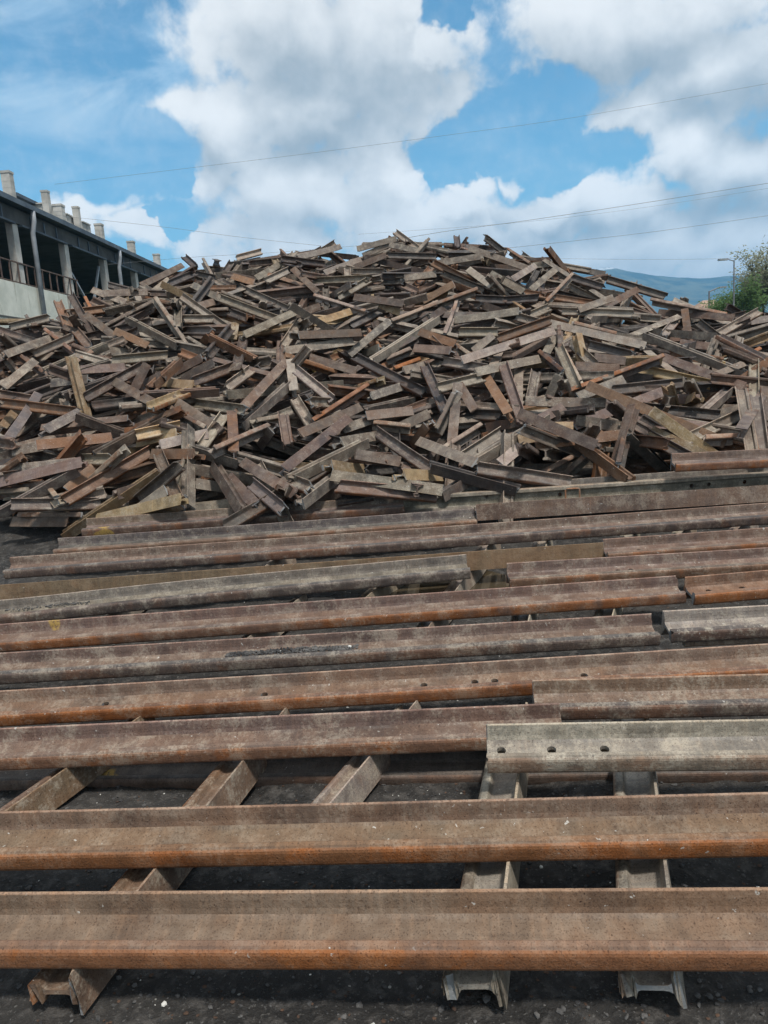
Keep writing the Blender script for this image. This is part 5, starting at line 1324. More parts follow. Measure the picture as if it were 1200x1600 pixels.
6385,12124,1949,251,97,-744,-611,903,0,0,5673,11606,2060,734,668,-122,-6,1500,3,0,-2426,10712,2239,3,-775,-628,-68,1257,0,10,
740,11216,2354,284,512,-472,-659,986,0,0,7488,10792,1677,783,138,69,602,1022,0,0,-1952,12759,3086,814,-578,-28,52,1145,3,2,
-1448,15025,3961,830,-445,-276,192,1099,0,0,6284,12438,2137,608,-627,-211,438,859,3,2,-4187,13165,3329,39,411,911,-19,1420,0,2,
4784,8327,1238,670,-432,473,-374,749,1,0,5987,9503,1455,750,554,340,124,1056,1,0,3984,12485,2541,824,247,-281,426,1130,0,23,
-5548,12090,2622,429,672,-487,-356,1119,3,11,1495,10337,2100,979,199,-16,-52,1343,0,35,1962,12960,3066,875,-411,-230,111,736,3,0,
-4712,13424,3129,669,-233,-201,677,708,3,0,1660,12361,2786,255,911,-299,-123,931,1,1,2763,11130,2144,176,-510,806,244,890,4,10,
3746,12318,2484,243,-913,325,44,987,0,10,-6136,12318,2704,578,9,-107,809,1215,0,0,1353,9824,1955,110,-956,229,-145,890,1,16,
-1231,11794,2708,368,686,426,461,1143,0,1,-3724,11203,2502,580,-784,74,-208,956,3,12,-8408,9528,1266,280,-879,-342,-178,1032,1,0,
-4124,11688,2772,467,-709,394,352,1025,3,68,3866,9207,1325,982,165,-30,84,846,0,6,-6766,18745,550,139,924,-27,356,1053,0,0,
-2631,14778,3830,376,-711,-581,-125,682,3,17,1738,7656,879,537,-621,-360,443,951,0,75,-9614,11790,2053,669,737,67,76,1214,1,0,
-3845,12381,3140,615,575,-104,-529,832,0,7,2906,8719,1432,116,-899,422,-30,638,1,24,8504,11809,1569,11,-991,-132,20,775,1,0,
-2097,15811,4208,590,99,13,801,500,0,2,-1020,10199,2139,474,625,223,579,1106,0,10,-4952,11170,2480,629,-209,-140,-735,826,0,52,
-5523,12883,2816,776,-581,74,-232,732,3,0,6934,11632,1763,469,-702,330,-423,753,0,0,2404,15788,4246,613,-452,-460,456,1074,0,1,
8234,10992,1457,254,933,228,-108,958,1,0,4247,9038,1422,912,-264,-248,-191,796,2,38,1762,7326,1024,642,719,261,-48,989,3,223,
-1149,13382,3366,865,-451,219,-13,972,2,28,7920,9147,1083,581,-786,165,134,742,3,0,-2537,12030,2940,246,950,-178,-74,829,0,46,
891,13089,3353,794,-606,45,8,1093,3,47,-1630,12020,2813,100,608,703,-355,558,0,19,5262,8196,893,961,50,-84,257,554,0,0,
3603,9541,1585,584,-423,568,-398,1265,0,30,1143,7277,957,942,82,-141,294,1381,3,95,4589,8334,1227,654,311,212,-656,870,1,0,
-7015,9618,1455,21,-889,454,-65,699,3,0,5951,8128,1124,38,-825,558,-79,938,4,0,-874,8224,1254,514,-792,315,-92,1236,3,50,
-9753,12800,1736,208,711,656,-146,782,1,0,-1207,14152,3597,964,91,52,242,1196,0,7,-2446,11328,2473,765,-547,272,-202,986,3,1,
-8709,12483,1957,658,-17,-3,753,947,2,0,5493,8277,819,104,-991,54,-67,1158,0,0,-9003,12515,1952,430,-457,-553,548,802,1,0,
-8393,11124,2102,124,-984,58,115,500,0,0,679,7375,817,298,-715,-612,-160,693,0,55,4523,10358,1538,742,-563,325,-164,793,2,1,
4960,8229,1190,652,-86,-710,-250,779,2,0,-1200,9650,1549,787,-497,-303,203,958,3,0,-5441,12311,2932,424,-24,-95,900,1107,3,4,
5183,12395,2168,963,217,-90,133,1336,0,0,4485,8881,1146,68,-932,-356,5,744,3,0,-7334,10050,1788,235,501,-429,-714,1108,4,0,
-2906,12656,3064,79,969,-158,-175,1293,2,10,-797,13760,3542,608,559,374,422,1229,1,43,-4523,11680,2780,611,784,-5,-106,500,0,20,
5129,12509,2288,904,-3,34,425,1183,0,4,-6445,9054,1561,162,-964,212,-8,1288,1,0,2158,14219,3581,768,148,116,612,1270,4,17,
3034,8222,1201,555,-556,-304,538,966,0,52,-7650,9292,1278,835,449,-304,-97,1134,3,0,-1302,14920,3936,249,-888,-357,-144,1211,3,2,
-4047,8092,1237,978,146,-96,112,898,0,48,7802,12300,1667,22,-971,21,238,1295,3,0,-1502,14537,3829,148,-786,-563,-209,1175,0,6,
-1448,9093,1329,905,338,106,-234,865,0,0,-2078,11342,2614,820,-561,88,-74,1346,1,37,6590,11899,2019,56,-979,-166,-104,1200,3,0,
1914,16445,4202,465,415,652,432,901,1,11,6238,8966,1285,915,381,-32,-128,917,0,0,-5907,10834,2278,242,-901,-342,-112,994,3,0,
5926,8244,993,60,-990,-105,-78,978,1,0,3785,7669,885,598,778,-29,192,744,3,4,-7408,11872,2490,924,-25,52,377,1086,0,0,
3570,8640,1333,68,852,508,-110,1237,0,67,-7002,11708,2564,705,657,114,240,1041,0,0,6683,9385,1413,606,-550,560,-132,1065,0,0,
-1243,10102,1812,661,624,106,403,1075,1,3,5404,8787,1267,751,52,132,-645,1187,1,0,-6316,9529,1687,799,-572,-183,-10,897,2,0,
-2610,11840,3067,325,517,-316,-726,1255,3,92,-2068,10519,2209,289,885,-178,-319,999,0,47,-7658,9341,952,968,206,-46,133,930,3,0,
6256,8882,1183,901,416,-22,-120,1231,2,0,-3383,15746,4012,796,40,-209,-567,692,0,0,-2282,14517,3736,281,-886,-352,-110,1125,0,2,
-6179,9719,1472,140,-854,-498,-63,765,3,0,2775,7766,1228,921,-113,257,-270,1500,2,237,3535,10147,1625,722,-555,-92,403,704,0,0,
5028,7839,944,673,654,310,154,1023,2,0,-2217,13888,3602,541,-460,613,-346,769,0,5,1213,10130,1771,283,-935,-205,-56,964,1,4,
6782,10696,1632,692,-632,-201,285,1156,3,0,3376,15485,3463,276,-910,-8,308,1027,0,0,3755,14966,3443,142,-868,426,213,1242,0,0,
7811,8989,1058,896,-428,112,-33,1146,1,0,-562,7266,762,807,-505,194,-237,925,3,0,4506,9913,1479,344,-776,-417,-326,1033,0,1,
-822,9435,1542,570,-467,-551,392,892,3,0,-2252,10738,2451,801,249,-240,-488,615,2,22,-1666,10499,2080,522,782,-303,-156,790,0,59,
-904,9258,1615,426,-363,-669,490,1222,2,6,-2202,7502,784,745,-667,14,-8,507,1,7,7554,11846,1694,845,-9,132,-518,870,2,0,
-2780,7809,966,599,798,49,37,815,1,2,8367,12590,1433,162,786,568,-184,1089,0,0,-7804,9187,1082,894,-439,4,-96,1363,1,0,
-6517,13003,2579,631,-119,-208,-738,858,0,0,-1856,10951,2350,590,556,353,467,863,1,18,-2325,11558,2804,385,-860,140,305,858,0,98,
-10298,13625,1477,632,556,526,119,1319,0,0,6316,10152,1494,921,114,38,-371,1020,0,0,-1072,9195,1734,986,110,6,128,1369,0,142,
1151,6982,808,414,-638,-622,-186,975,0,292,7405,9325,1259,879,396,206,-165,1181,1,0,7972,8974,1171,8,993,-84,-87,1035,3,0,
-1257,14267,3624,575,786,186,134,500,0,1,1650,18297,3371,347,-530,-380,674,590,1,0,-1530,16260,4114,623,7,5,782,871,0,0,
-2084,12802,3247,362,-305,753,-458,1229,0,43,4112,8379,1194,992,-74,-90,-47,826,0,27,3240,8369,1162,459,698,543,-87,896,4,66,
-8425,10606,1846,780,-368,467,-196,1072,3,0,-2088,15253,4095,958,224,7,181,851,3,38,3773,12130,2463,614,722,-173,-269,1154,0,53,
-10455,13328,1494,836,542,54,70,1142,0,0,-5384,10317,2066,227,-587,-766,133,1097,0,0,6035,8858,1309,347,-886,305,43,865,0,0,
-4826,13095,3082,297,-562,-707,311,981,1,0,2273,12224,2606,600,-726,304,139,886,0,1,5353,14324,2356,92,-870,-480,56,1164,1,0,
6708,11798,1852,85,979,168,-77,996,2,0,-1732,10385,2221,34,-696,-676,-238,1071,3,59,8777,10566,1295,575,-727,266,-265,669,0,0,
-10836,13680,1188,774,451,350,273,880,0,0,2234,12917,3035,405,802,241,368,923,3,2,-3272,12483,3005,302,376,470,740,982,0,1,
-2958,15002,3778,470,830,-130,-273,730,0,0,-2831,14557,3853,405,700,-310,-500,1220,0,31,4228,10042,1523,271,808,2,523,918,0,34,
9132,11035,1132,857,37,184,-481,936,0,0,5331,10325,1645,847,-520,33,111,909,0,3,4268,9692,1309,954,182,-50,-234,717,0,0,
6533,8543,1225,953,286,55,78,1064,1,0,6241,7890,721,988,-50,5,-146,948,3,0,5013,8042,1238,481,806,50,-340,1235,0,0,
-3110,14399,3686,24,-882,467,50,1158,1,6,-1194,10219,2196,680,-71,-328,652,847,1,59,-4559,9609,1444,931,-360,-23,52,662,3,0,
996,8044,1007,92,-645,758,-36,938,3,19,4812,10815,1767,637,714,-290,-36,1077,4,49,6606,11614,1875,976,-147,-10,161,1349,0,0,
4794,9735,1698,103,-890,374,241,1130,3,138,4411,10510,1742,728,-477,-386,306,1367,0,7,7220,11018,1795,24,-990,132,-37,1241,1,0,
-3722,14409,3763,554,-579,-548,238,918,1,3,-1359,13030,3260,829,-554,-62,42,1053,1,110,-6120,10432,1980,109,-862,-481,-113,1500,0,0,
5030,7417,908,805,-572,-109,114,735,0,0,-4520,11712,2666,86,-884,445,112,1090,0,0,5756,11008,1884,904,-111,139,389,708,3,0,
-850,6920,828,301,-882,-358,-56,1410,3,299,-3400,12437,2996,34,856,-516,24,959,1,15,3507,13378,2978,364,75,480,794,802,0,12,
-429,12261,2876,961,204,-70,174,1110,3,40,2282,7252,903,636,-542,-525,-161,1003,1,280,2196,14558,3751,358,913,121,-156,902,1,6,
-3894,8192,882,967,198,124,-99,1061,2,0,6328,9407,1476,645,-184,71,-738,798,0,0,2000,7616,949,678,-123,267,674,839,0,58,
3960,10472,1702,776,-48,120,-617,782,3,0,4122,10020,1747,580,515,-353,-523,924,2,12,-2523,8283,1208,960,148,-8,239,959,4,24,
4286,12313,2443,730,402,-89,-545,915,1,48,9627,12284,1072,157,913,-353,-130,1366,4,0,-5543,10381,2210,8,-134,-798,588,1110,3,0,
-2205,12846,3250,334,352,-518,-704,1234,1,9,-6794,8496,1155,271,49,-54,-960,843,3,0,6718,10392,1782,718,-48,-13,694,1013,0,0,
4544,13285,2524,307,66,-799,513,640,0,0,-5160,12242,2834,234,451,322,799,834,3,8,-4978,14298,3277,438,-706,-500,245,1122,0,0,
5728,10199,1615,964,135,-29,226,1500,1,0,-708,9649,1716,773,-576,191,183,1067,3,3,-3583,8079,892,803,-542,243,-40,826,2,2,
3538,8305,1198,902,154,-76,395,1286,0,122,3923,8530,902,58,997,47,36,1136,3,0,5283,9699,1568,384,632,390,549,729,0,0,
5423,8170,716,999,-4,1,-47,666,1,0,-2016,10484,2410,500,559,307,586,956,3,91,5170,10551,1738,949,203,239,41,605,1,2,
-3021,7430,855,618,783,8,72,544,0,27,-5602,12806,3069,11,-968,-249,20,869,4,34,-7611,15340,1101,929,-148,-179,-287,1237,2,0,
-2814,10874,2312,708,-662,222,-112,661,3,30,2202,9781,1753,132,-854,-474,-172,1151,3,15,4743,8212,1317,839,125,-136,513,963,3,0,
-1437,15732,4237,68,-997,31,-34,1103,1,18,-4098,14202,3566,775,611,145,-70,866,3,25,4739,9180,1512,134,-967,-78,204,1333,1,75,
884,9141,1379,971,187,-54,141,984,0,0,-94,12966,3186,173,33,68,-982,663,0,39,6011,8611,1286,964,-245,-104,11,1009,0,0,
2444,12708,2994,890,134,182,395,1176,0,8,-4012,11383,2601,876,-322,83,349,736,1,15,3900,10098,1558,568,-559,546,-258,1228,0,0,
5737,12669,2326,43,992,93,-73,1140,3,0,6578,13399,1817,923,123,228,283,1233,0,0,-7095,17299,724,768,584,-209,159,964,3,0,
-7609,12571,2491,631,-557,-403,360,1055,0,0,10471,12519,895,876,159,301,341,1180,0,0,1784,12985,3242,470,826,-138,-279,1174,0,12,
-3574,9345,1465,13,742,670,-19,500,3,0,4771,8970,1238,940,223,94,242,902,2,0,2988,7273,831,747,572,94,-325,1296,1,229,
-3129,9377,1563,764,-523,-288,244,1093,0,18,-3585,12109,3079,437,681,-464,-360,917,0,8,1800,14316,3700,947,225,-101,-205,1227,0,8,
-1474,13812,3628,362,-460,-696,-416,528,4,12,7517,11976,1841,654,747,102,-61,1011,1,0,3415,7575,905,533,531,-404,-520,975,2,60,
-1661,12236,2976,64,-947,-308,-64,1037,3,34,-6147,10656,2014,405,771,235,432,1111,0,0,2525,12084,2664,671,-372,440,-466,888,0,22,
-8885,12035,2131,799,462,-350,158,500,1,0,9128,11830,1270,22,887,-426,-176,899,0,0,5132,11047,1992,360,911,-198,46,1238,0,108,
2863,12210,2776,324,-936,-66,122,1074,2,95,-7080,13192,2476,333,-646,-469,501,1048,0,0,-1980,8600,1461,156,-956,-155,193,895,2,3,
938,9600,1673,804,511,237,187,1053,0,56,-7131,11552,2404,642,497,-445,-378,1289,2,0,1516,9646,1711,949,127,36,-287,908,0,10,
-7121,14968,1733,224,480,-831,172,1103,3,0,-1645,12675,3049,62,-55,981,177,695,1,7,-5122,9046,1235,208,959,160,110,1152,3,0,
-7881,12237,2307,592,-806,-29,6,774,4,0,-7060,19462,286,319,-676,-563,353,515,1,0,3180,11747,2576,47,-971,223,74,1197,0,62,
-2483,10558,2356,326,-212,-679,623,709,0,70,-6605,10122,1840,353,-593,640,-337,679,4,0,-4735,9271,1395,520,-822,-219,79,1038,2,1,
8476,10120,1076,120,-940,270,173,1244,3,0,4906,8888,1309,961,143,237,9,919,1,2,2061,12544,2969,921,244,59,-299,1043,3,9,
1121,9087,1380,555,818,67,135,1245,3,11,7023,8251,750,283,-951,73,102,891,1,0,-3055,7722,1096,644,-757,-90,58,1130,1,6,
-1399,8699,1320,252,-945,-180,-105,833,0,5,2180,12299,2825,11,904,250,-347,922,0,67,5346,15205,2276,613,-572,9,545,1286,0,0,
2863,12853,2890,89,619,-717,-306,870,2,0,3699,14740,3484,971,-124,155,-132,1157,3,24,3774,9957,1704,555,-535,444,-457,822,3,14,
-4501,8970,1376,770,-509,353,-155,977,3,0,-7747,13994,1614,740,435,347,379,1008,0,0,5227,7707,763,668,-733,89,-94,742,0,0,
-3445,8780,1387,650,482,109,-578,1022,0,15,7676,14460,1077,734,-656,-32,174,1303,0,0,4527,8745,1390,650,755,65,-50,1308,1,113,
-8410,9172,943,500,863,-71,16,982,3,0,-7428,12498,2507,798,-107,-77,589,822,3,0,5872,7931,866,725,-654,-123,178,918,0,0,
-5267,8918,1501,848,98,496,-162,596,2,0,2454,7500,1014,498,-606,480,-394,1228,2,134,-5748,14625,2352,669,-612,16,-422,938,2,0,
1149,9676,1773,695,-514,497,-71,1243,1,19,5934,10140,1669,589,773,59,227,1130,0,0,4134,8881,1397,801,-597,-15,43,799,3,49,
6050,12949,2374,153,-363,703,-592,900,3,33,4833,7750,1130,345,689,628,-108,999,2,0,2160,9917,1930,219,-960,167,-47,894,1,16,
3628,13518,3038,829,-382,399,-90,1451,0,56,1558,9050,1373,507,827,144,197,1139,0,20,1876,12082,2670,89,976,-23,-195,1203,0,8,
6414,13370,2018,534,-839,51,92,669,0,0,657,10954,2383,839,-514,176,-11,950,0,63,5922,8156,1237,692,-715,-86,-36,1292,2,0,
-3376,7850,1029,824,-433,-255,-260,1019,2,97,4618,8246,1311,760,-362,-514,160,669,0,0,-3775,11146,2645,584,-808,-18,-82,1252,3,74,
-1129,9524,1835,608,674,-414,64,1021,0,74,2750,12822,2955,333,-509,769,-196,1141,3,6,1055,8903,1372,916,-336,-207,72,1058,1,54,
-3854,7700,1092,93,-957,139,-237,674,2,75,-4890,9997,2029,515,761,-72,-388,747,0,1,-7539,16826,619,205,-412,829,-317,944,2,0,
3508,19097,2214,903,-86,330,260,774,3,0,-9013,10548,1716,294,-914,-265,-85,844,0,0,4271,17333,2772,379,502,-708,320,1027,0,0,
961,9155,1689,70,741,-667,-36,629,3,16,-7247,11422,2396,817,23,-54,-574,1195,0,0,-8776,12602,2139,114,984,20,-137,1333,0,0,
1719,7318,1174,216,-352,-908,63,866,1,294,-2426,16835,4073,12,-910,394,-129,1500,0,0,2122,9071,1609,245,-928,276,-55,1103,0,85,
3484,12191,2494,74,-942,320,74,1143,0,5,-947,16225,4186,45,-982,55,175,872,0,1,982,16826,4226,866,-352,-51,350,1238,3,0,
7133,11562,1898,558,-823,18,110,1470,1,0,-9481,11692,2178,476,-562,-604,306,1168,2,0,5655,7564,877,890,-259,-211,310,1159,0,0,
-3276,9376,1706,181,-964,-195,11,1146,3,57,4116,7799,868,573,-694,355,-254,500,4,0,-3388,8972,1808,584,-521,570,252,1002,4,227,
1871,9608,1575,505,-343,601,-516,738,0,3,-8775,10065,1511,261,-790,530,164,1235,0,0,5946,10333,1809,916,239,58,318,1500,0,0,
4700,15017,2734,161,932,-59,-320,1272,1,0,3679,14165,3227,389,371,-731,-420,779,2,6,-5677,12728,2524,724,-657,-117,-171,947,1,0,
-9659,11343,2166,760,-619,-114,-162,1103,0,0,2337,11815,2566,426,739,-235,-467,945,4,34,9928,12181,1077,785,-490,245,-289,588,1,0,
5487,7376,966,858,185,212,-430,827,4,0,644,9320,1607,654,-729,183,-85,1351,1,60,1268,16424,4256,98,-961,-188,177,1084,2,2,
7033,12601,1895,141,-801,-571,111,1114,0,0,-7368,19500,227,814,205,20,543,986,1,0,6932,12602,2012,145,94,642,-747,1100,2,0,
3462,7456,1012,651,676,-164,-305,1500,0,61,-1233,14201,3780,512,662,-189,-513,1383,1,15,3758,7545,1026,596,-163,-80,783,968,0,0,
-1517,17040,4171,149,850,-504,16,1119,1,0,9345,11185,1103,57,-874,443,191,920,1,0,7635,14301,1410,292,568,-166,752,986,1,0,
7385,13296,1824,991,-28,127,-27,567,0,0,1411,18660,3193,304,-564,407,-651,905,0,0,8496,12335,1461,251,-509,-325,756,875,0,0,
9007,10552,1119,700,-572,415,-104,893,2,0,-2161,17331,4021,617,-221,-654,378,679,1,0,7851,13403,1575,279,871,-401,-54,1104,0,0,
-7723,12034,2340,58,-972,-211,-88,934,0,0,-4061,18046,3101,878,388,-277,-57,1110,0,0,9790,12480,1172,282,-828,354,-331,739,0,0,
-1735,18392,3576,379,71,-883,-268,1132,1,0,-3275,9428,1903,592,708,385,39,1083,1,50,4118,7613,971,114,-960,-152,-204,990,0,0,
-8739,9926,1265,866,-428,-232,114,636,0,0,-5900,13320,2692,109,86,-563,815,751,3,0,9554,12982,1072,29,-774,-600,202,1421,0,0,
-6477,12506,2597,933,175,5,314,864,0,0,9438,12782,1271,713,538,-370,-256,1157,0,0,1467,11028,2411,542,835,-90,29,1304,3,77,
-3206,16536,4068,582,586,-486,-286,1212,3,0,3961,15852,3172,148,-117,38,-981,1001,3,0,3547,18754,2343,807,518,136,-250,772,0,0,
590,19329,2863,863,367,276,210,1149,3,0,-10480,13106,1622,915,10,17,-403,950,0,0,-4773,17630,2775,914,-73,-390,-78,1220,0,0,
-9161,12401,2164,89,745,653,-102,769,0,0,-6874,20780,174,482,-41,-90,-871,900,1,0,3736,7624,1169,699,-532,-357,318,1362,1,108,
4588,7674,1029,637,-558,-335,414,1229,1,0,4177,7442,1149,862,100,-137,-477,1078,3,0,9081,11622,1464,288,-928,176,157,1231,3,0,
-7560,15478,1069,742,585,-324,-54,1026,3,0,7256,8294,866,869,-31,195,-454,1232,0,0,3896,7560,1010,796,209,-17,-568,882,3,0,
1198,11266,2540,948,-296,79,-85,1329,3,37,2992,7635,945,723,629,237,-158,813,3,3,8630,10950,1279,645,763,8,-42,975,0,0,
7156,8465,1062,601,777,136,-129,895,2,0,9686,11414,1068,231,-639,-733,-26,921,1,0,-9378,9146,1021,445,755,-297,-378,1130,1,0,
6244,7824,838,864,60,-67,495,1205,0,0,-9009,9458,1099,264,64,561,-782,660,3,0,-9970,14134,1241,144,-653,500,-551,961,3,0,
4974,20423,745,612,-302,17,-730,1214,3,0,7383,8264,1011,176,-915,271,242,1411,0,0,2972,17432,3747,173,985,13,-6,662,3,0,
-6926,19483,223,703,332,296,555,1105,0,0,2060,7227,793,142,-576,587,551,772,2,228,9503,10444,999,73,-967,83,228,1046,0,0,
9281,11132,1235,594,703,-113,-373,885,0,0,-5271,17544,2467,372,-80,900,-214,822,0,0,9958,10407,897,553,235,50,798,1251,2,0,
2915,7324,1025,946,-53,316,50,846,4,239,7198,7731,848,148,980,-24,-127,1224,1,0,-6005,12332,2559,825,27,-266,497,909,2,1,
6354,7746,834,555,666,287,409,957,1,0,-6097,12537,2571,693,-434,-462,345,1079,3,0,302,19254,3022,800,-249,-250,-485,952,4,0,
-8685,14703,1395,181,-430,338,-817,1334,3,0,-10259,13800,1618,910,-188,5,368,1091,0,0,-1742,18700,3226,245,843,449,-164,1426,0,0,
6762,7599,752,629,-777,21,-8,720,3,0,-9902,12280,1898,506,502,-549,-437,599,0,0,403,20505,2200,63,-21,135,989,883,3,0,
-10153,13447,1617,292,672,-680,-30,1024,3,0,-10552,12604,1875,691,42,-33,721,1100,0,0,8039,8480,808,504,222,2,834,981,0,0,
8078,8535,933,51,-942,236,233,1289,1,0,8493,9725,930,973,195,118,-36,1500,3,0,8905,9570,892,21,-428,880,205,500,3,0,
8001,9028,921,881,-407,222,-90,1289,4,0,8680,8300,727,800,-304,-189,481,1359,0,0,-7074,19772,110,832,-87,-59,545,891,1,0,
11000,12432,624,589,687,290,311,898,3,0,2369,20404,2214,143,-146,-818,-538,1098,0,0,-7249,14917,1386,910,-143,-198,-336,747,1,0,
-10258,12657,1790,684,-92,6,724,1436,0,0,2119,21370,1643,480,255,-715,-439,596,3,0,-6544,14931,1758,296,-313,9,902,695,1,0,
-10652,11676,1907,678,-65,66,729,880,1,0,-6225,14617,2112,692,250,395,550,1313,2,0,-1929,20012,2399,234,900,-356,96,886,0,0,
-8324,9614,1204,169,121,310,-928,1191,3,0,-842,18832,3090,132,578,-776,215,1158,1,0,-753,18686,3175,580,-131,-217,-774,871,1,0,
-885,20199,2449,967,-220,106,77,1038,2,0,-1141,19129,2915,534,293,676,414,500,2,0,-7430,9005,950,969,191,-154,-18,938,2,0,
-6506,8235,1094,996,-4,-67,-65,1303,3,0,9251,9414,749,103,-787,-606,52,962,3,0,-6998,16727,959,52,-801,512,-305,927,0,0,
2764,18130,3156,725,562,397,21,1183,2,0,9517,9688,840,648,-642,362,-194,1193,3,0,-7621,15791,902,212,464,854,-105,586,0,0,
-8481,9129,1072,489,-182,717,-463,965,2,0,-9126,9583,1055,61,88,-520,-847,1037,1,0,-8356,9026,1005,782,-416,-442,144,694,0,0,
-7303,16975,796,276,739,566,241,1091,0,0,9379,10022,985,388,293,-160,859,972,0,0
]
traced, fillp = [], []
for i in range(0, len(TRACED), 14):
    r_ = TRACED[i:i + 14]
    traced.append((Vector(r_[:3]) / 1000, Quaternion([q / 1000 for q in r_[3:7]]).normalized(), r_[7] / 1000, KINDS[r_[8]], COLS[r_[9]], r_[10:14]))
for i in range(0, len(FILL), 10):
    r_ = FILL[i:i + 10]
    fillp.append((Vector(r_[:3]) / 1000, Quaternion([q / 1000 for q in r_[3:7]]).normalized(), r_[7] / 1000, COLS[r_[8]], r_[9]))
NF_ = len(fillp)

rnd = random.Random(8)
LITE = [HALF[i] for i in (0, 1, 3, 5, 7, 9, 11, 13, 15)]
LITEP = LITE + [(-z, y) for z, y in reversed(LITE)]


def offcut(L, rnd, lite=False):
    P_ = LITEP if lite else PROF
    kink = rnd.uniform(-.02, .02) * (3 if rnd.random() < .12 else 1)
    px_ = rnd.uniform(-.25, .25) * L
    off = lambda x: (0, kink * abs(x - px_) if False else kink * (x * x) / max(.2, L))
    n = 1 if lite else max(2, int(L / .3))
    st = [-L / 2 + L * i / n for i in range(n + 1)]
    sh = rnd.uniform(-.25, .25) if rnd.random() < .5 else 0
    vs, fs = prism([(z * OS, y * OS) for z, y in P_] if lite else P_, st, off, rnd, .007)
    sk0, sk1 = rnd.uniform(-.35, .35), rnd.uniform(-.35, .35)
    vs = [(x + (y * sk0 if x < -L / 2 + .02 else (y * sk1 if x > L / 2 - .02 else 0)), y, z) for x, y, z in vs]
    return vs, fs


CNAME = {'t': 'tan grey', 'b': 'dull brown', 'r': 'rusty orange', 'd': 'dark grey', 'y': 'yellowish tan'}
FNAME = {'F': 'base outward', 'W': 'groove outward', 'H': 'head outward', 'w': 'half rolled'}
RUST = {'t': .25, 'b': .35, 'r': .8, 'd': .2, 'y': .5}
LIME = {'t': .5, 'b': .2, 'r': .15, 'd': .15, 'y': .5}


def zone(u, v):
    xi = min(4, max(0, int(u / 240)))
    foot = lerp([(0, 808), (600, 785), (1200, 720)], u)[0]
    top = lerp([(0, 500), (250, 420), (600, 365), (900, 410), (1200, 490)], u)[0]
    s = (foot - v) / (foot - top)
    yi = min(3, int(s * 4))
    return ['heap foot', 'lower heap', 'upper heap', 'heap top'][yi], ['far left', 'left', 'middle', 'right', 'far right'][xi]


def words_for(u1, v1, u2, v2, L, kind, c):
    ang = math.degrees(math.atan2(-(v2 - v1), u2 - u1))
    if ang > 90: ang -= 180
    if ang < -90: ang += 180
    if abs(ang) > 70: t_ = 'standing upright'
    elif abs(ang) < 8: t_ = 'lying level'
    elif ang > 0: t_ = 'rising right' if ang > 30 else 'gently rising right'
    else: t_ = 'falling right' if ang < -30 else 'gently falling right'
    px_ = math.hypot(u2 - u1, v2 - v1)
    s = 'long ' if px_ > 95 else ('short ' if px_ < 45 else '')
    a, b = zone((u1 + u2) / 2, (v1 + v2) / 2)
    return f'{s}{CNAME[c]} offcut', FNAME[kind], t_, f'{a} {b}'


labs = {}
items = []
for n_, (loc, q, L, kind, c, px_) in enumerate(traced):
    wd = words_for(*px_, L, kind, c)
    labs.setdefault(wd, []).append(n_)
final = {}
for wd, ids in labs.items():
    a, f_, t_, z_ = wd
    if len(ids) == 1: final[ids[0]] = f'{a}, {f_}, {t_}, {z_}'
    else:
        us = [(traced[i][5][0] + traced[i][5][2]) / 2 for i in ids]; vs_2 = [(traced[i][5][1] + traced[i][5][3]) / 2 for i in ids]
        horiz = (max(us) - min(us)) > (max(vs_2) - min(vs_2))
        od = sorted(range(len(ids)), key=lambda j: us[j] if horiz else vs_2[j])
        if len(ids) == 2: nm = ['leftmost', 'rightmost'] if horiz else ['uppermost', 'lowermost']
        elif len(ids) == 3: nm = ['leftmost', 'central', 'rightmost'] if horiz else ['uppermost', 'middle', 'lowermost']
        else:
            o4 = ['first', 'second', 'third', 'fourth', 'fifth', 'sixth', 'seventh', 'eighth', 'ninth']
            nm = [f'{x} from {"left" if horiz else "top"}' for x in o4]
        for r_, j in enumerate(od):
            final[ids[j]] = f'{nm[r_]} {a}, {f_}, {t_}, {z_}'
for n_, (loc, q, L, kind, c, px_) in enumerate(traced):
    L = max(L * 1.03, .28)
    vs, fs = offcut(L, rnd)
    o = mesh('rail_offcut', vs, fs, STEEL)
    o.location = loc
    o.rotation_mode = 'QUATERNION'
    o.rotation_quaternion = q
    o.scale = (1, OS, OS)
    wear(o, c, rnd, RUST[c] * rnd.uniform(.6, 1.2), LIME[c] * rnd.uniform(.6, 1.3), .22, rnd.choice([.6, .75, .85, .95, 1.25]))
    tag(o, final[n_], 'rail offcut', 'cut pieces of rail thrown on the heap')

# the ones that show largest among the rest are objects too, the others are one mass
big = sorted(range(NF_), key=lambda i: -fillp[i][4])[:18]
wd2 = {}
for i in range(NF_):
    if i in big:
        loc, q, L, c, _ = fillp[i]
        vs, fs = offcut(L, rnd)
        o = mesh('rail_offcut', vs, fs, STEEL)
        o.location = loc; o.rotation_mode = 'QUATERNION'; o.rotation_quaternion = q; o.scale = (1, OS, OS)
        wear(o, c, rnd, RUST[c], LIME[c], .2, .78)
        pr = RC.inverted() @ (loc - EYE); u, v = 600 + FPX * pr.x / -pr.z, 800 - FPX * pr.y / -pr.z
        a, b = zone(u, v)
        k_ = (c, a, b)
        wd2.setdefault(k_, []).append((u, o))
for (c, a, b), lst in wd2.items():
    lst.sort(key=lambda e: e[0])
    for j, (u, o) in enumerate(lst):
        w_ = '' if len(lst) == 1 else (['left ', 'right '][j] if len(lst) == 2 else ['left ', 'central ', 'right ', 'outermost '][min(3, j)])
        tag(o, f'{w_}{CNAME[c]} offcut wedged in a hollow between larger pieces, {a} {b}', 'rail offcut', 'cut pieces of rail thrown on the heap')
HV, HF, HT, HW = [], [], [], []
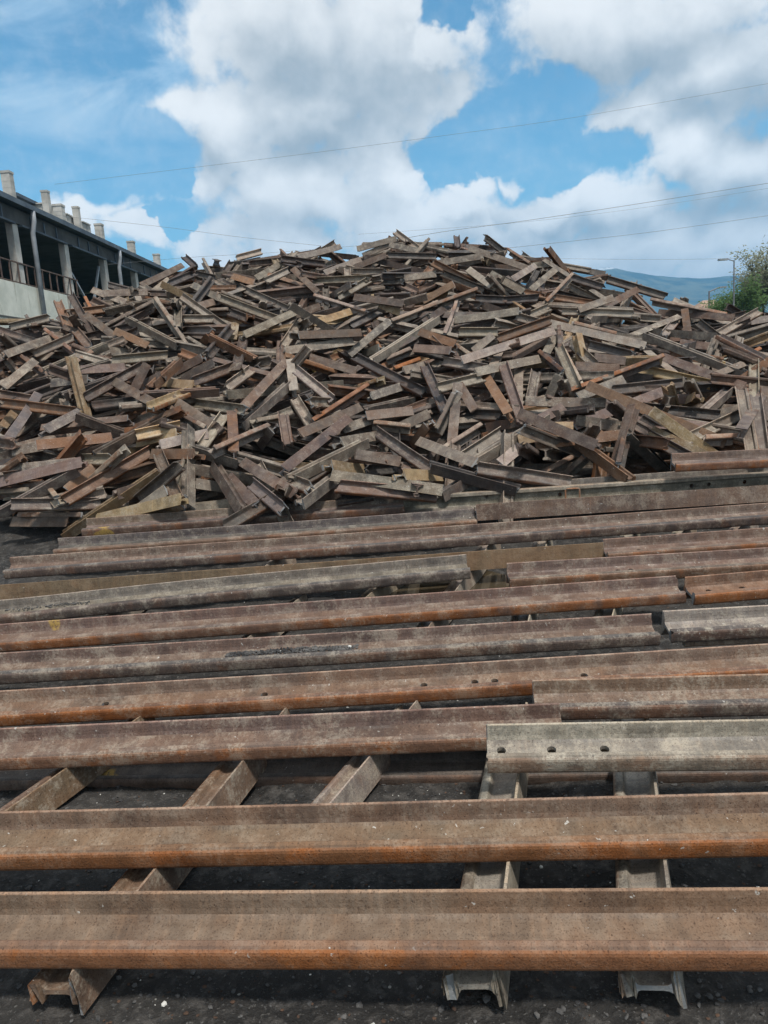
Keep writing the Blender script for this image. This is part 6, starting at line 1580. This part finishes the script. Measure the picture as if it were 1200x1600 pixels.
for i, (loc, q, L, c, _) in enumerate(fillp):
    if i in big: continue
    vs, fs = offcut(L * 1.18, rnd, True)
    k = len(HV); m3 = q.to_matrix()
    HV += [tuple(m3 @ Vector(v) + loc) for v in vs]
    HF += [tuple(k + j for j in f) for f in fs]
    t_ = TINT[c]; s_ = rnd.uniform(.55, 1.0)
    HT += [(t_[0] * s_, t_[1] * s_, t_[2] * s_, 1)] * len(vs)
    HW += [(RUST[c] * rnd.uniform(.6, 1.2), LIME[c] * rnd.uniform(.6, 1.3), rnd.random(), 1)] * len(vs)
heap = mesh('rail_heap', HV, HF, STEEL_HEAP)
for nm_, data in (('tint', HT), ('wear', HW)):
    at = heap.data.attributes.new(nm_, 'FLOAT_COLOR', 'POINT')
    at.data.foreach_set('color', [x for c4 in data for x in c4])
tag(heap, 'mass of countless short rail offcuts filling the heap behind and beneath the others', 'scrap heap', None, 'stuff')

# ------------------------------------------------------------------ steel clip standing on the upright rail
p_ = hit(895, 790, .05)
cl = MB()
A0, A1 = at_y(884, 784, p_.y - .05), at_y(906, 783, p_.y - .05)
h_ = Vector((0, 0, .115))
cl.tube([A0, A0 + h_ * .9, A0 + h_ + (A1 - A0) * .12, A1 + h_ - (A1 - A0) * .12, A1 + h_ * .9, A1], .007, 8)
clip = cl.build('lifting_clip', STEEL)
wear(clip, 't', rnd, .4, .3)
tag(clip, 'small steel hoop standing up from the grey green rail at the heap foot', 'hoop')

# ------------------------------------------------------------------ stones
def stone(vs, fs, x, y, z, r, rnd):
    k = len(vs)
    sc_ = (rnd.uniform(.7, 1.3) * r, rnd.uniform(.6, 1.1) * r, rnd.uniform(.4, .8) * r)
    th = rnd.uniform(0, 6.3); ct, st_ = math.cos(th), math.sin(th)
    for (a, b, c) in ICO_V:
        j = 1 + rnd.uniform(-.25, .25)
        px_, py_, pz_ = a * sc_[0] * j, b * sc_[1] * j, c * sc_[2] * j
        vs.append((x + px_ * ct - py_ * st_, y + px_ * st_ + py_ * ct, z + pz_))
    fs += [tuple(k + i for i in f) for f in ICO_F]


bm = bmesh.new(); bmesh.ops.create_icosphere(bm, subdivisions=1, radius=1)
ICO_V = [tuple(v.co) for v in bm.verts]; ICO_F = [tuple(v.index for v in f.verts) for f in bm.faces]
bm.free()
rnd = random.Random(77)
sv, sf, wv, wf = [], [], [], []
for i in range(14000):
    y = 1.1 + 7.2 * rnd.random() ** 1.3
    x = rnd.uniform(-.62, .62) * (y + .8)
    r_ = .003 + .009 * rnd.random() ** 4 + (.010 if rnd.random() < .006 else 0)
    z = hill_base(x, y)
    if rnd.random() < .03: stone(wv, wf, x, y, z + r_ * .2, r_ * .9, rnd)
    else: stone(sv, sf, x, y, z + r_ * .2, r_, rnd)
tag(mesh('gravel', sv, sf, M_STONE), 'dark ash gravel strewn over the ground', 'gravel', None, 'stuff')
tag(mesh('pale_gravel', wv, wf, M_WHITE), 'scattered pale chips on the black ash', 'gravel', None, 'stuff')
fv, ff_ = [], []
for i in range(4200):
    y = 1.2 + 6.5 * rnd.random() ** 1.2
    x = rnd.uniform(-.62, .62) * (y + .8)
    r_ = .003 + .006 * rnd.random() ** 2
    k_ = len(fv)
    stone(fv, ff_, 0, 0, 0, r_, rnd)
    z = hill_base(x, y) + .002
    for q in range(k_, len(fv)):
        a3 = fv[q]; fv[q] = (a3[0] + x, a3[1] + y, a3[2] * .35 + z)
tag(mesh('rust_flakes', fv, ff_, simple('rust_flake', (.045, .028, .020), (.10, .06, .04), 9, .9)), 'rust flakes fallen on the ash around the rails', 'rust flakes', None, 'stuff')
# ash and pebbles lying in the web of two rails
def debris(rail, u0, u1, v0, v1, n, name, lab, spread=.03):
    root, M, L = rail
    x0, x1 = hole_x(M, L, u0, v0), hole_x(M, L, u1, v1)
    Zv = M.col[2].to_3d(); s = 1 if Zv.z > 0 else -1
    vs, fs = [], []
    for i in range(n):
        t_ = rnd.random(); x = x0 + (x1 - x0) * t_
        y = -.02 + rnd.gauss(0, spread * .6)
        r_ = .003 + .005 * rnd.random() ** 2 + (.006 if rnd.random() < .03 else 0)
        e_ = max(0, math.sin(math.pi * t_))
        p_ = M @ Vector((x, max(-.045, min(.03, y)), s * (.0078 + r_ * .3 + rnd.random() * .010 * e_)))
        stone(vs, fs, p_.x, p_.y, p_.z, r_, rnd)
    tag(mesh(name, vs, fs, M_STONE), lab, 'debris', None, 'stuff')


debris(placed[6], 360, 560, 1006, 1000, 1500, 'ash_debris', 'black ash with small pebbles lying in the web of a brown rail')
debris(placed[10], 10, 140, 955, 948, 700, 'soil_debris', 'crumbs of soil lying in the web of the bent grey green rail')
for (u, v, r_, lab) in ((547, 1008, .016, 'larger pale pebble at the end of the ash in the rail web'), (441, 1004, .012, 'pale pebble lying among the ash in the rail web')):
    root, M, L = placed[6]
    x = hole_x(M, L, u, v); Zv = M.col[2].to_3d(); s = 1 if Zv.z > 0 else -1
    p_ = M @ Vector((x, -.02, s * (.010 + r_ * .6)))
    vs, fs = [], []
    stone(vs, fs, 0, 0, 0, r_, rnd)
    o = mesh('pebble', vs, fs, M_WHITE); o.location = p_
    tag(o, lab, 'pebble')

# ------------------------------------------------------------------ industrial hall at the left
hall = empty('industrial_hall')
hall.rotation_euler = (0, 0, -R(1.46))
tag(hall, 'derelict concrete hall with open upper storey and roof vents behind the heap at left', 'industrial building')
FX = -18.9
EAVE, LINT, RT_, WT, WB = 11.87, 10.82, 8.82, 7.74, 5.3


def hloc(u, v, off):
    d = Matrix.Rotation(R(1.46), 3, 'Z') @ ray(u, v)
    k_ = -off / d.x
    return d.y * k_, 1.8 + d.z * k_


cols = [22.35 + 6.3 * i for i in range(9)]
for y in cols:
    MB().box((FX - .02, y - .29, 0 if y > 46.5 else WB - .6), (FX + .52 - .9, y + .29, LINT + .3)).build('column', M_COL, hall)
MB().box((FX - .30, 20, WB), (FX + .12, 46.3, WT)).build('parapet_wall', M_CONC, hall)
MB().box((FX + .12, 20, WB + .62), (FX + .16, 46.2, WB + .70)).build('parapet_shade_line', M_DARKSHADE_CONC, hall)  # dark strip standing in for the shade line of the wall groove
MB().box((FX - 15, 20, WB - .5), (FX + .05, 46.3, WB - .003)).build('floor_slab', M_DARKSHADE_CONC, hall)
MB().box((FX - 15, 19, 0), (FX - 14.6, 78, EAVE - .35)).build('rear_wall', M_DARKSHADE_CONC, hall)
MB().box((FX - 15, 76, 0), (FX - .5, 76.4, EAVE - .35)).build('end_wall', M_DARKSHADE_CONC, hall)
MB().box((FX - .28, 19, LINT), (FX + .10, 77, EAVE - .3)).build('eaves_beam', M_DARKSHADE_CONC, hall)
b = MB()
for y0, y1 in zip(cols, cols[1:]):
    b.box((FX - .05, y0 + .35, LINT - .10), (FX + .22, y1 - .35, LINT - .012))
    for q in range(1, 4):
        yy = y0 + (y1 - y0) * q / 4
        b.box((FX + .105, yy - .04, LINT), (FX + .17, yy + .04, LINT + .62))
b.build('lintel', M_ROOF, hall)
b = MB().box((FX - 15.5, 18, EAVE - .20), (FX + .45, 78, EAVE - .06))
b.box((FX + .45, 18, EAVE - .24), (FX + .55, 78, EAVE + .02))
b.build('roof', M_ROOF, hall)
rl = MB()
for z_ in (RT_, ): rl.beam((FX + .02, 20, z_), (FX + .02, 48.4, z_), .07, .07)
rl.beam((FX + .02, 20, WT + .08), (FX + .02, 48.4, WT + .08), .05, .05)
y = 20.6
while y < 48.5:
    rl.beam((FX + .02, y, WT), (FX + .02, y, RT_), .06, .10 if False else .06); y += .92
railing = rl.build('railing', M_RAILING, hall)
for u, y in ((37, 42.5), (177, 55.5)):
    pp = MB()
    pp.tube([(FX + .45, y, EAVE - .25), (FX + .45, y, EAVE - .75), (FX + .30, y, EAVE - 1.35), (FX + .30, y, WB - .2 if u < 100 else 1)], .13, 10)
    pp.build('downpipe', M_PIPE, hall, True)
MB().beam((FX - .3, 47.6, LINT - .9), (FX - .3, 53.2, 5.6), .12, .12).beam((FX - .32, 53.3, LINT - .5), (FX - .5, 50.0, 5.0), .12, .16).build('cross_brace', M_PIPE, hall)
for (u, top, wpx, off) in ((10, 268, 15, 19.6), (-25, 262, 15, 19.6), (70, 298, 11, 20.6), (91, 320, 15, 19.8), (118, 323, 10, 21.0), (154, 350, 12, 19.8), (204, 377, 11, 19.8), (244, 397, 10, 19.8)):
    y, z_ = hloc(u, top, off)
    wd_ = wpx * y / 1202 / 2 * .86
    c_b = MB().box((-off - wd_, y - wd_, EAVE - .1), (-off + wd_, y + wd_, z_ - .12))
    c_b.box((-off - wd_ * 1.12, y - wd_ * 1.12, z_ - .116), (-off + wd_ * 1.12, y + wd_ * 1.12, z_))
    c_b.box((-off - wd_ * 1.25, y - wd_ * 1.25, EAVE - .05), (-off + wd_ * 1.25, y + wd_ * 1.25, EAVE + .5))
    for q in range(3):
        zz = EAVE + .7 + (z_ - EAVE - .9) * q / 3
        c_b.box((-off - wd_ * 1.03, y - wd_ * 1.03, zz), (-off + wd_ * 1.03, y + wd_ * 1.03, zz + .03))
    c_b.build('roof_vent', M_COL, hall)
(y0, z0), (y1, z1) = hloc(20, 303, 22), hloc(56, 322, 22)
MB().box((-24.5, y0, EAVE - .05), (-22, y1, z0 - .2)).build('roof_monitor', M_CONC, hall)
MB().box((-25, y0 - .3, z0 - .196), (-21.6, y1 + .4, z0)).build('monitor_roof', M_ROOF, hall)
for q, (u, v) in enumerate(((62, 322), (80, 326), (86, 333), (101, 338), (108, 342), (126, 350), (131, 352))):
    y, z_ = hloc(u, v, 21.6)
    MB().box((-22.4, y - .45, EAVE - .05), (-21.3, y + .45, z_)).box((-22.5, y - .55, z_ + .004), (-21.2, y + .3, z_ + .08)).build('roof_block', M_COL, hall)

# ------------------------------------------------------------------ far right: lamps, trees, house
def lamp(u, vt, arm_u, arm_v, Y, lab, r=.09):
    T0 = at_y(u, vt, Y); E0 = at_y(arm_u, arm_v, Y)
    root = empty('street_lamp', (T0.x, T0.y, 0))
    MB().tube([(0, 0, 0), (0, 0, T0.z * .5), (0, 0, T0.z)], [r * 1.3, r, r * .75], 8).build('pole', M_POLE, root)
    MB().tube([(0, 0, T0.z - .05), (E0.x - T0.x, 0, E0.z)], r * .55, 6).build('arm', M_POLE, root)
    s = 1 if E0.x > T0.x else -1
    hx_ = E0.x - T0.x
    MB().box((min(hx_, hx_ + s * .7), -.16, E0.z - .07), (max(hx_, hx_ + s * .7), .16, E0.z + .06)).build('lamp_head', M_PIPE, root)
    tag(root, lab, 'street lamp', 'street lamps beyond the heap')


lamp(1147, 407, 1137, 405, 60, 'taller street lamp in front of the green tree, arm pointing left', .065)
lamp(1108, 455, 1124, 449, 80, 'lower street lamp left of the trees, arm pointing right', .11)


def tree(u, vtop, upx_w, Y, mleaf, nleaf, size, lab, seed, sparse=False):
    rn = random.Random(seed)
    T0 = at_y(u, vtop, Y)
    Wd = upx_w * Y / 1202
    root = empty('broadleaf_tree', (T0.x, T0.y, 0))
    H = T0.z
    tr = MB(); tips = []

    def grow(p, d, L, r, lv):
        pts = [p]; q = p.copy(); dd = d.copy()
        for i in range(4):
            dd = (dd + Vector((rn.gauss(0, .10), rn.gauss(0, .10), rn.gauss(.03, .05)))).normalized()
            q = q + dd * L / 4
            pts.append(q.copy())
        tr.tube(pts, [r, r * .88, r * .76, r * .66, r * .55], 6 if lv < 2 else 4, False)
        if lv >= 2: tips.extend(pts[1:])
        if lv < 4:
            for k_ in range(4 if lv < 2 else 3):
                ax = Vector((rn.gauss(0, 1), rn.gauss(0, 1), rn.gauss(0, .4))).normalized()
                nd = (dd + ax * rn.uniform(.5, .95)).normalized()
                grow(pts[rn.choice([2, 3, 4])], nd, L * rn.uniform(.62, .82), r * .5, lv + 1)
    grow(Vector((0, 0, 0)), Vector((0, 0, 1)), H * .34, H * .024, 0)
    # fit to the wanted size
    mx = sorted(t_.z for t_ in tips)[int(len(tips) * .985)]; sx = Wd / sorted(abs(t_.x) for t_ in tips)[int(len(tips) * .93)] ; sz = H * .98 / mx
    tr.v = [(x * sx if z > H * .2 else x * (1 + (sx - 1) * max(0, z) / (H * .2)), y * sx, z * sz) for x, y, z in tr.v]
    tips2 = [Vector((t_.x * sx, t_.y * sx, t_.z * sz)) for t_ in tips]
    tr.build('trunk', M_BARK, root)
    lv, lf = [], []
    for i in range(nleaf):
        c0 = rn.choice(tips2) + Vector((rn.gauss(0, size * 2.2), rn.gauss(0, size * 2.2), rn.gauss(0, size * 2.0)))
        a = Vector((rn.gauss(0, 1), rn.gauss(0, 1), rn.gauss(0, 1))).normalized(); b_2 = a.orthogonal().normalized()
        s_ = size * rn.uniform(.5, 1.2)
        k_ = len(lv)
        lv += [tuple(c0 + a * s_), tuple(c0 + b_2 * s_ * .5), tuple(c0 - a * s_ * .8), tuple(c0 - b_2 * s_ * .5)]
        lf.append((k_, k_ + 1, k_ + 2, k_ + 3))
    mesh('crown', lv, lf, mleaf, root)
    tag(root, lab, 'tree')


tree(1182, 397, 80, 75, M_LEAF_OLD, 15000, .17, 'large grey green tree with thin airy crown at the right edge', 4)
tree(1172, 447, 34, 62, M_LEAF_NEW, 9000, .13, 'small fresh green tree behind the right lamp pole', 9)
tree(1330, 420, 80, 80, M_LEAF_OLD, 4000, .18, 'grey green tree just outside the right edge', 14)

hs = empty('house', (0, 0, 0))
hp = at_y(1092, 484, 180)
hs.location = (hp.x, hp.y, 0)
MB().box((0, 0, 0), (7.4, 8, hp.z - .2)).build('wall', M_PLASTER, hs)
zr_ = at_y(1108, 467, 180).z
mesh('roof', [(-.5, -.5, hp.z - .2), (7.9, -.5, hp.z - .2), (7.9, 8.5, hp.z - .2), (-.5, 8.5, hp.z - .2), (2.5, 4, zr_), (5, 4, zr_)],
     [(0, 1, 5, 4), (1, 2, 5), (2, 3, 4, 5), (3, 0, 4), (3, 2, 1, 0)], M_TILE, hs)
tag(hs, 'distant house with tan tiled roof left of the trees', 'house')

# ------------------------------------------------------------------ overhead wires
WIRES = [([(85, 288), (300, 262), (480, 240), (700, 211), (900, 183), (1220, 127)], 40, .016, 'topmost overhead wire crossing the blue gap and clouds'),
         ([(100, 338), (250, 354), (380, 371), (520, 386)], 34, .014, 'overhead wire dropping from the hall roof to behind the heap'),
         ([(600, 378), (700, 361), (820, 345), (1000, 318), (1220, 283)], 30, .019, 'dark overhead wire rising to the right, upper one of a close pair'),
         ([(560, 366), (760, 352), (900, 338), (1050, 318), (1220, 291)], 42, .012, 'faint overhead wire just beside the dark rising wire'),
         ([(160, 414), (300, 402), (420, 395), (560, 384)], 36, .013, 'low overhead wire over the left shoulder of the heap'),
         ([(780, 389), (900, 376), (1030, 361), (1220, 334)], 30, .015, 'overhead wire rising to the right below the dark wire'),
         ([(820, 403), (950, 405), (1080, 405), (1220, 402)], 55, .018, 'lowest overhead wire running level to the taller street lamp')]
for pts, Y, r_, lab in WIRES:
    P3 = [at_y(u, v, Y) for u, v in pts]
    # smooth the run
    out = []
    for i in range(len(P3) - 1):
        p0 = P3[max(0, i - 1)]; p1 = P3[i]; p2_ = P3[i + 1]; p3 = P3[min(len(P3) - 1, i + 2)]
        for q in range(8):
            t_ = q / 8
            out.append(.5 * ((2 * p1) + (p2_ - p0) * t_ + (2 * p0 - 5 * p1 + 4 * p2_ - p3) * t_ ** 2 + (3 * p1 - p0 - 3 * p2_ + p3) * t_ ** 3))
    out.append(P3[-1])
    o = MB().tube(out, r_ * .42, 5).build('overhead_wire', M_WIRE)
    tag(o, lab, 'overhead wire', 'wires strung over the yard')

# ------------------------------------------------------------------ haze
mh, N = mat('haze')
v_ = N.new('ShaderNodeVolumePrincipled')
v_.inputs['Color'].default_value = (.22, .60, 1, 1)
v_.inputs['Density'].default_value = .00025
v_.inputs['Anisotropy'].default_value = .2
o_ = N.new('ShaderNodeOutputMaterial')
N.l.new(v_.outputs[0], o_.inputs['Volume'])
hz_ = MB().box((-13900, -3000, -10), (13900, 6000, 505)).build('haze', mh)
tag(hz_, 'thin blue air between the yard and the mountain', 'haze', None, 'stuff')
